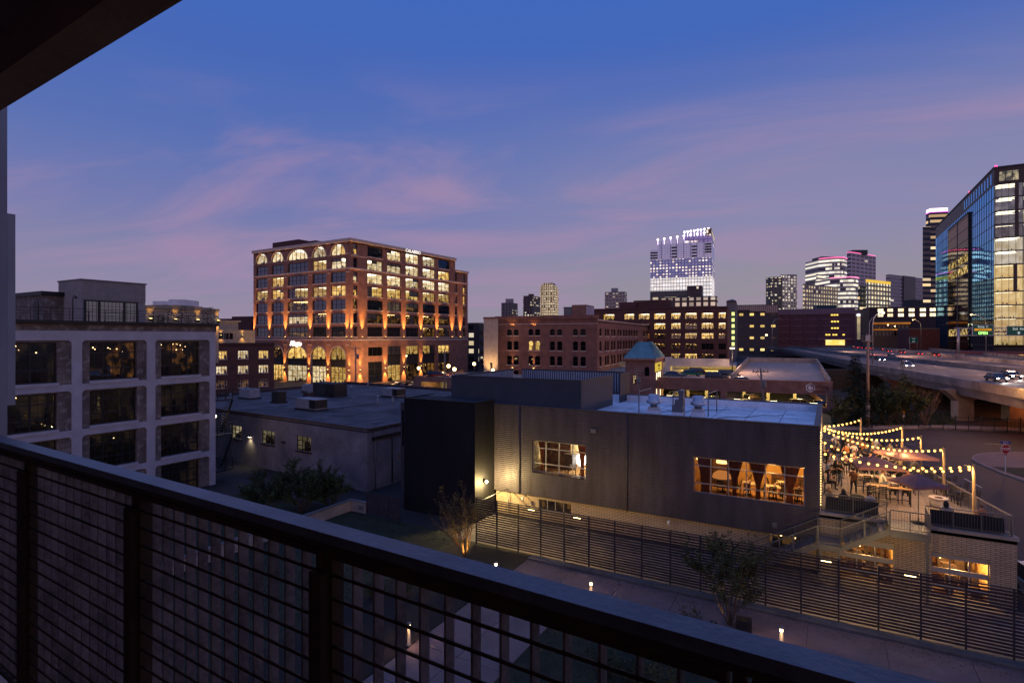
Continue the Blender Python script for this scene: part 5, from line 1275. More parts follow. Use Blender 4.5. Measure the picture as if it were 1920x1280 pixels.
# umbrellas
mUmb = M('purple_grey_canvas', (.21, .10, .095), .9, var=.15, scale=2)
for i, (px, py, half, rot, lab) in enumerate(((1722, 897, .98, .55, 'big square purple umbrella nearest the stair'), (1697, 846, 1.35, .5, 'square purple umbrella farther back by the street railing'), (1638, 863, 1.3, .3, 'square dark umbrella over the middle of the patio'))):
    p = G(px, py, 6.15); t = thing('umbrella', lab, 'umbrella', (p.x, p.y, ZD), rot, 'umbrellas on the patio')
    b = MB(); K = 4; ring = []
    for k in range(4): a = math.pi / 2 * k + math.pi / 4; ring.append((half * 1.414 * math.cos(a), half * 1.414 * math.sin(a)))
    top = (0, 0, 2.75); pts = []
    for k in range(4):
        a, c = ring[k], ring[(k + 1) % 4]
        mid = ((a[0] + c[0]) / 2 * .96, (a[1] + c[1]) / 2 * .96, 2.27)
        b.add([top, (*a, 2.22), mid], [(0, 1, 2)]); b.add([top, mid, (*c, 2.22)], [(0, 1, 2)])
        b.add([(*a, 2.22), (a[0], a[1], 2.08), (mid[0], mid[1], 2.12), mid], [(0, 1, 2, 3)]); b.add([mid, (mid[0], mid[1], 2.12), (c[0], c[1], 2.08), (*c, 2.22)], [(0, 1, 2, 3)])
    b.build('canopy', mUmb, t, True)
    b = MB(); b.tube([(0, 0, 0), (0, 0, 2.85)], .025, 8); b.build('pole', mGreySteel, t, True)
    b = MB(); b.lathe((0, 0, 0), [(.34, 0), (.34, .06), (.05, .1), (.04, .3)], 18); b.build('base', mBlkF, t, True)
    b = MB()
    for k in range(4): b.bar((0, 0, 2.6), (ring[k][0], ring[k][1], 2.2), .02)
    b.build('ribs', mBlkF, t, True)

# ================================================================ people
def person_mesh(pose):
    k = ('person', pose)
    if k in WC: return WC[k]
    P = {}; sit = pose in ('barsit', 'sofa', 'barsit2')
    hz = {'barsit': .92, 'barsit2': .92, 'sofa': .58}.get(pose, .94)
    lean = {'barsit': .10, 'barsit2': .02, 'sofa': -.10, 'walk': .05}.get(pose, 0.0)
    P['pel'] = (0, 0, hz); P['sp'] = (0, lean * .4, hz + .2); P['ch'] = (0, lean, hz + .40); P['nk'] = (0, lean * 1.15 + .01, hz + .55); P['hd'] = (0, lean * 1.2 + .03, hz + .66); P['ht'] = (0, lean * 1.2 + .03, hz + .755)
    R_ = {'pel': (.155, .115), 'sp': (.135, .10), 'ch': (.165, .115), 'nk': (.058, .058), 'hd': (.078, .09), 'ht': (.068, .078)}
    E_ = [('pel', 'sp'), ('sp', 'ch'), ('ch', 'nk'), ('nk', 'hd'), ('hd', 'ht')]
    for s, sx in (('l', -1), ('r', 1)):
        P['sh' + s] = (sx * .185, lean, hz + .455)
        if pose == 'stand': el, wr = (sx * .26, lean - .03, hz + .19), (sx * .24, .12, hz + .0)
        elif pose == 'stand2': el, wr = (sx * .25, .05, hz + .20), (sx * .08, .26, hz + .33)
        elif pose == 'walk': el, wr = (sx * .25, lean - sx * .14, hz + .20), (sx * .24, lean - sx * .12 + .1, hz - .02)
        elif pose == 'sofa': el, wr = (sx * .27, lean + .06, hz + .20), (sx * .17, .26, hz + .12)
        elif pose == 'barsit2': el, wr = (sx * .26, lean + .06, hz + .2), (sx * .12, .28, hz + (.36 if sx > 0 else .12))
        else: el, wr = (sx * .27, lean + .12, hz + .19), (sx * .15, lean + .34, hz + .17)
        P['el' + s] = el; P['wr' + s] = wr
        v = (Vector(wr) - Vector(el)).normalized(); P['ha' + s] = tuple(Vector(wr) + v * .085)
        P['hp' + s] = (sx * .095, 0, hz - .05)
        if sit: kn = (sx * .13, .44, hz - .0); an = (sx * .12, .40 if pose != 'sofa' else .50, hz - .45)
        elif pose == 'walk': kn = (sx * .1, .10 + sx * .14, .50); an = (sx * .1, sx * .26 - .02, .10)
        else: kn = (sx * .1, .02, .50); an = (sx * .11, -.02, .09)
        P['kn' + s] = kn; P['an' + s] = an; P['to' + s] = (an[0] + sx * .02, an[1] + .17, an[2] - .05)
        R_.update({'sh' + s: (.068, .062), 'el' + s: (.047, .047), 'wr' + s: (.031, .027), 'ha' + s: (.038, .018), 'hp' + s: (.10, .10), 'kn' + s: (.064, .064), 'an' + s: (.045, .045), 'to' + s: (.045, .032)})
        E_ += [('ch', 'sh' + s), ('sh' + s, 'el' + s), ('el' + s, 'wr' + s), ('wr' + s, 'ha' + s), ('pel', 'hp' + s), ('hp' + s, 'kn' + s), ('kn' + s, 'an' + s), ('an' + s, 'to' + s)]
    ks = list(P); me = bpy.data.meshes.new('person_skel'); me.from_pydata([P[x] for x in ks], [(ks.index(a), ks.index(c)) for a, c in E_], [])
    o = bpy.data.objects.new('person_skel', me); COL.objects.link(o)
    md = o.modifiers.new('Skin', 'SKIN'); md.use_smooth_shade = True
    sv = me.skin_vertices[0].data
    for i, x in enumerate(ks): sv[i].radius = R_[x]; sv[i].use_root = (x == 'pel')
    o.modifiers.new('Sub', 'SUBSURF').levels = 1; o.modifiers['Sub'].render_levels = 1
    bpy.context.view_layer.update()
    m2 = bpy.data.meshes.new_from_object(o.evaluated_get(bpy.context.evaluated_depsgraph_get()))
    bpy.data.objects.remove(o)
    # dress it: shirt, trousers, skin, shoes by the nearest bone
    part = {}
    for a, c in E_:
        if 'to' in c[:2] and c.startswith('to'): q = 3
        elif a[:2] in ('hp', 'kn') or c[:2] == 'hp': q = 1
        elif a[:2] in ('el', 'wr') or a in ('nk', 'hd'): q = 2
        elif (a, c) == ('ch', 'nk'): q = 0
        else: q = 0
        part[(a, c)] = q
    mb = MB(); mb.v = [tuple(v.co) for v in m2.vertices]
    for p in m2.polygons:
        c_ = p.center; best = 9; bq = 0
        for (a, e), q in part.items():
            A, B = Vector(P[a]), Vector(P[e]); ab = B - A; t = max(0, min(1, (c_ - A).dot(ab) / ab.length_squared)); d_ = (c_ - A - ab * t).length - .6 * (R_[a][0] + (R_[e][0] - R_[a][0]) * t)
            if d_ < best: best = d_; bq = q
        mb.f.append(tuple(p.vertices)); mb.m.append(bq); mb.sm.append(True)
    for s, sx in (('l', -1), ('r', 1)):   # fingers and thumb
        h_ = Vector(P['ha' + s]); f_ = (h_ - Vector(P['wr' + s])).normalized(); sd = f_.cross(Vector((0, 0, 1))).normalized() if abs(f_.z) < .95 else Vector((1, 0, 0))
        nn = sd.cross(f_)
        for k, ln in enumerate((.062, .075, .07, .055)):
            a = h_ + sd * (k - 1.5) * .019; mb.tube([a - f_ * .02, a + f_ * ln * .55, a + f_ * ln * .95 - nn * .02], [.010, .009, .007], 5, 2)
        a = h_ - f_ * .05 + sd * sx * -.03; mb.tube([a, a + (f_ * .6 - sd * sx * .7).normalized() * .05, a + (f_ - sd * sx * .4).normalized() * .075], [.012, .010, .008], 5, 2)
    hd = Vector(P['hd'])
    mb.ball(hd + Vector((0, .088, .005)), .016, 6, 4, 2, 1.4)
    for sx in (-1, 1): mb.ball(hd + Vector((sx * .08, 0, .01)), .022, 6, 4, 2, 1.5); mb.ball(hd + Vector((sx * .03, .078, .035)), .009, 6, 4, 3)
    mb.box(hd.x - .022, hd.y + .076, hd.z - .042, hd.x + .022, hd.y + .086, hd.z - .034, 3)
    ob = mb.build('person_tmp', [mSkin, mSkin, mSkin, mSkin]); me = ob.data; me.name = 'person_body'; bpy.data.objects.remove(ob); bpy.data.meshes.remove(m2)
    hb = {}
    for st in ('short', 'long', 'cap'):
        q = MB(); c_ = hd + Vector((0, -.012, .035))
        q.lathe(c_, [(.098 * math.cos(t), .105 * math.sin(t)) for t in [k * math.pi / 2 / 6 for k in range(-1, 6)]] + [(.002, .107)], 14)
        if st == 'long':
            for k in range(9): a = math.pi + math.pi * k / 8; e = c_ + Vector((.085 * math.cos(a), .08 * math.sin(a), 0)); q.tube([e, e + Vector((0, -.02, -.14)), e + Vector((0, -.015, -.30))], [.04, .042, .02], 6)
        if st == 'cap': q.prism([(c_.x - .07, c_.y + .07), (c_.x + .07, c_.y + .07), (c_.x + .05, c_.y + .17), (c_.x - .05, c_.y + .17)], c_.z + .0, c_.z + .018)
        ob = q.build('hair_tmp', mSkin); hb[st] = ob.data; hb[st].name = 'hair'; bpy.data.objects.remove(ob)
    WC[k] = (me, hb); return WC[k]
mSkin = M('skin', (.40, .22, .15), .6, var=.06); mShoe = M('shoe', (.03, .028, .028), .6)
CLO = {'black': (.014, .013, .014), 'white': (.62, .58, .54), 'navy': (.02, .025, .05), 'jeans': (.10, .13, .19), 'pink': (.52, .24, .19), 'brown': (.12, .055, .035), 'grey': (.16, .15, .15), 'beige': (.40, .30, .2), 'orange': (.42, .16, .06), 'blue': (.20, .24, .36), 'blond': (.32, .2, .09)}
cm = {k: M('cloth_' + k, v, .85, var=.2, scale=6) for k, v in CLO.items()}
def person(px, py, pose, yaw, top, legs, hair, style, lab, lift=0.0, seat=None, z=ZD):
    g = G(px, py, z); me, hb = person_mesh(pose)
    o = bpy.data.objects.new('person', me); COL.objects.link(o); o.location = (g.x, g.y, z + lift); o.rotation_euler = (0, 0, rad(yaw))
    tag(o, lab, 'person', 'guests on the patio')
    for i, m_ in enumerate((cm[top], cm[legs], mSkin, mShoe)): o.material_slots[i].link = 'OBJECT'; o.material_slots[i].material = m_
    h = bpy.data.objects.new('hair' if style != 'cap' else 'cap', hb[style]); COL.objects.link(h); h.parent = o
    h.material_slots[0].link = 'OBJECT'; h.material_slots[0].material = cm[hair]
    if seat == 'bar': place_chair(chB, (g.x, g.y, z), rad(yaw), 'black bar chair with a guest on it: ' + lab[:0] + 'occupied, at the patio bar tables', 'occupied bar chairs on the patio')
    return o
PEOPLE = [
 (1575, 911, 'stand2', 150, 'black', 'jeans', 'black', 'long', 'long-haired person in black top and pale jeans standing near the siding', None),
 (1566, 906, 'barsit2', -60, 'black', 'black', 'black', 'long', 'person in black seated beside the jeans wearer near the siding', 'bar'),
 (1600, 927, 'walk', -15, 'brown', 'black', 'black', 'short', 'person in brown top and black trousers walking across the patio', None),
 (1642, 859, 'stand', 5, 'white', 'black', 'black', 'short', 'person in white t-shirt standing at the back of the patio', None),
 (1655, 861, 'stand2', 100, 'black', 'black', 'black', 'short', 'person in black standing right of the white t-shirt at the back', None),
 (1676, 942, 'barsit', 5, 'white', 'black', 'white', 'cap', 'person in white shirt and white cap seated with back turned at the high table', 'bar'),
 (1699, 945, 'barsit', 0, 'black', 'black', 'black', 'short', 'person in black seated right of the white cap', 'bar'),
 (1651, 930, 'barsit', -75, 'white', 'jeans', 'brown', 'short', 'person in white tee leaning on the left end of the nearest high table', 'bar'),
 (1671, 915, 'barsit', 175, 'navy', 'black', 'black', 'short', 'person in navy facing the camera across the nearest high table', 'bar'),
 (1687, 918, 'barsit2', 180, 'black', 'black', 'brown', 'long', 'long-haired person in black facing the camera at the nearest high table', 'bar'),
 (1707, 926, 'barsit', 95, 'orange', 'black', 'black', 'short', 'person in orange-brown at the right end of the nearest high table', 'bar'),
 (1598, 884, 'barsit', -80, 'pink', 'beige', 'brown', 'short', 'person in pink shirt leaning forward at the left of the middle table', 'bar'),
 (1617, 886, 'barsit', 80, 'white', 'black', 'black', 'long', 'long-haired person in white facing the pink shirt', 'bar'),
 (1663, 886, 'barsit', 140, 'white', 'black', 'black', 'short', 'person in white seated right of the dark middle umbrella', 'bar'),
 (1650, 882, 'barsit2', 170, 'black', 'black', 'black', 'short', 'person in black seated left of the white shirt by the dark umbrella', 'bar'),
 (1677, 888, 'barsit', 110, 'grey', 'black', 'black', 'short', 'person in grey seated near the purple umbrella pole', 'bar'),
 (1560, 860, 'stand', -90, 'black', 'black', 'white', 'cap', 'person in black with a white cap at the back by the wall', None),
 (1551, 882, 'stand2', -60, 'black', 'black', 'black', 'short', 'person in black standing against the siding, half way back', None),
 (1549, 905, 'barsit', -95, 'blue', 'black', 'brown', 'short', 'person in pale blue shirt seated against the siding', 'bar'),
 (1553, 926, 'barsit2', -95, 'navy', 'black', 'black', 'long', 'long-haired person in navy seated near the siding corner', 'bar'),
 (1588, 870, 'barsit', 150, 'orange', 'black', 'black', 'short', 'person in orange top at the back left table', 'bar'),
 (1601, 868, 'barsit2', 180, 'white', 'grey', 'black', 'short', 'person in white at the back left table facing the camera', 'bar'),
 (1624, 872, 'barsit', -170, 'navy', 'black', 'blond', 'long', 'blond person in navy at the back middle of the patio', 'bar'),
 (1574, 861, 'barsit', 120, 'grey', 'black', 'black', 'short', 'person in grey seated at the far back left', 'bar'),
]
PEOPLE += [
 (1568, 849, 'stand2', 170, 'white', 'jeans', 'black', 'short', 'person in white and jeans at the very back near the wall', None),
 (1582, 851, 'barsit', -120, 'black', 'black', 'blond', 'long', 'blond person in black at the very back row', 'bar'),
 (1597, 853, 'barsit2', 150, 'pink', 'black', 'black', 'long', 'long-haired person in pink at the very back row', 'bar'),
 (1612, 855, 'barsit', 100, 'grey', 'jeans', 'black', 'short', 'person in grey and jeans at the very back row', 'bar'),
 (1629, 852, 'stand', 190, 'black', 'jeans', 'brown', 'long', 'brown-haired person in black standing left of the white t-shirt', None),
 (1670, 866, 'barsit2', 130, 'beige', 'black', 'black', 'short', 'person in beige half under the far purple umbrella', 'bar'),
 (1684, 868, 'barsit', 120, 'navy', 'navy', 'black', 'short', 'person in navy under the far purple umbrella', 'bar'),
 (1609, 897, 'barsit', -70, 'black', 'black', 'black', 'long', 'long-haired person in black seated behind the walking person', 'bar'),
 (1632, 899, 'barsit2', 165, 'brown', 'black', 'black', 'short', 'person in brown facing the camera at the second-row high table', 'bar'),
 (1560, 893, 'barsit', -100, 'white', 'black', 'black', 'short', 'person in white seated against the siding beside the pale blue shirt', 'bar'),
 (1590, 862, 'barsit2', -90, 'white', 'navy', 'brown', 'long', 'brown-haired person in white turned sideways at the back left', 'bar'),
 (1606, 861, 'barsit', 90, 'blue', 'black', 'black', 'short', 'person in pale blue at the back left facing left', 'bar'),
 (1618, 864, 'stand2', 180, 'orange', 'black', 'black', 'short', 'person in orange standing between the back tables', None),
 (1634, 866, 'barsit', -100, 'beige', 'black', 'blond', 'long', 'blond person in beige at the back middle', 'bar'),
 (1585, 890, 'barsit2', -60, 'white', 'black', 'black', 'cap', 'person in white and black cap left of the pink shirt', 'bar'),
 (1629, 888, 'barsit', -90, 'orange', 'jeans', 'black', 'short', 'person in orange and jeans at the farthest high table', 'bar'),
 (1640, 906, 'barsit2', 170, 'white', 'black', 'brown', 'long', 'brown-haired person in white between the second and nearest tables', 'bar'),
 (1660, 900, 'barsit', 180, 'pink', 'black', 'black', 'long', 'long-haired person in pink behind the nearest high table', 'bar'),
 (1690, 897, 'barsit', 120, 'beige', 'black', 'black', 'short', 'person in beige right of the second-row table', 'bar'),
 (1716, 905, 'stand', -20, 'grey', 'jeans', 'black', 'short', 'person in grey and jeans standing by the nearest umbrella', None),
 (1545, 868, 'stand', -95, 'grey', 'black', 'black', 'short', 'person in grey standing tight against the siding', None),
]
for px, py, pose, yaw, top, legs, hair, st_, lab, seat in PEOPLE:
    person(px, py, pose, yaw, top, legs, hair, st_, lab, 0 if pose in ('stand', 'stand2', 'walk') else -.035, seat)
def on_sofa(u, yaw, top, legs, hair, st_, lab, v=VF + .62):
    me, hb = person_mesh('sofa'); o = bpy.data.objects.new('person', me); COL.objects.link(o); o.location = (u, v, ZD - .03); o.rotation_euler = (0, 0, rad(yaw)); tag(o, lab, 'person', 'guests on the patio')
    for i, m_ in enumerate((cm[top], cm[legs], mSkin, mShoe)): o.material_slots[i].link = 'OBJECT'; o.material_slots[i].material = m_
    h = bpy.data.objects.new('hair', hb[st_]); COL.objects.link(h); h.parent = o; h.material_slots[0].link = 'OBJECT'; h.material_slots[0].material = cm[hair]
on_sofa(.75, 20, 'black', 'jeans', 'black', 'long', 'dark-haired person in a black top lounging on the left sofa')
on_sofa(.1, -10, 'beige', 'beige', 'blond', 'long', 'fair-haired person in beige at the left end of the left sofa')
on_sofa(2.1, 10, 'blue', 'navy', 'black', 'short', 'person in pale blue with back turned at the right end of the left sofa')
on_sofa(5.6, 5, 'white', 'jeans', 'black', 'long', 'dark-haired person in white at the left of the right sofa')
on_sofa(7.1, 15, 'orange', 'beige', 'brown', 'short', 'person in orange with brown hair at the right of the right sofa')
for i, (f, y) in enumerate(((.245, 1.5), (.49, 1.6), (.72, 1.5), (.80, 2.9), (.93, 1.6))):
    x_ = w2x(f); nm_ = ('first', 'second', 'third', 'fourth', 'fifth')[i]
    table('dining_table', 'dining table behind the long restaurant window, ' + nm_ + ' from the left', x_, VF + y, .9 if i else 1.3, .8, .76, 0, mDarkWood if i in (0, 4) else mPaleT, True)
    for dx, a in ((-.72, -90), (.72, 90), (0, 0)): place_chair(chC, (x_ + dx * (1.3 if i == 0 else 1), VF + y - (.62 if a == 0 else 0), ZD), rad(a) + .1 * i, 'dark dining chair behind the long restaurant window', 'dining chairs behind the long restaurant window')
    if i in (1, 2, 4):
        t = thing('table_vase', 'small leafy vase on the ' + nm_ + ' dining table from the left', 'vase', (x_ + .1, VF + y, ZD + .76)); b = MB(); b.lathe((0, 0, 0), [(.05, 0), (.07, .08), (.03, .18)], 10); b.build('vase', mWhitePaint, t, True); b = MB(); rr = random.Random(i)
        for k in range(40): q = Vector((rr.gauss(0, .1), rr.gauss(0, .1), .2 + rr.random() * .35)); b.add([q, q + Vector((.06, .02, .03)), q + Vector((.02, .06, .08))], [(0, 1, 2)])
        b.build('leaves', cm['black'], t, True)
# free bar chairs in front of the nearest high table
for dx in (-.9, -.35): place_chair(chB, (tc_.x + dx, tc_.y - .75, ZD), 0, 'empty black bar chair pushed up to the nearest high table, ' + ('left' if dx < -.5 else 'right') + ' of two', 'empty bar chairs on the patio')
place_chair(chB, (tb.x - .5, tb.y - .7, ZD), 0, 'empty black bar chair at the second-row high table', 'empty bar chairs on the patio'); place_chair(chB, (ta.x - .9, ta.y - .7, ZD), 0, 'empty black bar chair at the farthest high table', 'empty bar chairs on the patio')
for i, p in enumerate((ta, tb, tc_)):
    for k in range(5):
        t_ = ('left end', 'left of centre', 'centre', 'right of centre', 'right end')[k]
        x, y = p.x - .95 + k * .46, p.y + (.18 if k % 2 else -.15)
        b = MB(); b.lathe((x, y, ZD + 1.05), [(.032, 0), (.04, .13), (.036, .135)] if k % 2 else [(.035, 0), (.035, .15), (.013, .2), (.013, .26)], 10); o = b.build('glass' if k % 2 else 'bottle', mGlassW if False else M('drink_glass', (.5, .45, .35), .1, var=.1)); tag(o, ('drinking glass' if k % 2 else 'bottle') + ' on the ' + ('farthest', 'second-row', 'nearest')[i] + ' high table, ' + t_, 'glass' if k % 2 else 'bottle', 'drinks on the high tables')
# ================================================================ courtyard: slatted fence, gate, low wall, bollard lamps
VFN = 31.5
mFence = M('weathered_timber', (.034, .022, .026), .8, var=.42, scale=2.5, bump=.2, bscale=14)
mFPost = M('fence_post_grey', (.030, .023, .027), .7, var=.15)
fen = thing('slat_fence', 'long grey timber fence of horizontal slats between the path and the restaurant', 'fence', (-2, VFN, 0))
u0 = -20.75; nb = 24; st_ = 1.63
r = random.Random(21)
for i in range(nb):
    b = MB(); a, c = u0 + i * st_ + .04, u0 + (i + 1) * st_ - .04
    for k in range(19):
        z = .22 + k * .152; j = r.uniform(-.004, .004)
        b.box(a, VFN - .011 + j, z + r.uniform(-.004, .004), c, VFN + .009 + j, z + .094 + r.uniform(-.004, .004))
    b.build('slat_panel', mFence, fen)
for i in range(nb + 1):
    b = MB(); x = u0 + i * st_; b.box(x - .038, VFN - .03, 0, x + .038, VFN + .05, 3.12); b.build('post', mFPost, fen)
b = MB(); b.box(u0, VFN - .03, 3.124, u0 + nb * st_, VFN + .04, 3.16); b.build('cap_rail', mFPost, fen)
for px, pw in ((995, 45), (1081, 40), (1549, 70), (1707, 70), (1640, 45), (1600, 45)):
    u_ = onv(px, VFN)[0]
    if px not in (1640, 1600):
        b = MB(); b.box(u_ - .22, VFN + .055, 2.9, u_ + .22, VFN + .18, 2.96); b.build('strip_lamp', E('fence_lamp', (1, .72, .3), 9, False), fen)
    light('POINT', (u_, VFN + .9, 2.6), pw * (6 if px < 1100 else 1.5), (1, .62, .2), shadow_soft_size=.12)
gt = thing('timber_gate', 'short three-panel slatted gate beside the black stair tower', 'gate', (-30, 32.5, 0))
for i in range(3):
    b = MB(); a = -31.75 + i * 1.12
    for k in range(13): b.box(a + .04, 32.47, .12 + k * .125, a + 1.08, 32.50, .21 + k * .125)
    b.build('slat_panel', mFence, gt)
for i in range(4):
    b = MB(); x = -31.75 + i * 1.12; b.box(x - .03, 32.45, 0, x + .03, 32.53, 1.78); b.build('post', mFPost, gt)
lw = thing('low_wall', 'low pale concrete retaining wall round the corner of the lawn', 'wall', (-33.5, 30, 0))
b = MB(); b.box(-33.75, 18, 0, -33.45, 32.75, .82); b.box(-33.449, 32.45, 0, -31.85, 32.75, .82); b.build('wall', mConc, lw)
b = MB(); b.box(-33.8, 18, .822, -33.4, 32.8, .88); b.box(-33.399, 32.4, .822, -31.8, 32.8, .88); b.build('coping', mConcD, lw)
b = MB(); b.box(-32.6, 32.40, .25, -32.1, 32.449, .62); b.build('meter_box', mGreySteel, lw)
mBol = M('bollard_steel', (.20, .195, .20), .5, .5, var=.1); mBolG = E('bollard_glow', (1, .72, .34), 16)
for i, (px, py, lab) in enumerate(((930, 1057, 'bollard lamp at the path corner right of the glowing small tree'), (1108, 1093, 'bollard lamp standing by the middle of the long path'), (767, 1172, 'bollard lamp beside the pale path, seen through the railing'), (1465, 1180, 'bollard lamp just above the railing, right of the dim leafy tree'))):
    g = G(px, py, .92); t = thing('bollard_lamp', lab, 'lamp', (g.x, g.y, .04), 0, 'bollard lamps along the paths')
    b = MB(); b.lathe((0, 0, 0), [(.12, 0), (.12, .03), (.075, .05), (.075, .80)], 14); b.build('post', mBol, t, True)
    b = MB(); b.lathe((0, 0, .803), [(.062, 0), (.066, .07), (.066, .13), (.06, .135)], 14); b.build('lens', mBolG, t, True)
    b = MB(); b.lathe((0, 0, .94), [(.085, 0), (.09, .02), (.07, .07), (.02, .095)], 14); b.build('cap', mBol, t, True)
    light('SPOT', (g.x, g.y, .93), 190, (1, .52, .2), aim=(0, 0, -1), spot_size=rad(165), spot_blend=.6, shadow_soft_size=.09)
# ================================================================ planting
mBark = M('bark', (.085, .055, .035), .9, var=.3, scale=6, bump=.4, bscale=30)
mLeaf1 = M('leaf_olive', (.060, .062, .020), .7, var=.5, scale=1.6, spec=.25)
mLeaf2 = M('leaf_deep_green', (.034, .050, .020), .75, var=.5, scale=.8, spec=.2)
mNeedle = M('needle_green', (.014, .024, .014), .8, var=.4, scale=1.2, spec=.2)
def leaf(mb, q, s, r):
    u_ = Vector((r.uniform(-1, 1), r.uniform(-1, 1), r.uniform(-.6, 1))).normalized(); v_ = u_.cross(Vector((r.uniform(-1, 1), r.uniform(-1, 1), r.uniform(-1, 1)))).normalized()
    mb.add([q, q + u_ * s * .5 - v_ * s * .3, q + u_ * s, q + u_ * s * .5 + v_ * s * .3], [(0, 1, 2, 3)])
def tree(name, lab, cat, base, Ht, seed, stems=1, lean=.5, leaves=6, ls=.09, r0=.07, lm=None, group=None, depth=4, clear=.3, spread=.55, bm=None):
    r = random.Random(seed); t = thing(name, lab, cat, base, 0, group); tr = MB(); lf = MB()
    def grow(p, d, ln, rd, k):
        n = 3; pts = [p]; q = p
        for i in range(n):
            d = (d + Vector((r.uniform(-1, 1), r.uniform(-1, 1), r.uniform(-.3, .6))) * .16).normalized(); q = q + d * ln / n; pts.append(q)
        tr.tube(pts, [max(rd * (1 - .45 * i / n), .004) for i in range(n + 1)], 6 if k < 2 else (4 if k < 3 else 3), 0, False)
        if k >= depth - 1:
            for _ in range(leaves):
                f = r.random(); a = pts[min(int(f * n), n - 1)].lerp(pts[min(int(f * n) + 1, n)], r.random())
                leaf(lf, a + Vector((r.gauss(0, .06), r.gauss(0, .06), r.gauss(0, .06))) * (ln + .4), ls * r.uniform(.6, 1.5), r)
        if k < depth:
            m_ = 3 if k < depth - 1 else 4
            for j in range(m_):
                f = r.uniform(clear if k == 0 else .35, 1.0); i = min(int(f * n), n - 1); a = pts[i].lerp(pts[i + 1], f * n - i)
                ang = r.uniform(0, 6.283); sp_ = spread * r.uniform(.7, 1.35)
                e = (d + Vector((math.cos(ang) * sp_, math.sin(ang) * sp_, r.uniform(.0, .35)))).normalized()
                grow(a, e, ln * r.uniform(.5, .78), rd * .5, k + 1)
    B = Vector((*base[:2], base[2] if len(base) > 2 else 0))
    for s in range(stems):
        a = 6.283 * s / stems + r.uniform(-.4, .4); k_ = lean if stems > 1 else .05
        grow(B + Vector((math.cos(a), math.sin(a), 0)) * (.05 if stems > 1 else 0), Vector((math.cos(a) * k_, math.sin(a) * k_, 1)).normalized(), Ht * r.uniform(.44, .54), r0 if stems == 1 else r0 * .7, 0)
    tr.build('trunk', bm or mBark, t); lf.build('crown', lm or mLeaf1, t)
    return t
g = G(870, 1047); tree('tree', 'small multi-stemmed tree glowing orange from a light at its foot', 'tree', g, 4.2, 3, stems=9, lean=.42, leaves=6, ls=.075, r0=.05, depth=3, clear=.3)
light('SPOT', (g.x + .45, g.y - .5, .12), 1300, (1, .50, .10), aim=(-.22, .25, 1), spot_size=rad(80), spot_blend=.9, shadow_soft_size=.06)
b = MB(); b.lathe((g.x + .45, g.y - .5, .03), [(.07, 0), (.08, .06), (.05, .09)], 10); tag(b.build('ground_light', mDarkFrame), 'small dark ground light at the foot of the glowing tree', 'lamp')
g = G(1368, 1172); tree('tree', 'dim leafy small tree in front of the slatted fence, lit low on its left', 'tree', g, 4.3, 9, stems=8, lean=.40, leaves=14, ls=.12, r0=.05, depth=3, clear=.3)
light('SPOT', (g.x - .6, g.y - .3, .12), 900, (1, .62, .18), aim=(.14, .16, 1), spot_size=rad(75), spot_blend=.9, shadow_soft_size=.06)
b = MB(); b.lathe((g.x - .6, g.y - .3, .05), [(.07, 0), (.08, .06), (.05, .09)], 10); tag(b.build('ground_light', mDarkFrame), 'small dark ground light left of the leafy tree by the fence', 'lamp')
b = MB(); gg = G(1395, 1180, 0); b.obox(gg, .35, .3, .04, .5, .1); tag(b.build('utility_box', mDarkFrame), 'dark low utility box right of the leafy tree trunk', 'box')
for i, (px, py, ht, sd, lab) in enumerate(((500, 965, 3.6, 31, 'dark bushy shrub left of three below the warehouse wall'), (565, 962, 4.3, 32, 'tall dark shrub in the middle of three below the warehouse wall'), (618, 952, 3.2, 33, 'sparse dark shrub right of three below the warehouse wall'))):
    tree('shrub', lab, 'shrub', G(px, py), ht, sd, stems=9, lean=.75, leaves=18, ls=.14, r0=.05, lm=mLeaf2, group='shrubs below the warehouse', depth=3, clear=.2, spread=.75)
for i, (px, py, ht, sd, lab) in enumerate(((1135, 1262, 1.3, 41, 'low dark shrub behind the railing right of the path'), (1190, 1280, 1.4, 42, 'dark round shrub behind the railing, middle of the lower lawn'), (1250, 1300, 1.6, 43, 'leafy shrub with a few lit leaves low behind the railing'), (760, 1110, 1.1, 44, 'low shrub in the dark planting bed left of the path'), (700, 1120, 1.2, 45, 'second low shrub in the planting bed, farther left'), (1300, 1190, 1.5, 46, 'wispy low shrub just over the railing left of the leafy tree'))):
    tree('shrub', lab, 'shrub', G(px, py), ht, sd, stems=8, lean=1.0, leaves=8, ls=.08, r0=.025, lm=mLeaf1 if i in (2, 5) else mLeaf2, group='garden shrubs', depth=2, clear=.1, spread=.9)
# ================================================================ red brick warehouse behind the restaurant
DG = -dirvp(-1500); IG = V2(-DG.y, DG.x)
cm0 = W(1120, 140); Lm = 60
s931 = -hit(931, cm0, DG)[0]; p931 = cm0 - DG * s931
dmr = dirvp(1420)
mid = thing('brick_warehouse', 'old red brick warehouse with paired arched windows behind the dark restaurant block', 'warehouse', cm0)
prs = [(950.5, 959.8), (963, 972.3), (990.6, 999.4), (1003, 1012.6), (1031, 1040.3), (1044.5, 1054), (1074, 1083.6), (1088.3, 1098.3)]
wr_ = [(14.45, 16.15, .5), (10.55, 12.95, .35), (6.6, 9.05, .2), (2.6, 5.1, .1)]
fr_ = [(hit(a, p931, DG)[0], hit(c, p931, DG)[0]) for a, c in prs]
Rr = hit(1224, cm0, dmr)[0]
sd = [(1124, 1128.2)] + [(x, x + 3.6) for x0 in (1134, 1146, 1157.5, 1168.2, 1178.3, 1188) for x in (x0, x0 + 4.6)] + [(1206, 1209.5), (1211.5, 1214.5), (1218, 1221)]
rs_ = [(hit(a, cm0, dmr)[0], hit(c, cm0, dmr)[0]) for a, c in sd]
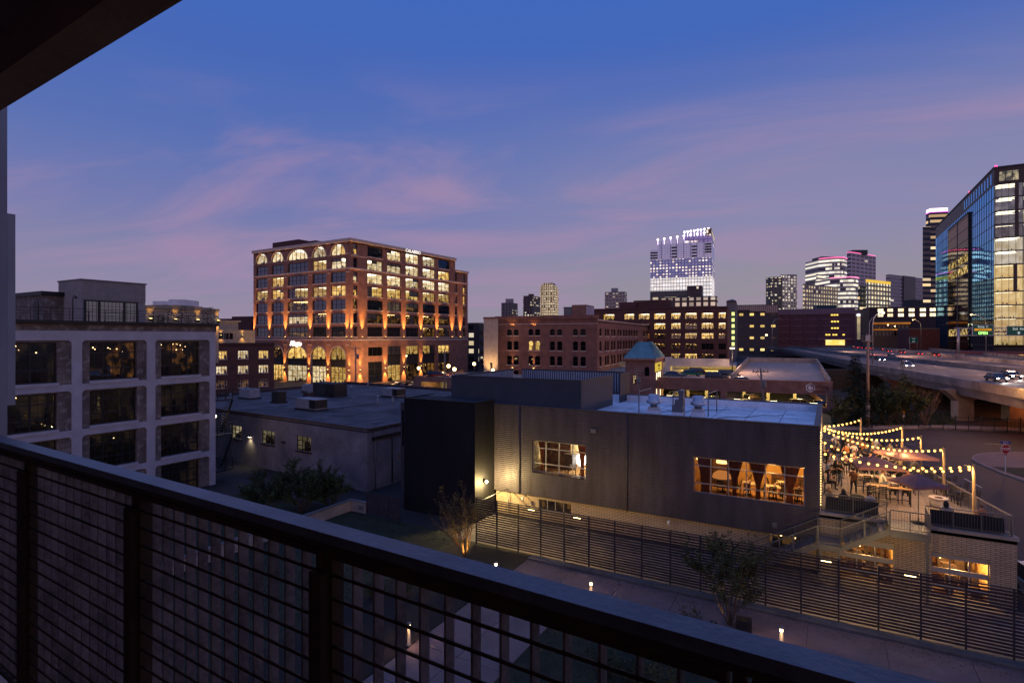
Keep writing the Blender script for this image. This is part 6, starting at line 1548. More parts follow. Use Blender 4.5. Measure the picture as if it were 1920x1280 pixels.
hf = [(a, c, z0, z1, ar) for a, c in fr_ for z0, z1, ar in wr_]; hr_ = [(a, c, z0, z1, ar) for a, c in rs_ for z0, z1, ar in ((14.3, 16.3, .5), (10.4, 13.0, .35), (6.5, 9.1, .2))]
b = MB(); ZM = 18.9
wall(b, p931, DG, s931, 0, ZM, hf, .3); wall(b, cm0, dmr, Rr, 0, ZM - .6, hr_, .3)
e1 = cm0 + dmr * Rr; e2 = p931 + IG * 40
b.quad((e1.x, e1.y, 0), (e2.x, e2.y, 0), (e2.x, e2.y, ZM - .6), (e1.x, e1.y, ZM - .6)); b.quad((e2.x, e2.y, 0), (p931.x, p931.y, 0), (p931.x, p931.y, ZM), (e2.x, e2.y, ZM - .6))
b.build('wall', mBrickMid, mid)
b = MB(); b.prism([p931[:], cm0[:], e1[:], e2[:]], ZM - 1.2, ZM - .9); b.build('roof', mAsph, mid)
b = MB()
for k, (z0, z1, o) in enumerate(((ZM - 1.35, ZM - 1.1, .12), (ZM - 1.1, ZM - .2, .02), (ZM - .2, ZM + .75, .35))): strip(b, p931, DG, -o, s931 + o, z0, z1, o, .3)
for k in range(60): s = s931 * k / 60; strip(b, p931, DG, s, s + s931 / 120, ZM - .5, ZM - .21, .25, 0)
b.build('cornice', mBrickMid, mid)
b = MB(); strip(b, p931, DG, -.1, s931 + .05, ZM - 1.5, ZM - 1.36, .14, .1); strip(b, cm0, dmr, .2, Rr, ZM - .6, ZM - .35, .12, .3); b.build('stone_band', mPale, mid)
for i, (a, c) in enumerate(fr_):
    for k, (z0, z1, ar) in enumerate(wr_):
        lit = i in (2, 3) and k == 1
        window(mid, p931, DG, a, c, z0, z1, 1, 2, mDarkFrame, mGlass if lit else mPaneK, dep=.26, bw=.09, sill=.2, sm_=mPale, arch=ar, room=RY if lit else None, rdep=2, clutter=2, strips=1)
for i, (a, c) in enumerate(rs_):
    for z0, z1, ar in ((14.3, 16.3, .5), (10.4, 13.0, .35), (6.5, 9.1, .2)): window(mid, cm0, dmr, a, c, z0, z1, 1, 2, mDarkFrame, mPaneK, dep=.26, bw=.09, sill=.2, sm_=mPale, arch=ar)
b = MB()
for z in (13.6, 9.9, 5.8):
    for k in range(9): s = Rr * (.06 + k * .075); q = wp(cm0, dmr, s, z, -.06); b.ball(q, .14, 6, 4)
b.build('anchor_plates', M('anchor_iron', (.5, .48, .46), .5, .4), mid)
for px in (961.3, 1001): sconce(mid, p931, DG, hit(px, p931, DG)[0], 5.8, True, 900, 45)
for px in (961.3, 1001): s = hit(px, p931, DG)[0]; light('SPOT', wp(p931, DG, s, 16.6, -.5), 350, AMB, aim=(0, 0, 1), spot_size=rad(110), spot_blend=1)
def rbox(name, lab, cat, pL, pC, pR, yt, d, mats, vpL=-864, zb=0.0, top=None, depth=None):
    """box building by its near corner column and the outer columns of both faces"""
    c_ = W(pC, d); a = dirvp(vpL); bdir = dirvp(CX + FPX * FPX / (CX - vpL)) * (-1 if vpL > CX else 1)
    lL = hit(pL, c_, a)[0] if pL < pC - .3 else (depth or 15); lR = hit(pR, c_, bdir)[0] if pR > pC + .3 else (depth or 15)
    if lR <= 0: lR = depth or 15
    if lL <= 0: lL = depth or 15
    z = Zy(yt, d); P = [c_, c_ + bdir * lR, c_ + bdir * lR + a * lL, c_ + a * lL]
    return c_, a, bdir, lL, lR, z, P
def simple(par, nm, P, z0, z1, m, top=None):
    b = MB(); b.prism([p[:] for p in P], z0, z1, 0, 1); return b.build(nm, [m, top or mAsph], par)
# rooftop boxes and neighbours round the old warehouse
c_, a_, b_, lL, lR, z, P = rbox('', '', '', 1072, 1099, 1114, 571, 190, 0, -1500)
t = thing('brick_penthouse', 'brick rooftop box with one pale side above the old warehouse roof', 'rooftop building', c_); simple(t, 'wall', P, 0, z, mBrickGar)
b = MB(); strip(b, c_, b_, .1, lR - .1, z - 8, z - .4, .03); b.build('pale_side', M('pale_pink_panel', (.42, .36, .42), .8), t)
c_, a_, b_, lL, lR, z, P = rbox('', '', '', 1057, 1071, 1073, 577, 185, 0, -1500); t = thing('grey_penthouse', 'small grey rooftop box left of the brick rooftop box', 'rooftop building', c_); simple(t, 'wall', P, 0, z, mGreySteel)
b = MB(); b.prism([(p + (c_ - p) * -.05)[:] for p in P], z, z + .3); b.build('roof_edge', mDarkFrame, t)
c_, a_, b_, lL, lR, z, P = rbox('', '', '', 907, 933.5, 934, 597.5, 147, 0, -1500); t = thing('cream_brick_building', 'narrow cream brick wall lit from below at the left of the old warehouse', 'building', c_); simple(t, 'wall', P, 0, z, M('cream_brick_wall', (.42, .33, .25), .85, var=.12, scale=1.2))
b = MB(); strip(b, P[3], -a_, lL * .46, lL * .62, 2.2, 7.2, .03); b.build('arched_door', mDarkFrame, t)
b = MB(); strip(b, P[3], -a_, -.1, lL + .1, z, z + .5, .15, .5); b.build('coping', mBrickMid, t)
light('SPOT', wp(P[3], -a_, lL * .5, 3.0, -3), 5000, (1, .62, .26), aim=(IG.x * .35, IG.y * .35, 1), spot_size=rad(80), spot_blend=1, shadow_soft_size=.3)
fA = FACADE('apartment_front', (.055, .055, .065), 4.5, 3.3, .5, .55, .32, s=.9)
c_, a_, b_, lL, lR, z, P = rbox('', '', '', 877, 898, 909, 608, 230, 0, -1500); t = thing('dark_apartment_block', 'dark apartment block with small lit windows right of the office block', 'apartment building', c_); simple(t, 'wall', P, 0, z, fA); 
b = MB(); b.prism([p[:] for p in P], z + .002, z + .7); b.build('parapet', mConcD, t)
for zz in range(4, int(z), 4):
    b = MB(); strip(b, c_, b_, lR * .2, lR * .8, zz, zz + 1.1, 1.4, 0); b.build('balcony', mGreySteel, t)
# ================================================================ dark red office building with rows of lit windows
pk0 = W(1112, 212); 
kn = thing('dark_red_building', 'wide dark red brick building with rows of bright irregular lit windows', 'office building', pk0)
LK = hit(1364, pk0, DG)[0]
kc = [(1131, 1152), (1170, 1189), (1197, 1218), (1226, 1247.5), (1258, 1276), (1284, 1307), (1315, 1338), (1347, 1361)]
dk_ = lambda px: hit(px, pk0, DG)[1]
krows = [(588, 599), (606.3, 617.6), (624.5, 635), (643, 654), (661.5, 671), (680, 690)]
kz = [(Zy(b_, 205), Zy(a_, 205)) for a_, b_ in krows]
hk = []
for a, c in kc:
    s0, s1 = hit(a, pk0, DG)[0], hit(c, pk0, DG)[0]
    for z0, z1 in kz: hk.append((s0, s1, z0, z1))
b = MB(); ZK = Zy(576.5, 203); wall(b, pk0, DG, LK, 0, ZK, hk, .5)
for h0, h1, dd in ((pk0 + DG * LK, IG, 40),): wall(b, h0, h1, dd, 0, ZK, [], .2)
b.build('wall', mBrickDk, kn)
b = MB(); b.prism([pk0[:], (pk0 + DG * LK)[:], (pk0 + DG * LK + IG * 40)[:], (pk0 + IG * 40)[:]], ZK - .8, ZK - .5); b.build('roof', mAsph, kn)
codes = ['YYYYYYYYa', '..aYYaYYY', '..YaaYYaa', '...aaa..a', '...aYYa.a', '....a....']
for i, (a, c) in enumerate(kc):
    s0, s1 = hit(a, pk0, DG)[0], hit(c, pk0, DG)[0]
    for k, (z0, z1) in enumerate(kz):
        cd = codes[k][i]; rm = {'Y': RY, 'a': RA}.get(cd)
        window(kn, pk0, DG, s0, s1, z0, z1, 3, 2, mDarkFrame, mGlass if rm else mPaneK, dep=.4, bw=.12, room=rm, rdep=6, clutter=10, strips=3 if cd == 'Y' else 0, bulbs=12)
for px0, px1, yt, dd, o, m_, nm in ((1161, 1191, 565.5, 212, 8, M('maroon_louvre', (.10, .035, .035), .7), 'louvre_screen'), (1188, 1257, 563.5, 218, 12, mBrickDk, 'penthouse')):
    q = pk0 + IG * o; s0, s1 = hit(px0, q, DG)[0], hit(px1, q, DG)[0]; b = MB(); strip(b, q, DG, s0, s1, ZK - .5, Zy(yt, dd), 0, 12); b.build(nm, m_, kn)
# ================================================================ parking deck with brick bands
pg0 = W(1229, 114.3); gar = thing('parking_deck', 'two-level brick parking deck with parked cars behind the restaurant roof', 'parking deck', pg0)
LG = hit(1561, pg0, DG)[0]; sg_ = lambda px, o=0: hit(px, pg0 + IG * o, DG)[0]
b = MB(); strip(b, pg0, DG, -3, LG, 3.45, 5.68, .15, .15); strip(b, pg0, DG, -3, LG, 0, .98, .15, .15)
for px in (1232, 1357, 1556.5): s = sg_(px); strip(b, pg0, DG, s - .55, s + .55, .985, 3.445, .1, .3)
strip(b, pg0 + DG * LG, IG, .16, 42, 3.45, 5.68, 0, .3); strip(b, pg0 + DG * LG, IG, .16, 42, 0, .98, 0, .3)
b.build('brick_band', mBrickGar, gar)
b = MB(); strip(b, pg0, DG, -3.1, LG + .1, 5.685, 5.85, .2, .2); strip(b, pg0, DG, -3.05, LG + .05, 3.38, 3.445, .17, .2); b.build('band_trim', M('brick_sill', (.33, .17, .12), .8), gar)
gp = lambda px, o: (pg0 + IG * o + DG * sg_(px, o))
b = MB(); q0_, q1_ = pg0 - DG * 30 + IG * .16, pg0 + DG * LG + IG * .16
b.prism([q0_[:], gp(1372, .16)[:], gp(1372, 46)[:], (q0_ + IG * 46)[:]], 4.9, 5.25); b.build('upper_deck', mConc, gar)
zf = 7.2
b = MB(); A, B_, C_, D_ = gp(1372.5, .2), gp(1558, .2), gp(1533, 48), gp(1404, 48)
b.add([(*A, 5.25), (*B_, 5.25), (*C_, zf), (*D_, zf), (*A, 4.9), (*B_, 4.9), (*C_, zf - .35), (*D_, zf - .35)], [(0, 1, 2, 3), (7, 6, 5, 4), (0, 4, 5, 1), (1, 5, 6, 2), (2, 6, 7, 3), (3, 7, 4, 0)])
b.build('ramp', mConc, gar)
b = MB()
def slopewall(mb, p, q, z0, z1, h, w=.25):
    p, q = V2(*p), V2(*q); n = V2(-(q - p).y, (q - p).x).normalized() * w
    mb.add([(*p, z0), (*q, z1), (*(q + n), z1), (*(p + n), z0), (*p, z0 + h), (*q, z1 + h), (*(q + n), z1 + h), (*(p + n), z0 + h)], [(3, 2, 1, 0), (4, 5, 6, 7), (0, 1, 5, 4), (1, 2, 6, 5), (2, 3, 7, 6), (3, 0, 4, 7)])
slopewall(b, D_, C_, zf - .3, zf - .3, 1.55); slopewall(b, B_, C_, 4.95, zf - .3, 1.4); slopewall(b, A, D_, 4.95, zf - .3, 1.7)
b.build('parapet_wall', mConc, gar)
o2 = 27; q = pg0 + IG * o2
b = MB(); strip(b, q, DG, sg_(1257, o2), sg_(1368, o2), 6.75, 8.75, 0, .3); strip(b, q, DG, sg_(1247, o2), sg_(1256.9, o2), 5.25, 8.9, .1, 4); b.build('upper_ramp_band', M('pale_concrete_band', (.36, .34, .33), .85, var=.15, scale=.5), gar)
b = MB(); b.prism([(q + DG * sg_(1257, o2) + IG * .31)[:], (q + DG * sg_(1380, o2) + IG * .31)[:], (q + DG * sg_(1380, o2) + IG * 19)[:], (q + DG * sg_(1257, o2) + IG * 19)[:]], 6.9, 7.2); b.build('upper_slab', mConc, gar)
b = MB(); strip(b, pg0 + IG * 46, DG, -30, sg_(1380, 46), 0, 6.89, .2, .2); strip(b, pg0 + IG * 40, DG, sg_(1380, 40), LG, 0, 4.85, .2, .2)
b.build('inner_wall', M('garage_inner_concrete', (.38, .34, .26), .85), gar)
for px in (1290, 1325, 1395, 1440, 1490):
    for o in (16, 32): b = MB(); p = gp(px, o); b.obox(p, .3, .3, 0, 4.88, .1); b.build('column', MATS['garage_inner_concrete'], gar)
YG = (1, .72, .24)
for px, o in ((1250, 10), (1290, 16), (1330, 12), (1380, 10), (1420, 14), (1460, 10), (1500, 14), (1535, 9)): p = gp(px, o); light('POINT', (p.x, p.y, 4.4), 1100, YG, shadow_soft_size=.3)
for px, o in ((1290, 36), (1320, 34), (1345, 36), (1360, 33)): p = gp(px, o); light('POINT', (p.x, p.y, 6.5), 1300, (1, .70, .2), shadow_soft_size=.3)
b = MB()
for px, o in ((1285, 8), (1310, 12), (1340, 20), (1400, 8), (1450, 12), (1510, 8)): p = gp(px, o); b.obox(p, .7, .08, 4.78, 4.86, .1)
b.build('tube_lamp', E('tube_glow', (1, .85, .5), 8, False), gar)
# deck lamp post
p = gp(1373, 20); t = thing('deck_lamp', 'thin lamp post with bright head on the parking deck', 'street lamp', (p.x, p.y, 5.25)); zt = Zy(654, hit(1373, pg0 + IG * 20, DG)[1])
b = MB(); b.tube([(p.x, p.y, 5.2), (p.x, p.y, zt)], .11, 8); b.build('post', mDarkFrame, t); b = MB(); b.obox(p, .45, .45, zt, zt + .3, .3); b.build('head', E('deck_lamp_glow', (1, .72, .5), 4), t)
light('POINT', (p.x + 2, p.y - 2, zt), 4500, (1, .55, .36), shadow_soft_size=.4)
# hexagon emblem and dark lettering on the band
mEmb = M('emblem_white', (.75, .74, .74), .5)
s = sg_(1519.5); b = MB()
for ro, ri, m_ in ((.86, .68, 0), (.44, 0, 0)):
    for k in range(6):
        a0, a1 = math.pi / 6 + k * math.pi / 3, math.pi / 6 + (k + 1) * math.pi / 3
        pt = lambda r_, a: wp(pg0, DG, s + r_ * math.cos(a), 4.6 + r_ * math.sin(a), -.17)
        b.quad(pt(ri, a0), pt(ro, a0), pt(ro, a1), pt(ri, a1))
b.build('emblem', mEmb, gar)
letter(gar, 'Parking', 1.0, M('dark_letters', (.05, .012, .012), .6), pg0, DG, sg_(1537), 4.85, -.16, .02); letter(gar, 'Ramp', .9, MATS['dark_letters'], pg0, DG, sg_(1535), 3.98, -.16, .02)
# stair tower with green metal roof
ct = W(1228, 112); aT = dirvp(-1500); bT = dirvp(1400); lT = hit(1172.5, ct, aT)[0]; rT = hit(1243.5, ct, bT)[0]
st2 = thing('stair_tower', 'square brick stair tower with a green metal hipped roof at the parking deck', 'tower', ct)
PT_ = [ct, ct + bT * rT, ct + bT * rT + aT * lT, ct + aT * lT]; pTl = ct + aT * lT; ZE = 9.7
b = MB(); sa = hit(1208.5, pTl, -aT)[0]; sb = hit(1217.5, pTl, -aT)[0]; s2 = hit(1186, pTl, -aT)[0]; s3 = hit(1193, pTl, -aT)[0]
wall(b, pTl, -aT, lT, 0, ZE, [(sa, sb, 6.1, 8.0, .5), (s2, s3, 4.4, 6.2)], .4); wall(b, ct, bT, rT, 0, ZE, [], .3); wall(b, ct + bT * rT, aT, lT, 0, ZE, []); wall(b, ct + bT * rT + aT * lT, -bT, rT, 0, ZE, []); b.build('wall', mBrickGar, st2)
b = MB(); strip(b, pTl, -aT, -.1, lT + .1, 5.7, 5.9, .12); b.build('belt_course', MATS['brick_sill'], st2)
window(st2, pTl, -aT, sa, sb, 6.1, 8.0, 1, 1, mDarkFrame, mPane, dep=.35, bw=.1, arch=.5); window(st2, pTl, -aT, s2, s3, 4.4, 6.2, 2, 2, mDarkFrame, mGlass, dep=.35, bw=.1, room=RB, rdep=2, clutter=1, strips=1)
mGr = M('green_standing_seam', (.13, .26, .27), .5, .3, var=.15, scale=1)
cen = sum((p for p in PT_), V2(0, 0)) / 4; eav = [cen + (p - cen) * 1.10 for p in PT_]; rid = [cen + (p - cen) * .40 for p in PT_]
b = MB(); b.prism([p[:] for p in eav], ZE, 12.95, top=[p[:] for p in rid]); b.build('roof', mGr, st2)
b = MB(); b.prism([p[:] for p in eav], ZE - .35, ZE - .003); b.build('fascia', MATS['brick_sill'], st2)
b = MB()
for i in range(4):
    p, q, p2, q2 = eav[i], eav[(i + 1) % 4], rid[i], rid[(i + 1) % 4]
    for k in range(0, 13): f = k / 12; b.bar((*(p.lerp(q, f)), ZE + .02), (*(p2.lerp(q2, f)), 12.97), .06, .12)
b.build('seams', mGr, st2)
b = MB(); strip(b, ct, bT, .1, rT * .72, 7.0, 8.7, .12); b.build('sign_panel', E('yellow_sign', (.9, .62, .08), .75), st2)
letter(st2, 'PARKING', .75, M('sign_ink', (.08, .05, .02), .6), ct, bT, rT * .4, 8.1, -.13, .01); letter(st2, 'RAMP', .6, MATS['sign_ink'], ct, bT, rT * .4, 7.4, -.13, .01)
b = MB()
for k in range(3): strip(b, ct, bT, rT * (.15 + k * .2), rT * (.24 + k * .2), 5.3, 6.7, .05); strip(b, ct, bT, rT * (.15 + k * .2), rT * (.24 + k * .2), 1.0, 3.4, .05)
b.build('lit_slot', E('slot_glow', (1, .85, .55), 2.2), st2)
# small garage by the office block with cars on top
q0_ = W(776, 126); d0 = -dirvp(-1500); g2t = thing('low_garage', 'low brick garage with one lit opening between the office block and the restaurant', 'garage', q0_); l2 = hit(960, q0_, d0)[0]; i2 = V2(-d0.y, d0.x)
b = MB(); wall(b, q0_, d0, l2, 0, 5.1, [(hit(789, q0_, d0)[0], hit(838, q0_, d0)[0], 1.7, 4.0)], .4); wall(b, q0_ + i2 * 24, -i2, 24, 0, 5.1, []); b.build('wall', mBrickGar, g2t)
b = MB(); b.prism([(q0_ + i2 * .4)[:], (q0_ + d0 * l2 + i2 * .4)[:], (q0_ + d0 * l2 + i2 * 24)[:], (q0_ + i2 * 24)[:]], 4.2, 4.5); b.build('roof_deck', mConc, g2t)
b = MB(); s = hit(800, q0_, d0)[0]; strip(b, q0_ + i2 * 12, d0, 0, l2, 0, 4.15, 0, .3); b.build('inner_wall', MATS['garage_inner_concrete'], g2t)
for px in (800, 826): w = q0_ + d0 * hit(px, q0_, d0)[0] + i2 * 6; light('POINT', (w.x, w.y, 3.6), 420, (1, .75, .28), shadow_soft_size=.3)
# ================================================================ street lamps with globes
mGlobe = E('street_globe', (1.0, .70, .30), 9)
for i, (px, py, d_, P, lab) in enumerate(((785, 690, 150, 2200, 'globe street lamp close to the office block piers, leftmost'), (841, 686, 133, 1500, 'globe street lamp above the low garage, left of a brighter pair'), (852, 692, 127, 1800, 'brightest globe street lamp over the low garage roof'), (889, 682, 150, 2600, 'globe street lamp between the office block and the cream wall'), (924, 694, 138, 1500, 'globe street lamp at the foot of the cream brick wall'), (762, 667, 162, 500, 'small high lamp in front of the office block bays'))):
    w = W(px, d_); z = Zy(py, d_); t = thing('street_lamp', lab, 'street lamp', (w.x, w.y, 0), 0, 'globe street lamps by the office block')
    b = MB(); b.tube([(w.x, w.y, 0), (w.x, w.y, z - .35)], [.11, .07], 8); b.build('post', mDarkFrame, t)
    b = MB(); rr_ = .42 if i != 5 else .22; b.ball((w.x, w.y, z), rr_, 12, 8); b.build('globe', mGlobe, t)
    light('POINT', (w.x, w.y, z + .1), P, (1, .58, .22), shadow_soft_size=.45)
# ================================================================ utility poles
mPw = M('weathered_pole', (.20, .155, .125), .85, var=.25, scale=2, bump=.3, bscale=20)
def upole(lab, px, ytop, d, zb, arm=2.2, lean=0.0, tr=True, rr_=.15):
    w = W(px, d); zt = Zy(ytop, d); t = thing('utility_pole', lab, 'utility pole', (w.x, w.y, zb)); lx = RV * lean
    b = MB(); b.tube([(w.x, w.y, zb), (w.x + lx.x, w.y + lx.y, zt)], [rr_ * 1.25, rr_ * .8], 10); b.build('pole', mPw, t)
    b = MB(); c = Vector((w.x + lx.x, w.y + lx.y, zt - .5)); dv = Vector((RV.x, RV.y, 0))
    b.bar(c - dv * arm / 2, c + dv * arm / 2, .12); b.bar(c - dv * arm * .3 + Vector((0, 0, -.02)), c + Vector((0, 0, -.9)), .06)
    for k in (-.45, -.2, .2, .45): b.lathe(c + dv * arm * k, [(.06, .05), (.08, .15), (.03, .3)], 6)
    b.build('crossarm', mPw, t)
    if tr: b = MB(); b.lathe(c + dv * .45 + Vector((0, 0, -2.2)), [(.26, 0), (.28, .1), (.28, .9), (.18, 1.0)], 10); b.build('transformer', mGreySteel, t)
    return c
c1 = upole('utility pole with transformer in front of the office block corner', 667, 649, 120, 0); c2 = upole('utility pole standing in front of the office block shop arches', 584.5, 664, 125, 0, tr=False)
c3 = upole('slim utility pole by the green-roofed stair tower', 1203, 690, 98, 0, lean=-.9, rr_=.14); c4 = upole('leaning utility pole with a transformer behind the white roof', 1437, 690, 76, 0, lean=-.8)
c5 = upole('utility pole rising behind the low garage', 834, 655, 112, 0, tr=False)
for a, c, lab in ((c1, c2, 'overhead wire between the two poles by the office block'), (c3, c4, 'overhead wire across the parking deck front')):
    b = MB(); pts = [];
    for k in range(17): f = k / 16; p = a.lerp(c, f); p.z -= 3.2 * f * (1 - f); pts.append(p)
    b.tube(pts, .02, 4); tag(b.build('overhead_wire', mDarkFrame), lab, 'wire')
# ================================================================ skyline
def tower(name, lab, pL, pC, pR, yt, d, m, vpL=-864, cap=None, roof=None, depth=25, cat='tower', extra=()):
    c_, a, bb, lL, lR, z, P = rbox('', '', '', pL, pC, pR, yt, d, 0, vpL, depth=depth)
    t = thing(name, lab, cat, c_); simple(t, 'body', P, 0, z, m, roof)
    for i, (x0, x1, y, ins) in enumerate(extra):      # roof boxes given by columns and top row
        w0, w1 = W(x0, d * 1.02), W(x1, d * 1.02); h = (w1 - w0).length
        dd = (w1 - w0).normalized(); nn = V2(-dd.y, dd.x)
        b = MB(); b.prism([w0[:], w1[:], (w1 + nn * h * .7)[:], (w0 + nn * h * .7)[:]], z - 1, Zy(y, d * 1.02)); b.build('roof_box', ins, t)
    b = MB(); b.prism([p[:] for p in P], z + .01, z + .7, 0); b.build('parapet', cap or mConcD, t)
    return t, c_, a, bb, lL, lR, z, P
gA = M('pale_cladding', (.30, .26, .27), .8); gB = M('roof_dark', (.04, .04, .05), .7)
K1 = FACADE('tower_grey', (.16, .13, .13), 5, 4, .4, .45, .22, s=1.0); K2 = FACADE('tower_brown', (.105, .065, .065), 4.2, 3.6, .5, .5, .34, s=1.0)
K3 = FACADE('tower_cream', (.20, .13, .10), 3.6, 4.0, .55, .55, .72, (1, .72, .42), (1, .85, .65), 1.25); K4 = FACADE('tower_pale', (.36, .27, .25), 4.5, 4.4, .6, .3, .36, (1, .7, .45), (1, .85, .7), .8)
tower('grey_tower', 'short grey tower leftmost in the far skyline over the old warehouse', 940, 957.5, 970.7, 568, 820, K1, -1500, extra=((948, 963, 560, gA),))
tower('brown_tower', 'dark brown tower second from left over the old warehouse, few lights', 981, 998, 1013, 555, 780, K2, -1500, extra=((991, 1001, 551, MATS['brick_dark_red']),))
t, c_, a, bb, lL, lR, z, P = tower('crowned_tower', 'slim cream tower with stepped crown and vertical light lines', 1012.5, 1038, 1047, 541, 860, K3, -1500)
for i, (f, yt) in enumerate(((.93, 536.5), (.8, 533.5), (.62, 530.5))):
    cen = sum((p for p in P), V2(0, 0)) / 4; b = MB(); b.prism([(cen + (p - cen) * f)[:] for p in P], Zy((541, 536.5, 533.5)[i], 870), Zy(yt, 870)); b.build('crown_step', K3 if i < 2 else gA, t)
b = MB(); cen = sum((p for p in P), V2(0, 0)) / 4
for f in (.08, .25, .42, .58, .75, .92): q = wp(P[3], -a, lL * f, 20, -.8); b.bar(q, (q[0], q[1], z + 4 + 6 * (1 - abs(f - .5))), 1.2)
for f in (.3, .7): q = wp(c_, bb, lR * f, 20, -.8); b.bar(q, (q[0], q[1], z + 3), 1.2)
b.build('lit_pilaster', E('pilaster_glow', (1, .74, .5), .38, False), t)
tower('pale_tower', 'pale stone tower standing alone left of the bright glass tower', 1134, 1171, 1175.5, 547.5, 740, K4, -1500, extra=((1147.5, 1159, 540, gA),))
# the bright glass tower
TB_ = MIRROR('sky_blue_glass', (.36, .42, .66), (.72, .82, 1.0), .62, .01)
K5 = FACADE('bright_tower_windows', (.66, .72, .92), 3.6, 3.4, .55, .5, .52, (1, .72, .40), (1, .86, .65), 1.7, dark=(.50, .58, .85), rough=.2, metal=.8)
K6 = FACADE('bright_tower_painted_glow', (.55, .52, .56), 3.2, 4.0, .86, .84, 1.1, (1, .90, .84), (1, .95, .95), 1.05, vmin=.72)  # emission paints the western sky's white reflection into the lower glass
dB = 620; tB = W(1334.5, dB); aB = dirvp(-1500); bB = dirvp(1393); lB = hit(1219.5, tB, aB)[0]; rB = hit(1339.5, tB, bB)[0]
bt_ = thing('glass_tower', 'tall bright glass tower with white glowing lower half and lit roof fins', 'tower', tB)
def slab(nm, m, y0, y1, pxl=1219.5, o=0.0, dep=None, par=None):
    l = hit(pxl, tB, aB)[0]; P = [tB + aB * o, tB + bB * rB + aB * o, tB + bB * (dep or rB) + aB * l, tB + aB * l]; b = MB(); b.prism([p[:] for p in P], Zy(y0, dB), Zy(y1, dB)); return b.build(nm, m, par or bt_)
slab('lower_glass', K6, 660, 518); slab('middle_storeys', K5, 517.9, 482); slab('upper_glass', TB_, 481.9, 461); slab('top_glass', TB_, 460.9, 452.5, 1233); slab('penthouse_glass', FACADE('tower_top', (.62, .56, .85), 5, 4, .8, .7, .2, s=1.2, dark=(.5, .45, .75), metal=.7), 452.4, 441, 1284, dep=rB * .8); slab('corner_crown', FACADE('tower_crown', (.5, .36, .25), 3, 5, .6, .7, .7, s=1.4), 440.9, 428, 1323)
b = MB()
for px in (1240, 1257, 1269, 1282, 1295, 1307, 1320): s = hit(px, tB, aB)[0]; q = tB + aB * s; n = V2(aB.y, -aB.x); n = -n if n.dot(q) > 0 else n; q2 = q + n * .3; b.bar((*q2, Zy(480, dB)), (*q2, Zy(446, dB)), .8, .5)
for y in range(453, 520, 4):
    z_ = Zy(y, dB); l = hit(1219.5 if y > 461 else 1233, tB, aB)[0]; n = V2(aB.y, -aB.x); n = -n if n.dot(tB) > 0 else n
    p, q = tB + n * .15, tB + aB * l + n * .15; b.bar((*p, z_), (*q, z_), .2, .25)
for px in range(1222, 1334, 5): q = tB + aB * hit(px, tB, aB)[0] + n * .15; b.bar((*q, Zy(518, dB)), (*q, Zy(461 if px < 1233 else 453, dB)), .18, .22)
b.build('mullion', M('tower_mullion', (.48, .50, .62), .5), bt_)
n = V2(aB.y, -aB.x); n = -n if n.dot(tB) > 0 else n
for px0, px1, ys in ((1219.5, 1233, (468, 473, 478)), (1259, 1269, (460, 466, 472, 478)), (1297, 1306, (460, 466, 472, 478)), (1322, 1334, (457, 462, 467, 472))):
    for y in ys: b = MB(); p, q = tB + aB * hit(px0, tB, aB)[0] + n * .6, tB + aB * hit(px1, tB, aB)[0] + n * .6; b.bar((*p, Zy(y, dB)), (*q, Zy(y, dB)), 1.2, 1.5); b.build('balcony', gB, bt_)
fin = E('fin_violet', (.75, .55, 1.0), 2.6, False); head = E('fin_white', (.95, .85, 1), 7, False)
b = MB(); b2 = MB()
for px, y in ((1233, 442), (1245, 441), (1257, 440), (1269.5, 439), (1282, 438), (1294.5, 437), (1307, 436), (1320, 435), (1283, 431), (1289, 430.5), (1295, 430), (1301.5, 429.5), (1308, 429), (1314, 428.5), (1320.5, 428), (1328, 427.5)):
    s = hit(px, tB, aB)[0]; q = tB + aB * s - n * 2; b.bar((*q, Zy(452 if px < 1283 or y > 433 else 441, dB)), (*q, Zy(y, dB)), .7); b2.ball((*q, Zy(y, dB)), 1.1, 8, 5)
b.build('roof_fin', fin, bt_); b2.build('fin_lamp', head, bt_)
K7 = FACADE('podium_glass', (.13, .12, .11), 6, 4, .9, .6, .25, s=.9, dark=(.06, .06, .07)); K8 = FACADE('brick_lit_grid', (.13, .065, .055), 6.2, 5.2, .62, .66, 1.2, (1, .72, .55), (1, .8, .66), .62)
tower('grey_podium', 'grey glazed block in front of the bright tower foot', 1219, 1302, 1304, 545, 560, K7, -1500, cat='building'); tower('brown_slab', 'dark brown slab with a line of lights before the bright tower', 1288, 1316, 1318, 536.5, 540, FACADE('brown_slab_face', (.075, .05, .05), 8, 5, .25, .5, .3, s=1.2), -1500, cat='building', extra=((1308, 1315.5, 538.5, gA),))
tower('grid_brick_block', 'brick block with a regular grid of glowing windows under the bright tower', 1235, 1344, 1346, 556.5, 500, K8, -1500, cat='building')
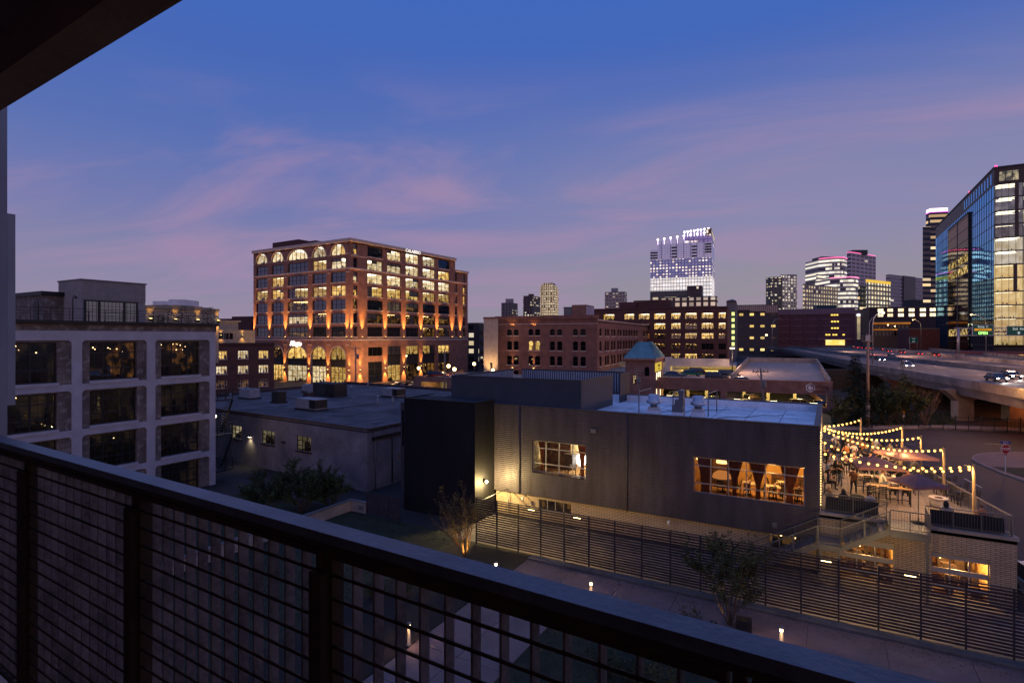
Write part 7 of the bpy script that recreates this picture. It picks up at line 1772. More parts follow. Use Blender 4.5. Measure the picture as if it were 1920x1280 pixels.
# right half of the skyline
K9 = FACADE('balcony_tower', (.09, .075, .085), 5, 3.6, .5, .5, .4, s=1.1); K10 = FACADE('white_tower_windows', (.42, .36, .38), 5, 3.7, .5, .5, .62, (1, .82, .6), (1, .9, .75), 1.1)
K11 = FACADE('hotel_grid', (.42, .34, .27), 4.6, 4.2, .5, .55, .85, (1, .72, .38), (1, .85, .6), .85); K12 = FACADE('band_white', (.34, .30, .32), 60, 4.6, 1.01, .55, .68, (1, .88, .66), (1, .92, .78), 1.25, dark=(.06, .055, .07))
K13 = FACADE('grid_tower', (.50, .42, .47), 11, 5.2, .78, .52, .10, (1, .7, .4), (1, .85, .6), 1.0, dark=(.055, .04, .055)); K14 = FACADE('yellow_top_hotel', (.42, .36, .28), 6.0, 4.6, .55, .6, .95, (1, .8, .45), (1, .9, .65), 1.25)
K15 = FACADE('wide_band', (.36, .31, .36), 80, 4.2, 1.01, .5, .12, (1, .85, .6), (1, .9, .7), .9, dark=(.10, .08, .10)); K16 = FACADE('dark_core', (.12, .09, .11), 1.4, 60, .5, .99, 0)
K17 = FACADE('blue_tower', (.02, .03, .055), 26, 5.0, .95, .5, .33, (1, .6, .22), (1, .8, .5), 1.15, dark=(.015, .025, .06), rough=.08)
tower('balcony_tower', 'dark balcony side of the twin apartment tower far right of the bright tower', 1436, 1448, 1467, 520, 690, K9, 900, cat='tower'); tower('white_apartment_tower', 'white apartment tower with bright windows beside its dark balcony neighbour', 1463, 1466, 1494.5, 516, 700, K10, 500, extra=((1478, 1494, 514.5, gA),))
t = tower('cream_hotel', 'broad cream hotel with a grid of warm windows below the curved tower', 1505, 1508, 1571, 533.5, 560, K11, 300)[0]
neon = E('pink_neon', (1, .16, .42), 2.2, False)
def curved(lab, px0, px1, yt, d, bulge, cap_y, nm='curved_tower', zb=0):
    w0, w1 = W(px0, d), W(px1, d); n = 14; dd = (w1 - w0); nn = V2(-dd.y, dd.x).normalized(); pts = [w0 + dd * (k / n) - nn * bulge * math.sin(math.pi * k / n) for k in range(n + 1)]
    z = Zy(yt, d); t = thing(nm, lab, 'tower', w0); P = pts + [w1 + nn * 30, w0 + nn * 30]
    b = MB(); b.prism([p[:] for p in P], zb, z, 0); b.build('body', K12, t)
    b = MB()
    for p, q in zip(pts, pts[1:]): b.bar((*(p - nn * .3), z + .4), (*(q - nn * .3), z + .4), .7)
    b.build('neon_edge', neon, t)
    b = MB(); q0, q1 = w0 + dd * .12, w0 + dd * .88; b.prism([(q0 + nn * 2)[:], (q1 + nn * 2)[:], (q1 + nn * 22)[:], (q0 + nn * 22)[:]], z - .5, Zy(cap_y, d)); b.build('roof_drum', gB, t)
    return t
curved('tall curved tower with stepped bright floors and a pink neon rim', 1535, 1588, 486, 660, 14, 480.5); curved('lower curved tower with pink neon rim in front of the taller one', 1556, 1610, 522, 620, 12, 521.5); tower('stepped_block', 'grey banded step at the left of the tall curved tower', 1530, 1533, 1597, 515, 650, K12, 300)
tower('white_grid_tower', 'white gridded tower with dark windows and a sloped dark roof plant', 1588, 1595, 1642, 473, 730, K13, 300, extra=((1600, 1627, 468.5, gB),), cap=neon)
t = tower('yellow_top_tower', 'pale tower with big lit windows under a glowing yellow cornice', 1624, 1627, 1669.5, 527, 540, K14, 300)
b = MB(); _, c_, a, bb, lL, lR, z, P = t; cen = sum((p for p in P), V2(0, 0)) / 4; b.prism([(cen + (p - cen) * 1.03)[:] for p in P], z - 1, z + 1.8); b.build('lit_cornice', E('yellow_cornice', (1, .62, .08), .9, False), t[0])
tower('dark_blue_side', 'dark blue glazed wing left of the yellow-topped tower', 1609, 1612, 1627, 536, 545, K17, 300, cat='building')
t = tower('wide_office_tower', 'wide pale banded office tower with a dark upright core', 1661, 1669, 1738, 515.5, 640, K15, 300)
b = MB(); _, c_, a, bb, lL, lR, z, P = t; strip(b, c_, bb, hit(1692, c_, bb)[0], hit(1714, c_, bb)[0], 0, z + 1, 1.5); b.build('core', K16, t[0])
t = tower('blue_skyscraper', 'tallest dark blue skyscraper with a white and magenta lit crown', 1736, 1744, 1778, 400, 520, K17, 1200)
b = MB(); _, c_, a, bb, lL, lR, z, P = t; cen = sum((p for p in P), V2(0, 0)) / 4; b.prism([(cen + (p - cen) * .96)[:] for p in P], z + .75, z + 4.5); b.build('lit_crown', E('crown_white', (1, .72, .85), 3.2, False), t[0])
b = MB(); b.prism([(cen + (p - cen) * 1.0)[:] for p in P], z + .72, z + 1.4); b.build('magenta_rim', E('crown_magenta', (.9, .05, .9), 2.2, False), t[0]); simple(t[0], 'lower_step', [W(1730, 515), W(1745, 515), W(1745, 540), W(1730, 540)], 0, Zy(425, 515), K17)
# mid-ground on the right: parking tower, garages, hall, hotel
K18 = FACADE('dark_garage', (.075, .06, .058), 7.5, 9.0, .38, .2, .62, (1, .66, .16), (1, .72, .25), 1.6, dark=(.015, .012, .01))
t, c_, a, bb, lL, lR, z, P = tower('green_lit_stair', 'dark stair tower with a column of green-yellow lit squares and a hipped roof', 1362, 1380, 1383, 566, 330, mGreySteel, -1500, cat='tower')
cen = sum((p for p in P), V2(0, 0)) / 4; b = MB(); b.prism([(cen + (p - cen) * 1.05)[:] for p in P], z + .71, Zy(555.5, 335), top=[(cen + (p - cen) * .05)[:] for p in P]); b.build('roof', M('dark_green_roof', (.04, .07, .06), .5), t)
b = MB()
for k in range(6): s = lL * .32; strip(b, P[3], -a, lL * .55, lL * .85, Zy(585 + k * 11.3 + 6.5, 330), Zy(585 + k * 11.3, 330), .1)
b.build('lit_window', E('green_yellow_window', (.85, .9, .28), 1.5, False), t)
b = MB(); strip(b, P[3], -a, lL * .5, lL * .9, Zy(655, 330), Zy(583, 330), .05); b.build('green_panel', M('green_panel', (.03, .12, .06), .6), t)
t, c_, a, bb, lL, lR, z, P = tower('grey_garage', 'grey parking garage with a pale glazed top band and small lit openings', 1379, 1458, 1462, 572, 420, K18, -1500, cat='parking garage')
b = MB(); strip(b, P[3], -a, 0, lL * .35, Zy(580, 420), z, .5); strip(b, P[3], -a, lL * .35, lL * .72, Zy(583, 420), z, .5); strip(b, P[3], -a, lL * .72, lL, Zy(586, 420), z, .5); b.build('glazed_band', M('pale_glazed_band', (.42, .31, .24), .4, var=.15, scale=.1), t)
b = MB()
for k in range(22): s = lL * k / 21; strip(b, P[3], -a, max(s - .12, 0), s + .12, Zy(586, 420), z, .62)
b.build('band_mullion', gB, t)
mPurp = BRICK('brick_purple', (.16, .065, .075), (.135, .055, .066), (.1, .05, .06), .8, .3, .03)
t, c_, a, bb, lL, lR, z, P = tower('brick_garage', 'long purple brick garage with panel lines and a bright yellow entrance', 1456, 1603, 1606, 579, 430, mPurp, -1500, cat='parking garage')
b = MB(); strip(b, P[3], -a, 0, lL, Zy(588, 430), z + .7, .6, .2); b.build('top_band', M('mauve_band', (.24, .15, .17), .8), t)
sL = lambda px: hit(px, P[3], -a)[0]
b = MB()
for px0, px1 in ((1461, 1481), (1487, 1507), (1512, 1533), (1539, 1592)):
    for y in (597, 609.5, 622, 634.5, 648): strip(b, P[3], -a, sL(px0), sL(px1), Zy(y + .7, 430), Zy(y, 430), .2)
b.build('stone_line', M('mauve_stone', (.36, .22, .24), .8), t)
b = MB()
for px in (1459, 1484, 1509.5, 1536): strip(b, P[3], -a, sL(px) - 1.0, sL(px) + 1.0, 0, Zy(588, 430), .9)
b.build('pilaster', mPurp, t)
b = MB(); mY = E('yellow_opening', (1, .66, .12), 1.7, False)
for y, xs in ((588.5, (1558, 1563, 1568)), (601, (1558.5, 1563.5, 1569)), (613.5, (1558.5, 1564, 1569)), (626, (1548, 1553, 1561, 1566, 1580)), (651.5, (1518, 1523, 1528))):
    for x in xs: strip(b, P[3], -a, sL(x), sL(x + 3.6), Zy(y + 2.6, 430), Zy(y, 430), .25)
b.build('lit_opening', mY, t)
b = MB(); strip(b, P[3], -a, sL(1548), sL(1584), Zy(647, 430), Zy(637, 430), .25); b.build('entrance', EN('entrance_glow', (.9, .55, .05), (1, .85, .35), 1.7, .25), t)
b = MB(); strip(b, P[3], -a, sL(1534), sL(1598), Zy(636.5, 430), Zy(634.5, 430), 1.2); b.build('entrance_beam', MATS['mauve_stone'], t)
b = MB(); w0, w1 = W(1528, 445), W(1564, 445); b.bar((*w0, z + 1.5), (*w1, z + 1.5), 6, 4.2); b.build('teal_roof_box', M('teal_box', (.03, .08, .09), .5), t)
t, c_, a, bb, lL, lR, z, P = tower('stone_hall', 'narrow pale hall with glowing upright panels and a white sign box', 1600, 1630, 1632, 581, 520, M('mauve_hall', (.20, .12, .12), .8), -1500, cat='building')
b = MB()
for x0, x1, y0, y1 in ((1599, 1602.5, 640, 597), (1607, 1613, 636, 593)): strip(b, P[3], -a, hit(x0, P[3], -a)[0], hit(x1, P[3], -a)[0], Zy(y0, 520), Zy(y1, 520), .4)
b.build('lit_panel', EN('pale_panel_glow', (.22, .18, .14), (.8, .62, .35), .8, .06), t); b = MB(); strip(b, P[3], -a, hit(1606.5, P[3], -a)[0], hit(1612.5, P[3], -a)[0], Zy(592, 520), Zy(588.5, 520), 1.0); b.build('sign_box', E('white_box_glow', (.9, .95, 1), 2.5, False), t)
t, c_, a, bb, lL, lR, z, P = tower('brick_hotel', 'dark brick hotel with two rows of bright white windows', 1630, 1766, 1768, 575, 470, BRICK('brick_hotel_dark', (.085, .045, .04), (.07, .036, .033), (.06, .04, .04), .8, .3, .03), -1800, cat='hotel', extra=((1705, 1731, 562, gB), (1731, 1762, 568, gB)))
sL = lambda px: hit(px, P[3], -a)[0]
hb_ = MB(); hb_.box(0, -.1, 0, 4.0, .1, 2.6); hb_.box(-.2, -.16, -.2, 4.2, -.1, 0, 1); hb_.box(1.9, -.16, 0, 2.1, -.1, 2.6, 1); hm_o = hb_.build('hw', [EN('hotel_window_glow', (1, .62, .25), (1, .92, .7), 1.9, .5), gB]); hm_ = hm_o.data; bpy.data.objects.remove(hm_o)
for px in (1646, 1664, 1684, 1704, 1725, 1743.5):
    for y in (583, 592.5): inst('window', hm_, t, wmat(P[3], -a, sL(px), Zy(y, 470), -.1))
t, c_, a, bb, lL, lR, z, P = tower('arcade_house', 'low tan house with amber uplit cornices and small dark windows', 1637, 1706, 1760, 603, 400, M('tan_wall', (.17, .095, .05), .8), -700, cat='building')
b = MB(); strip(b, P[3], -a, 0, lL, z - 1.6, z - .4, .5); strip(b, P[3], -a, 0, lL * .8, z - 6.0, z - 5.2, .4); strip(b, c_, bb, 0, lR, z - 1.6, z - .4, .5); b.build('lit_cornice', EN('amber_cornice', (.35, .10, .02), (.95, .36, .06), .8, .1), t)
b = MB()
for k in range(9):
    for zz, h_ in ((z - 4.6, 2.2), (z - 10, 3.0)): strip(b, P[3], -a, lL * (.06 + k * .105), lL * (.11 + k * .105), zz, zz + h_, .08)
b.build('dark_window', mPane, t)
tower('red_house', 'low dark red brick house below the hotel by the expressway', 1705, 1762, 1768, 617, 340, BRICK('brick_deep_red', (.10, .022, .022), (.085, .02, .02), (.05, .03, .03), .6, .2, .02), -1800, cat='house', extra=((1716, 1742, 615, gB),))
# ================================================================ glass office tower at the right edge
UG, SQ = 64.35, 1.5
vN = onu(1864, UG)[0]; vF = 318.0 * SQ; zg = 14 + (632 - 316) / FPX * 165 * SQ; st_h = 3.98 * SQ
gl_ = thing('glass_office_block', 'big blue glass office block with lit floors at the right edge', 'office building', (UG, vN, 0))
mBlue = MIRROR('deep_blue_facade_glass', (.004, .014, .035), (.26, .60, 1.0), .62, .012)
mDkG = MIRROR('dark_facade_glass', (.010, .009, .010), (.6, .5, .4), .06, .02)
zc = zg - 7.2
b = MB(); b.quad((UG, vF, 8), (UG, vN, 8), (UG, vN, zc), (UG, vF, zc)); b.build('west_glass', mBlue, gl_)
b = MB(); b.box(UG, vN + .05, zc + .01, UG + 100, vF, zg); b.build('top_storey', M('bronze_panel', (.06, .045, .04), .5, .3), gl_)
b = MB(); b.box(UG + .4, vN + 10, 0, UG + 100, vF - .1, zc); b.build('core', mDarkFrame, gl_)
b = MB()
for k in range(13): z_ = zc - k * st_h; b.box(UG - .14, vN + .05, z_ - .18, UG - .01, vF, z_ + .02)
for k in range(int((vF - vN) / 4.6)): y = vN + 4.6 * k; b.box(UG - .12, y, 8, UG - .012, y + .12, zc)
b.build('mullion', M('blue_black_mullion', (.012, .02, .045), .4), gl_)
for k in range(11): y = vN + 4 + k * 5.6; b = MB(); b.box(UG - .12, y, zg - 6.2, UG - .01, y + 2.4, zg - 1.5); b.build('clerestory_window', mBlue, gl_)
pF = V2(UG, vN); dF = V2(1, 0)
b = MB(); strip(b, pF, dF, .3, 60, 0, 9.5, -1.0, 3); b.build('base_storey', mDarkFrame, gl_)
mGW = EN('tower_floor_pale', (.52, .40, .22), (.85, .76, .60), .85, .25, .35, .65); mGY = EN('tower_floor_yellow', (.62, .38, .10), (.95, .70, .32), .85, .25, .35, .65); mGD = EN('tower_floor_dusk', (.05, .05, .07), (.22, .20, .22), .8, .3, .35, .65)
for k in range(12):
    z1 = zc - k * st_h - .15; z0 = zc - (k + 1) * st_h + .15
    for j in range(3):
        a, c = .3 + j * 9.6, .3 + (j + 1) * 9.6 - .15
        m_ = mGD if k < 4 else (mGW if k < 6 else mGY)
        if k in (2,) and j: m_ = mGW
        window(gl_, pF, dF, a, c, z0, z1, 4, 1, MATS['blue_black_mullion'], MATS['clear_glass'], dep=.1, bw=.12, room=[m_, mFloorIn, m_, mLamp, m_], rdep=9, clutter=7, strips=5 if k in (0, 1, 2, 4, 5) else 1, bulbs=3)
for k0, k1, x0, n in ((0, 4, 7, 2), (4, 6, 10, 2), (6, 8, 6.5, 2), (8, 10, 11, 2)):
    for j in range(n): b = MB(); strip(b, pF, dF, x0 + j * 10, x0 + 1.3 + j * 10, zc - k1 * st_h, zc - k0 * st_h, .2); b.build('bronze_fin', MATS['bronze_panel'], gl_)
b = MB()
for k in range(12): z_ = zc - k * st_h; strip(b, pF, dF, 0, 40, z_ - .149, z_ + .149, .12, .1)
b.build('floor_edge', MATS['blue_black_mullion'], gl_)
for j in range(4): window(gl_, pF, dF, 1.5 + j * 9, 8.5 + j * 9, zg - 6.2, zg - 1.5, 3, 1, MATS['bronze_panel'], None, dep=-.08, bw=.2, name='window'); b = MB(); strip(b, pF, dF, 1.5 + j * 9, 8.5 + j * 9, zg - 6.2, zg - 1.5, .03); b.build('lit_window', EN('top_floor_glow', (.10, .09, .09), (.85, .70, .45), .8, .5, .45, .66) if j == 0 else MATS['top_floor_glow'], gl_)
by0, by1, bz = onu(1819, UG)[0], onu(1781, UG)[0], zc - 3.6
b = MB(); b.box(UG - .9, by0, 4, UG - .15, by1, bz); b.build('dark_bay', mDkG, gl_)
b = MB(); b.box(UG - 1.0, by0 - .1, bz, UG - .1, by1 + .1, bz + 1.0); b.box(UG - .98, (by0 + by1) / 2 - 1.6, 4, UG - .905, (by0 + by1) / 2 + .6, bz - .01)
for k in range(13): z_ = bz - 1 - k * st_h; b.box(UG - .97, by0, z_ - .12, UG - .905, by1, z_ + .12)
b.build('bay_frame', gB, gl_)
mBG = EN('bay_glow', (.05, .025, .01), (1, .70, .24), .8, .5, .45, .62)
for k in (4, 5, 11):
    z_ = bz - 1 - (k if k < 11 else 10.6) * st_h
    for y0_, y1_ in ((by0 + .8, (by0 + by1) / 2 - 2.2), ((by0 + by1) / 2 + 1.2, by1 - 2)): b = MB(); b.box(UG - .95, y0_, z_ + .5, UG - .903, y1_, z_ + 4.4); b.build('bay_lit_window', mBG, gl_)
b = MB(); b.box(UG - .3, vN - .4, zg, UG + 100, vF, zg + .7); b.build('roof_edge', gB, gl_)
mRedL = E('beacon_red', (1, .02, .12), 9, False)
for y, x in ((vN + 1.5, UG + .9), (vN + 52, UG + .5)): b = MB(); b.lathe((x, y, zg + .7), [(.4, 0), (.5, .45), (.3, .9), (.01, 1.0)], 10); b.build('beacon', mRedL, gl_)
w0_, w1_ = W(1790, 250), W(1990, 226); nn_ = (w1_ - w0_); nn_ = V2(-nn_.y, nn_.x).normalized()
b = MB(); b.prism([w0_[:], w1_[:], (w1_ + nn_ * 12)[:], (w0_ + nn_ * 12)[:]], 0, 7.8); b.build('street_podium', M('magenta_lit_podium', (.10, .03, .045), .6), gl_)
for px in (1857, 1893, 1911): s = hit(px, w0_, (w1_ - w0_).normalized())[0]; b = MB(); strip(b, w0_, (w1_ - w0_).normalized(), s - 1.3, s + 1.3, 1.2, 6.6, .12); b.build('entrance_light', E('podium_lamp', (1, .52, .10), 2.2, False), gl_)
# ================================================================ expressway bridge
def C2(X, d): return RV * X + FV * d
nearL = [C2(34, -24), C2(48.9, 20), C2(67.4, 73), C2(79.9, 110), C2(90.8, 141), C2(112, 196), C2(153, 300), C2(190, 410)]
medL = [C2(75, -24), C2(88, 40), C2(107, 116), C2(119.5, 154), C2(137, 214), C2(158, 280), C2(184, 345), C2(206, 414)]
secL = [C2(76.2, -24), C2(89.2, 40), C2(108.2, 116), C2(142, 154), C2(162.6, 202), C2(203, 283), C2(232, 352), C2(256, 420)]
secN = [C2(92, -24), C2(107, 60), C2(126, 118), C2(142, 156), C2(161, 202), C2(201, 283), C2(230, 352), C2(254, 420)]
farL = [C2(120, -24), C2(150, 90), C2(186.5, 202), C2(205, 240), C2(236, 300), C2(262, 352), C2(285, 400), C2(306, 470)]
ZP, ZDK = 7.2, 6.25
def ribbon(mb, A, B, z0, z1, m=0):
    for i in range(len(A) - 1):
        p = [A[i], A[i + 1], B[i + 1], B[i]]
        vs = [(*q, z0) for q in p] + [(*q, z1) for q in p]; mb.add(vs, [(0, 1, 2, 3), (7, 6, 5, 4), (0, 4, 5, 1), (2, 6, 7, 3)] + ([(3, 7, 4, 0)] if i == 0 else []) + ([(1, 5, 6, 2)] if i == len(A) - 2 else []), m)
def offs(A, o):
    R_ = []
    for i in range(len(A)): d = (A[min(i + 1, len(A) - 1)] - A[max(i - 1, 0)]).normalized(); R_.append(A[i] + V2(d.y, -d.x) * o)
    return R_
mRoadD = M('bridge_road', (.085, .074, .074), .75, var=.45, scale=.07, bump=.15, bscale=10)
br = thing('expressway_bridge', 'raised concrete expressway with stained parapets curving past the city', 'bridge', C2(80, 110))
b = MB(); ribbon(b, offs(nearL, .2), offs(farL, -.2), 5.35, ZDK); b.build('deck', mRoadD, br)
mPar = M('bridge_parapet', (.185, .17, .16), .88, var=.35, scale=.35, bump=.3, bscale=6)
b = MB(); ribbon(b, offs(nearL, -.25), offs(nearL, .2), 5.9, ZP); b.build('near_parapet', mPar, br)
b = MB(); ribbon(b, offs(nearL, -.05), offs(nearL, 1.2), 4.55, 5.9); b.build('fascia_girder', mConcD, br)
for A, w_, h_, nm in ((medL, .5, 1.15, 'median_barrier'), (secN, .6, 1.35, 'second_barrier'), (farL, .4, 1.2, 'far_parapet')):
    b = MB(); ribbon(b, offs(A, -w_ / 2), offs(A, w_ / 2), ZDK + .004, ZDK + h_); b.build(nm, mPar, br)
b = MB()
def midl(A, B, f): return [p.lerp(q, f) for p, q in zip(A, B)]
for f in (.3, .62):
    P_ = midl(nearL, medL, f)
    for i in range(len(P_) - 1):
        n = int((P_[i + 1] - P_[i]).length / 12)
        for k in range(n):
            a, c = P_[i].lerp(P_[i + 1], k / n), P_[i].lerp(P_[i + 1], (k + .3) / n); nn = V2(-(c - a).y, (c - a).x).normalized() * .14; b.quad((*(a - nn), ZDK + .006), (*(c - nn), ZDK + .006), (*(c + nn), ZDK + .006), (*(a + nn), ZDK + .006))
b.build('lane_marking', M('lane_paint', (.45, .43, .38), .7), br)
for i, (X, d) in enumerate(((75.5, 93), (84, 93), (96, 93), (110, 93), (63, 62), (88, 128), (100, 140))):
    c = C2(X, d); b = MB(); dv = RV
    b.obox(c, 1.3, .8, 0, 3.4, math.atan2(dv.y, dv.x)); q = [c - dv * 1.3 - FV * .8, c + dv * 1.3 - FV * .8, c + dv * 1.3 + FV * .8, c - dv * 1.3 + FV * .8]; q2 = [c - dv * 3.6 - FV * .8, c + dv * 3.6 - FV * .8, c + dv * 3.6 + FV * .8, c - dv * 3.6 + FV * .8]
    b.prism([x[:] for x in q], 3.401, 5.34, top=[x[:] for x in q2]); b.build('pier', mConc, br)
w = C2(112, 150); b = MB(); b.obox(w, 40, 1, 0, 5.3, math.atan2(RV.y, RV.x)); b.build('abutment', M('dark_abutment', (.04, .03, .028), .9, var=.3), br)
for X, d in ((88, 91), (104, 93)): p = C2(X, d); light('POINT', (p.x, p.y, 4.2), 1500, (1, .22, .04), shadow_soft_size=.4)
# ---- iron fence along the lot
fr0, fr1 = G(1722, 803.5), G(1990, 815); ifn = thing('iron_fence', 'black iron picket fence along the far pavement under the expressway', 'fence', fr0)
b = MB(); L_ = (fr1 - fr0).length; n = int(L_ / .16)
for k in range(n + 1): p = fr0.lerp(fr1, k / n); b.bar(p, p + Vector((0, 0, 2.1)), .03)
for z in (.25, 1.95): b.bar(fr0 + Vector((0, 0, z)), fr1 + Vector((0, 0, z)), .05)
b.build('pickets', mDarkFrame, ifn)
for k in range(0, 12): p = fr0.lerp(fr1, k / 11); b = MB(); b.bar(p, p + Vector((0, 0, 2.3)), .1); b.build('post', mDarkFrame, ifn)
# ---- street, kerbs, pavements
def gz(px, py): g = G(px, py); return (g.x, g.y)
b = MB(); b.prism([(9, 10), (70, 10), (90, 70), gz(2100, 812), gz(1750, 804), gz(1545, 807), (-18, 68), (-18, 60), (4.2, 58.2), (8.8, 37)], -.05, .006); structure('street', b, mStreet)
b = MB(); pk = [gz(1545, 807), gz(1640, 804.5), gz(1750, 803.5), gz(1920, 811), gz(2100, 818)]; pk2 = [gz(1545, 800), gz(1640, 798.5), gz(1750, 797.5), gz(1920, 803), gz(2100, 808)]
for i in range(4): b.prism([pk[i], pk[i + 1], pk2[i + 1], pk2[i]], -.05, .15)
structure('pavement', b, mConc)
b = MB(); b.prism([gz(1480, 800.5), gz(1640, 798), gz(1750, 797), gz(1920, 802), gz(2100, 807), gz(2200, 760), gz(1480, 752)], -.03, .10); structure('vacant_lot', b, mDirt)
isl = [gz(1822, 862), gz(1824, 857), gz(1832, 853), gz(1850, 850.5), gz(1890, 849), gz(1960, 849), gz(2100, 852), gz(2100, 960), gz(1960, 918), gz(1920, 903), gz(1880, 889), gz(1850, 877), gz(1833, 869)]
ic = sum((V2(*p) for p in isl), V2(0, 0)) / len(isl)
b = MB(); b.prism(isl, -.05, .15); structure('island_kerb', b, mConc)
b = MB(); b.prism([(ic + (V2(*p) - ic) * .965)[:] for p in isl], .1, .158); structure('island_pavement', b, mPath)
b = MB(); b.prism([gz(1858, 877.5), gz(1900, 879), gz(2080, 884), gz(2080, 938), gz(1945, 906), gz(1900, 892)], .1, .175); structure('verge', b, mLawn)
b = MB()
for p, q in (((1808, 896.5), (1840, 913.5)), ((1700, 832), (1716, 833.5)), ((1846, 831), (1890, 834))):
    a, c = V2(*gz(*p)), V2(*gz(*q)); nn = V2(-(c - a).y, (c - a).x).normalized() * .08; b.quad((*(a - nn), .011), (*(c - nn), .011), (*(c + nn), .011), (*(a + nn), .011))
structure('road_marking', b, M('road_paint', (.42, .38, .32), .7))
for px, py, P, c in ((1905, 832, 1900, (1, .46, .14)), (1780, 812, 1300, (1, .42, .16)), (1990, 900, 900, (1, .52, .2))): g = G(px, py); light('POINT', (g.x, g.y, 8.5), P, c, shadow_soft_size=.5)
# ---- signs
def face_cam(p): return math.atan2(RV.y, RV.x)
mGreen = M('sign_green', (.006, .13, .075), .45, var=.04); mSgW = E('sign_glow_white', (.8, .85, .85), .55, False); mSteelS = M('sign_steel', (.30, .31, .33), .45, .6)  # white sign letters emit in place of the light they would reflect
mRedS = M('sign_red', (.30, .012, .016), .45, var=.04); mYel = M('sign_yellow', (.78, .36, .03), .45, var=.04); mBlk = M('sign_black', (.01, .01, .01), .5); mSgP = M('sign_white_paint', (.68, .64, .64), .5)
g = G(1885.5, 889, .17); t = thing('stop_sign', 'red octagonal stop sign with a blue street plate on a white post', 'sign', g, face_cam(g))
b = MB(); b.bar((0, 0.03, 0), (0, .03, 3.35), .06); b.build('post', M('white_post', (.6, .58, .58), .5), t, True)
def ngon(mb, r_, n, y, z, ph, th=.02, m=0):
    vs = [(r_ * math.cos(2 * math.pi * k / n + ph), y, z + r_ * math.sin(2 * math.pi * k / n + ph)) for k in range(n)]; vs2 = [(x, y + th, z_) for x, _, z_ in vs]; mb.add(vs + vs2, [tuple(range(n))] + [tuple(range(2 * n - 1, n - 1, -1))] + [(k, n + k, n + (k + 1) % n, (k + 1) % n) for k in range(n)], m)
b = MB(); ngon(b, .50, 8, -.02, 2.55, math.pi / 8, .02); ngon(b, .46, 8, -.024, 2.55, math.pi / 8, .003, 1); b.build('plate', [mSgP, mRedS], t, True)
def put(par, body, size, m, x, y, z, bold=0):
    me = text_mesh(body, size, m, .004, bold=bold); o = bpy.data.objects.new('lettering', me); COL.objects.link(o); o.parent = par; o.matrix_local = Matrix.Translation((x, y, z)) @ Matrix.Rotation(rad(90), 4, 'X'); return o
put(t, 'STOP', .34, mSgP, 0, -.034, 2.55, .008)
b = MB(); b.box(-.16, -.02, 1.96, .16, 0, 2.07); b.build('small_plate', [mRedS], t, True)
b = MB(); b.prism([(-.52, -.012), (.52, -.012), (.52, .012), (-.52, .012)], 3.1, 3.34); b.build('street_plate', M('sign_blue', (.02, .05, .26), .45), t, True); put(t, '5th St', .24, mSgP, 0, -.018, 3.22)
g = G(1695, 797.5); t = thing('arrow_sign', 'yellow diamond sign with a black double arrow across the street', 'sign', g, face_cam(g))
b = MB(); b.bar((0, .04, 0), (0, .04, 2.9), .07); b.build('post', mSteelS, t, True)
b = MB(); ngon(b, .64, 4, -.02, 2.45, 0, .02); ngon(b, .60, 4, -.022, 2.45, 0, .001, 1) ; b.build('plate', [mBlk, mYel], t, True)
b = MB(); b.box(-.22, -.034, 2.41, .22, -.027, 2.49)
for sx in (-1, 1): b.add([(sx * .40, -.034, 2.45), (sx * .2, -.034, 2.60), (sx * .2, -.034, 2.30)], [(0, 1, 2) if sx < 0 else (0, 2, 1)])
b.build('arrow', mBlk, t, True); b = MB(); b.box(-.2, -.02, 1.35, .2, 0, 1.72); b.build('small_plate', mSgP, t, True)
# gantry
pG_ = C2((1797 - CX) / FPX * 200, 200); ang = face_cam(0); t = thing('sign_gantry', 'steel gantry carrying two green exit signs over the expressway', 'sign gantry', (pG_.x, pG_.y, ZDK), ang)
zz = lambda y: Zy(y, 200) - ZDK; xx = lambda px: (px - 1797) / FPX * 200
b = MB(); b.box(-1.6, -.8, 0, 1.6, .8, 1.7); b.build('base', mConc, t, True)
b = MB(); b.tube([(0, 0, 1.7), (0, 0, zz(614))], .42, 14); b.build('column', mSteelS, t, True)
b = MB()
for y_ in (615, 628.5): b.tube([(-1.2, -.3, zz(y_)), (34, -.3, zz(y_))], .16, 8); b.tube([(-1.2, .5, zz(y_)), (34, .5, zz(y_))], .14, 8)
for k in range(12): b.tube([(k * 2.8, -.3, zz(628.5)), (k * 2.8 + 1.4, -.3, zz(615)), (k * 2.8 + 2.8, -.3, zz(628.5))], .08, 6)
b.build('truss', mSteelS, t, True)
def gsign(px0, px1, y0, y1):
    x0, x1, z0, z1 = xx(px0), xx(px1), zz(y1), zz(y0); b = MB(); b.box(x0, -.62, z0, x1, -.55, z1); b.box(x0 + .14, -.628, z0 + .14, x1 - .14, -.621, z1 - .14, 1); return b.build('sign_panel', [mSgP, mGreen], t, True), (x0 + x1) / 2, z0, z1, x1 - x0
s1, xc, z0, z1, wd_ = gsign(1820.5, 1860, 608, 629)
def putl(par, body, size, m, x, z, bold=0): me = text_mesh(body, size, m, .01, bold=bold); o = bpy.data.objects.new('lettering', me); COL.objects.link(o); o.parent = par; o.matrix_local = Matrix.Translation((x, -.65, z)) @ Matrix.Rotation(rad(90), 4, 'X')
putl(s1, 'Ramp  C', 1.05, mSgW, xc, z1 - .85, .02)
b = MB(); b.box(xc - wd_ * .41, -.64, z0 + 1.72, xc + wd_ * .41, -.629, z0 + 2.55); b.build('amber_strip', E('amber_strip_glow', (.8, .36, .04), .75, False), s1, True); putl(s1, 'STADIUM  A B', .55, M('sign_brown', (.2, .05, .0), .6), xc, z0 + 2.13)
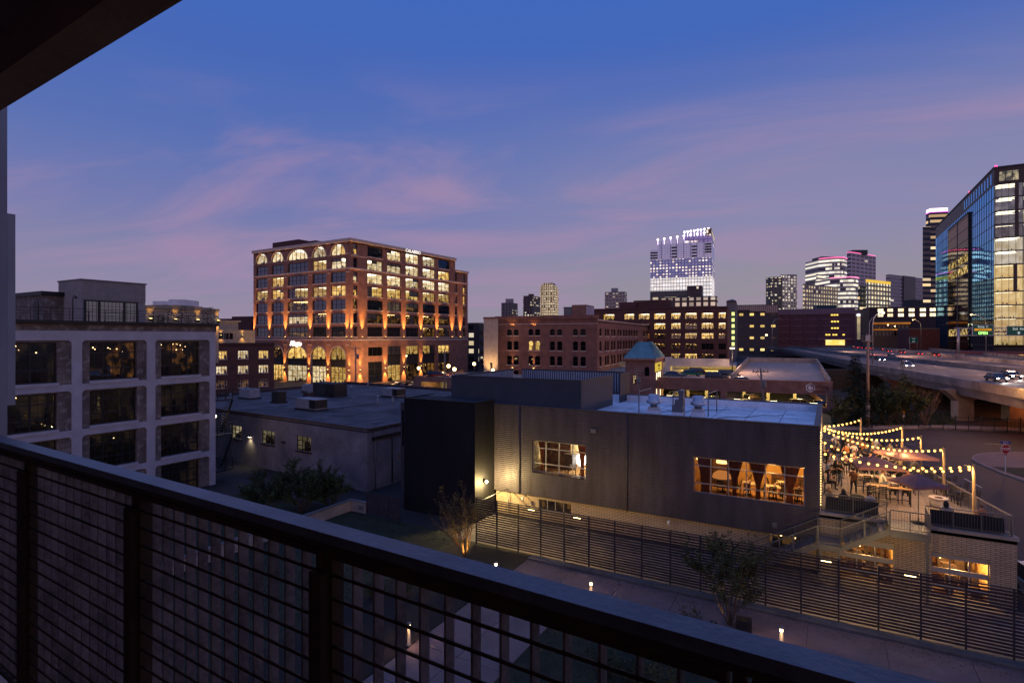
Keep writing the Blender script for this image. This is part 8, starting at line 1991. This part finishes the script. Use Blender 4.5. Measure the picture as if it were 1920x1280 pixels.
b = MB(); b.box(xc - wd_ * .27, -.64, z0 + .1, xc + wd_ * .27, -.629, z0 + 1.55); b.build('led_panel', mBlk, s1, True); putl(s1, 'OPEN', 1.3, E('led_green', (.30, 1, .16), 3.2, False), xc, z0 + .85, .03)
s2, xc, z0, z1, wd_ = gsign(1884.5, 1930, 611, 629); putl(s2, '2nd  Ave', 1.25, mSgW, xc, z1 - 1.05, .02)
b = MB(); b.add([(xc - .75, -.65, z0 + 1.3), (xc, -.65, z0 + .35), (xc + .75, -.65, z0 + 1.3), (xc + .2, -.65, z0 + 1.05), (xc + .2, -.65, z0 + 1.5), (xc - .2, -.65, z0 + 1.5), (xc - .2, -.65, z0 + 1.05)], [(0, 1, 6), (1, 2, 3), (1, 3, 4, 5, 6)]); b.build('arrow', mSgW, s2, True)
g = C2((1713 - CX) / FPX * 300, 300); t = thing('exit_sign', 'small green expressway sign on posts before the red house', 'sign', (g.x, g.y, ZDK), ang); zb_ = Zy(643, 300) - ZDK; zt_ = Zy(632, 300) - ZDK
b = MB(); b.box(-2.3, -.1, zb_, 2.3, 0, zt_); b.box(-2.2, -.108, zb_ + .1, 2.2, -.101, zt_ - .1, 1); b.build('panel', [mSgP, mGreen], t, True); put(t, '5 St', .9, mSgW, 0, -.12, zt_ - .9); put(t, 'EXIT', .8, mSgW, 0, -.12, zb_ + .8)
b = MB(); b.bar((-2, 0.05, -.5), (-2, .05, zb_), .2); b.bar((2, .05, -.5), (2, .05, zb_), .2); b.build('post', mSteelS, t, True)
# black menu board beside the brick corner
t = thing('painted_board', 'black board with white capital letters at the right of the brick corner', 'sign', (9.2, 38.6, 0)); b = MB(); b.box(9.0, 38.0, .9, 13.5, 38.15, 3.55); b.build('board', mBlk, t)
for tx, s, x, z in (('FOOD', .45, 9.75, 2.95), ('HALL', .45, 9.72, 2.45), ('CRAFT', .36, 9.75, 1.6)):
    me = text_mesh(tx, s, mSgP, .004, bold=.006); o = bpy.data.objects.new('lettering', me); COL.objects.link(o); inst_m = Matrix.Translation((x, 37.985, z)) @ Matrix.Rotation(rad(90), 4, 'X'); o.parent = t; o.matrix_local = rootm(t).inverted() @ inst_m
b = MB(); b.bar((9.05, 38.05, 0), (9.05, 38.05, .9), .08); b.bar((13.4, 38.05, 0), (13.4, 38.05, .9), .08); b.build('leg', mDarkFrame, t)
# ---- street lamps on the expressway
mSodium = E('sodium_lamp', (1, .60, .22), 10, False)
def cobra(lab, px, yb, yt, d, arm, lit, zb=ZDK, double=False):
    w = W(px, d); zt = Zy(yt, d); t = thing('street_lamp', lab, 'street lamp', (w.x, w.y, zb), 0, 'curved street lamps along the expressway'); dv = Vector((RV.x, RV.y, 0)) * (1 if arm > 0 else -1); ln = abs(arm) / FPX * d; B = Vector((w.x, w.y, zb)); Hh = zt - zb
    pts = [B, B + Vector((0, 0, Hh * .78))] + [B + Vector((0, 0, Hh * .78)) + dv * ln * (1 - math.cos(a)) + Vector((0, 0, Hh * .22 * math.sin(a))) for a in (.4, .8, 1.2, 1.57)]
    b = MB(); b.tube(pts, [.16, .11, .1, .09, .08, .07], 8); b.build('post', mSteelS, t); e = pts[-1]
    b = MB(); b.bar(e - dv * .1, e + dv * .9, .35, .18); b.build('head', mSteelS, t)
    if lit: b = MB(); b.ball(e + dv * .45 + Vector((0, 0, -.16)), .28, 8, 5); b.build('bulb', mSodium, t); light('POINT', e + dv * .5 + Vector((0, 0, -.4)), 6000, (1, .55, .22), shadow_soft_size=.3)
cobra('curved lamp post in front of the long purple brick garage', 1448, 656, 597, 300, 12, False); cobra('tall curved lamp post on the near parapet by the big timber pole', 1636, 683, 585, 139, 17, True); cobra('second curved lamp post just left behind the tall one', 1630, 660, 592, 205, 14, False)
cobra('lit curved lamp post in front of the red house', 1727, 650, 599, 320, -14, True); cobra('lit curved lamp post behind the green exit sign', 1849, 664, 589, 215, -26, True)
for px, py, d in ((1437, 628, 260), (1665, 609, 330)):
    w = W(px, d); t = thing('street_lamp', 'straight lamp post with a glaring lamp ' + ('before the grey garage' if px < 1500 else 'before the tan arcade house'), 'street lamp', (w.x, w.y, 0)); z = Zy(py, d)
    b = MB(); b.tube([(w.x, w.y, 0), (w.x, w.y, z)], .14, 6); b.build('post', mDarkFrame, t); b = MB(); b.ball((w.x, w.y, z), .45 if px < 1500 else .35, 10, 6); b.build('lamp', mSodium, t)
# big timber utility pole
w = G(1627, 800); zt = Zy(626, 86.5); t = thing('utility_pole', 'tall timber utility pole standing before the dark trees, boxes on top', 'utility pole', w)
b = MB(); b.tube([w, (w.x, w.y, zt)], [.26, .17], 12); b.build('pole', M('tan_pole', (.30, .20, .13), .85, var=.25, scale=1.5, bump=.2, bscale=20), t)
b = MB(); dv = Vector((RV.x, RV.y, 0)); c = Vector((w.x, w.y, zt - .3))
for z_ in (0, -.45, -.8): b.bar(c - dv * .95 + Vector((0, 0, z_)), c + dv * .95 + Vector((0, 0, z_)), .13)
b.build('crossarm', mGreySteel, t)
b = MB(); b.box(w.x - .32, w.y - .5, zt - 1.1, w.x + .32, w.y - .2, zt - .2); b.box(w.x - .25, w.y - .45, 1.6, w.x + .25, w.y - .2, 2.3); b.lathe((w.x, w.y, 2.4), [(.32, 0), (.32, 1.3)], 10); b.build('equipment_box', M('pale_equipment', (.42, .38, .36), .6), t)
# ================================================================ trees and undergrowth by the expressway
def conifer(lab, base, Ht, R_, seed):
    r = random.Random(seed); t = thing('conifer', lab, 'tree', base); b = MB(); b.tube([base, base + Vector((0, 0, Ht * .97))], [.22, .03], 7); b.build('trunk', mBark, t); b = MB()
    n = 36
    for i in range(n):
        f = i / n; z = Ht * (.06 + .93 * f); L_ = R_ * (1 - f) ** .8 * r.uniform(.8, 1.15) + .15
        for k in range(int(9 - 4 * f)):
            a = r.uniform(0, 6.283); d = Vector((math.cos(a), math.sin(a), -.22)); sd = Vector((-math.sin(a), math.cos(a), 0)); p = base + Vector((0, 0, z))
            for j in range(5):
                q = p + d * L_ * (j + .6) / 5
                for s_ in (-1, 1): e = q + d * .45 + sd * s_ * (.5 * (1 - j / 6)) + Vector((0, 0, r.uniform(-.2, .1))); b.add([q, e, q + d * .28 + Vector((0, 0, -.1))], [(0, 1, 2)])
    b.build('crown', mNeedle, t)
conifer('dark conifer standing left of the tall timber pole', G(1604, 800), 11.5, 2.6, 61)
for px, py, ht, sd, lab, ls in ((1578, 801, 5.2, 71, 'bright-leaved bush beside the garage corner', .2), (1663, 799, 7.0, 72, 'dark round tree right of the timber pole', .26), (1700, 798, 8.2, 73, 'dark tall tree in the middle of the lot under the expressway', .26), (1645, 797, 6.2, 74, 'dark tree close behind the timber pole', .26), (1625, 797.5, 6.8, 76, 'dark leafy tree behind the conifer', .26), (1683, 796, 7.6, 78, 'dark leafy tree between the round tree and the tall tree', .26), (1736, 799, 7.4, 75, 'nearly bare tree at the right end of the dark trees', .12)):
    bare = px == 1736
    tree('tree', lab, 'tree', G(px, py), ht, sd, stems=5, lean=.45, leaves=2 if bare else 16, ls=ls, r0=.11, lm=mLeaf1 if px == 1578 else mLeaf2, group='trees below the expressway', depth=3, clear=.2, spread=.7, bm=M('pale_bark', (.15, .10, .08), .9) if bare else None)
b = MB(); r = random.Random(77)
for k in range(7000):
    px = r.uniform(1560, 1790); g = G(px, r.uniform(779, 799)); h_ = r.uniform(.1, 1.1); leaf(b, Vector((g.x, g.y, h_ * r.random())), r.uniform(.15, .4), r)
tag(b.build('undergrowth', mLeaf2), kind='stuff')
p = G(1572, 806); light('POINT', (p.x - 2.5, p.y - 2, 6.0), 260, (1, .62, .25), shadow_soft_size=.3)
# ================================================================ cars
mTyre = M('tyre', (.012, .012, .012), .8); mRim = M('rim', (.3, .3, .32), .35, .8); mCarG = MIRROR('car_glass', (.006, .007, .009), (.8, .85, .9), .05, .002)
mHL = E('headlight_on', (1, .93, .8), 25, False); mTL = E('taillight_on', (1, .03, .02), 10, False); mHLo = M('headlight_off', (.5, .5, .52), .2); mTLo = M('taillight_off', (.22, .01, .01), .3)
CARM = {}
def car_parts(kind):
    if kind in CARM: return CARM[kind]
    suv = kind == 'suv'; hb_, hr = (.95, 1.72) if suv else (.84, 1.44); Lc = 2.3; W_ = .92
    prof = [(-Lc, .42), (-Lc - .02, hb_ * .75), (-Lc + .12, hb_), (-1.2, hb_ + .03), (1.05, hb_), (Lc - .25, hb_ * .86), (Lc, hb_ * .62), (Lc - .02, .36)]
    b = MB(); n = len(prof)
    def sec(y, k): return [(x * (1 - .02 * k), y, z - .02 * k) for x, z in prof]
    vs = []
    for y, k in ((-W_ + .06, 1.6), (-W_, 0), (W_, 0), (W_ - .06, 1.6)): vs += sec(y, k)
    fs = []
    for j in range(3):
        for i in range(n): fs.append((j * n + i, (j + 1) * n + i, (j + 1) * n + (i + 1) % n, j * n + (i + 1) % n))
    fs += [tuple(range(n)), tuple(3 * n + i for i in range(n - 1, -1, -1))]
    b.add(vs, fs, 0)
    rf = [(-2.0 if suv else -1.35, hr - .1), (-1.7 if suv else -1.0, hr), (.1, hr), (.45, hr - .08)]; y = W_ - .24
    b.add([(x, -y, z) for x, z in rf] + [(x, y, z) for x, z in rf] + [(x, -y + .02, z - .06) for x, z in rf] + [(x, y - .02, z - .06) for x, z in rf], [(0, 1, 5, 4), (1, 2, 6, 5), (2, 3, 7, 6), (0, 8, 9, 1), (1, 9, 10, 2), (2, 10, 11, 3), (4, 5, 13, 12), (5, 6, 14, 13), (6, 7, 15, 14)], 0)
    for x0, x1 in ((-2.1 if suv else -1.95, rf[0][0]), (-.45, -.42), (1.15, rf[3][0])):
        for s in (-1, 1): b.bar((x0, s * (W_ - .10), hb_ + .0), (x1, s * y, (hr - .06)), .07)
    body = b
    g = MB(); xb, xf = (-2.12 if suv else -1.95), 1.15; yb = W_ - .11; rr_ = rf[0][0] + .03, rf[3][0] - .03
    lo = [(xb, -yb, hb_), (xf, -yb, hb_), (xf, yb, hb_), (xb, yb, hb_)]; hi = [(rr_[0], -y + .03, hr - .09), (rr_[1], -y + .03, hr - .09), (rr_[1], y - .03, hr - .09), (rr_[0], y - .03, hr - .09)]
    g.add(lo + hi, [(0, 1, 5, 4), (1, 2, 6, 5), (2, 3, 7, 6), (3, 0, 4, 7)])
    wh_ = MB(); wh_.tube([(0, -.1, 0), (0, .1, 0)], .33, 16)
    rm_ = MB(); rm_.tube([(0, -.112, 0), (0, .112, 0)], .2, 12)
    hl = MB(); hl.box(0, -.16, -.07, .06, .16, .07); tl2 = MB(); tl2.box(-.05, -.13, -.09, .0, .13, .09)
    res = []
    for q, m_, nm in ((body, mTyre, 'body'), (g, mCarG, 'glass'), (wh_, mTyre, 'wheel'), (rm_, mRim, 'rim'), (hl, mHLo, 'headlight'), (tl2, mTLo, 'taillight')): o = q.build('car_tmp', m_, None, True); res.append(o.data); o.data.name = nm; bpy.data.objects.remove(o)
    CARM[kind] = (res, hb_); return CARM[kind]
PNT = {'dark': (.015, .015, .02), 'blue': (.035, .07, .16), 'green': (.012, .16, .09), 'navy': (.02, .025, .05), 'white': (.6, .6, .6), 'silver': (.32, .32, .34), 'red': (.2, .02, .02), 'grey': (.1, .1, .11), 'brown': (.07, .04, .03)}
def car(lab, x, y, z, rz, kind, col, lights=False, group=None, full=True):
    (bd, gm, wm, rm_, hl, tl2), hb_ = car_parts(kind); t = thing('parked_car' if not lights else 'moving_car', lab, 'car', (x, y, z), rz, group)
    pm = M('car_paint_' + col, PNT[col], .25, .3, var=.05, spec=.6)
    def ad(nm, me, loc, mt=None, par=t):
        o = bpy.data.objects.new(nm, me); COL.objects.link(o); o.parent = par; o.location = loc
        if mt: o.material_slots[0].link = 'OBJECT'; o.material_slots[0].material = mt
        return o
    ad('body', bd, (0, 0, 0), pm); ad('window_glass', gm, (0, 0, 0))
    if full:
        for sx in (-1.4, 1.42):
            for sy in (-.84, .84): w_ = ad('wheel', wm, (sx, sy, .33)); ad('rim', rm_, (0, 0, 0), None, w_)
    for sy in (-.66, .66): ad('headlight', hl, (2.27, sy, hb_ * .72), mHL if lights else None); ad('taillight', tl2, (-2.28, sy, hb_ * .78), mTL if lights else None)
    return t
aG = math.atan2(DG.y, DG.x)
def gcar(lab, px, o, z, rot, kind, col): p = gp(px, o); car(lab, p.x, p.y, z, aG + rad(rot), kind, col, False, 'cars on the parking deck')
gcar('blue hatchback at the left of the upper parking deck', 1264, 7, 5.25, 8, 'sedan', 'blue'); gcar('bright green car parked behind the blue hatchback', 1296, 14, 5.25, 15, 'sedan', 'green'); gcar('dark car just right of the bright green car', 1310, 19, 5.25, 20, 'suv', 'dark')
gcar('dark blue estate car nearest the brick parapet on the upper deck', 1344, 3.5, 5.25, 6, 'suv', 'navy'); gcar('dark car behind the estate car by the lamp post', 1366, 12, 5.25, 12, 'suv', 'navy'); gcar('dark car mostly hidden behind the parapet below the bare ramp', 1394, 2.5, 4.7, 0, 'sedan', 'dark')
for px, o, rot, k, c, lab in ((1262, 6, 30, 'sedan', 'dark', 'dark saloon in the left bay of the lower parking level'), (1270, 16, 40, 'sedan', 'silver', 'pale car deeper in the left bay of the lower level'), (1300, 22, 20, 'sedan', 'brown', 'brown car far back in the lower parking level'), (1319, 4, 70, 'sedan', 'dark', 'dark car nose-on left of the brick column, lower level'), (1342, 6, 75, 'suv', 'grey', 'grey car beside the brick column, lower level'), (1402, 5, 60, 'sedan', 'white', 'pale car right of the brick column, lower level'), (1414, 13, 40, 'suv', 'dark', 'dark car behind the pale car, lower level'), (1452, 5, 80, 'sedan', 'dark', 'dark saloon behind the leaning pole, lower level'), (1503, 6, 10, 'suv', 'white', 'white pickup-sized car under the emblem, lower level'), (1538, 8, 10, 'sedan', 'brown', 'brown car in the last bay at the right, lower level')):
    gcar(lab, px, o, .1, rot, k, c)
for i, (px, d, c, k) in enumerate(((703, 150, 'dark', 'sedan'), (738, 149, 'dark', 'sedan'), (749, 152, 'silver', 'suv'), (762, 150, 'dark', 'suv'), (774, 148, 'navy', 'sedan'), (782, 153, 'grey', 'suv'))):
    w = W(px, d); car(('dark saloon alone', 'dark saloon', 'silver car', 'dark van-like car', 'navy saloon', 'grey car')[i] + ' parked on the street before the office block, ' + ('first', 'second', 'third', 'fourth', 'fifth', 'last')[i] + ' in line', w.x, w.y, .05, math.atan2(dr.y, dr.x) + .2, k, c, False, 'cars on the street by the office block', False)
for px, d, c, lab in ((814, 133, 'dark', 'dark car on top of the low garage, left of two'), (828, 131, 'red', 'dark red car on top of the low garage, right of two')): w = W(px, d); car(lab, w.x, w.y, 4.5, aG, 'sedan', c, False, None, False)
w = DK[1] + nrm * 1.75 + ed_ * .6; car('white car parked at the kerb past the patio corner', w.x, w.y, .05, math.atan2(-ed_.y, -ed_.x), 'suv', 'white')
hd_ = (nearL[2] - nearL[4]).normalized(); ah = math.atan2(hd_.y, hd_.x)
for i, (px, d, k) in enumerate(((1650, 178, 'sedan'), (1700, 140, 'suv'), (1760, 121, 'sedan'), (1672, 200, 'suv'))): w = W(px, d); car(('first', 'second', 'third', 'fourth')[i] + ' of four dark cars with headlights on, spread along the near expressway lanes', w.x, w.y, ZDK, ah, k, ('dark', 'silver', 'navy', 'dark')[i], True, 'cars on the near lanes', False) if i != 2 else None
for i, (px, d, k) in enumerate(((1666, 285, 'sedan'), (1690, 262, 'suv'), (1722, 238, 'sedan'), (1752, 222, 'suv'))): w = W(px, d); car('dark car with red tail lights on the middle lanes, ' + ('first', 'second', 'third', 'fourth')[i] + ' from the left', w.x, w.y, ZDK, ah + math.pi, k, 'dark', True, 'cars on the middle lanes', False)
for px, d, c, lab in ((1868, 98, 'grey', 'grey car with blazing headlights coming down the near expressway lanes'), (1895, 104, 'dark', 'dark car with headlights on, behind the grey one on the near lanes')): w = W(px, d); car(lab, w.x, w.y, ZDK, ah, 'sedan', c, True, 'cars on the near lanes'); light('SPOT', (w.x + hd_.x * 2.6, w.y + hd_.y * 2.6, ZDK + .7), 900, (1, .92, .8), aim=(hd_.x, hd_.y, -.12), spot_size=rad(70), spot_blend=.8)
w = W(1694, 300); car('grey car on the far lanes near the small green sign', w.x, w.y, ZDK, ah + math.pi, 'sedan', 'grey', True)
for i, (px, d) in enumerate(((1602, 395), (1609, 385), (1617, 375), (1624, 362), (1633, 350), (1655, 330))): w = W(px, d); car('dark car with red tail lights queueing on the far lanes, ' + ('first', 'second', 'third', 'fourth', 'fifth', 'sixth')[i] + ' from the hall', w.x, w.y, ZDK, ah + math.pi, ('suv', 'sedan')[i % 2], 'dark', True, 'queueing cars on the far lanes', False)
for px, d, P in ((1640, 250, 2600), (1672, 230, 1500), (1700, 215, 900)): w = W(px, d); light('POINT', (w.x, w.y, 8.5), P, (1, .22, .14), shadow_soft_size=.5)
for px, d, P in ((1585, 300, 14000), (1700, 230, 8000), (1760, 180, 7000), (1840, 150, 6500), (1900, 110, 3500)): w = W(px, d); light('POINT', (w.x, w.y, 12), P, (1, .52, .34), shadow_soft_size=.5)
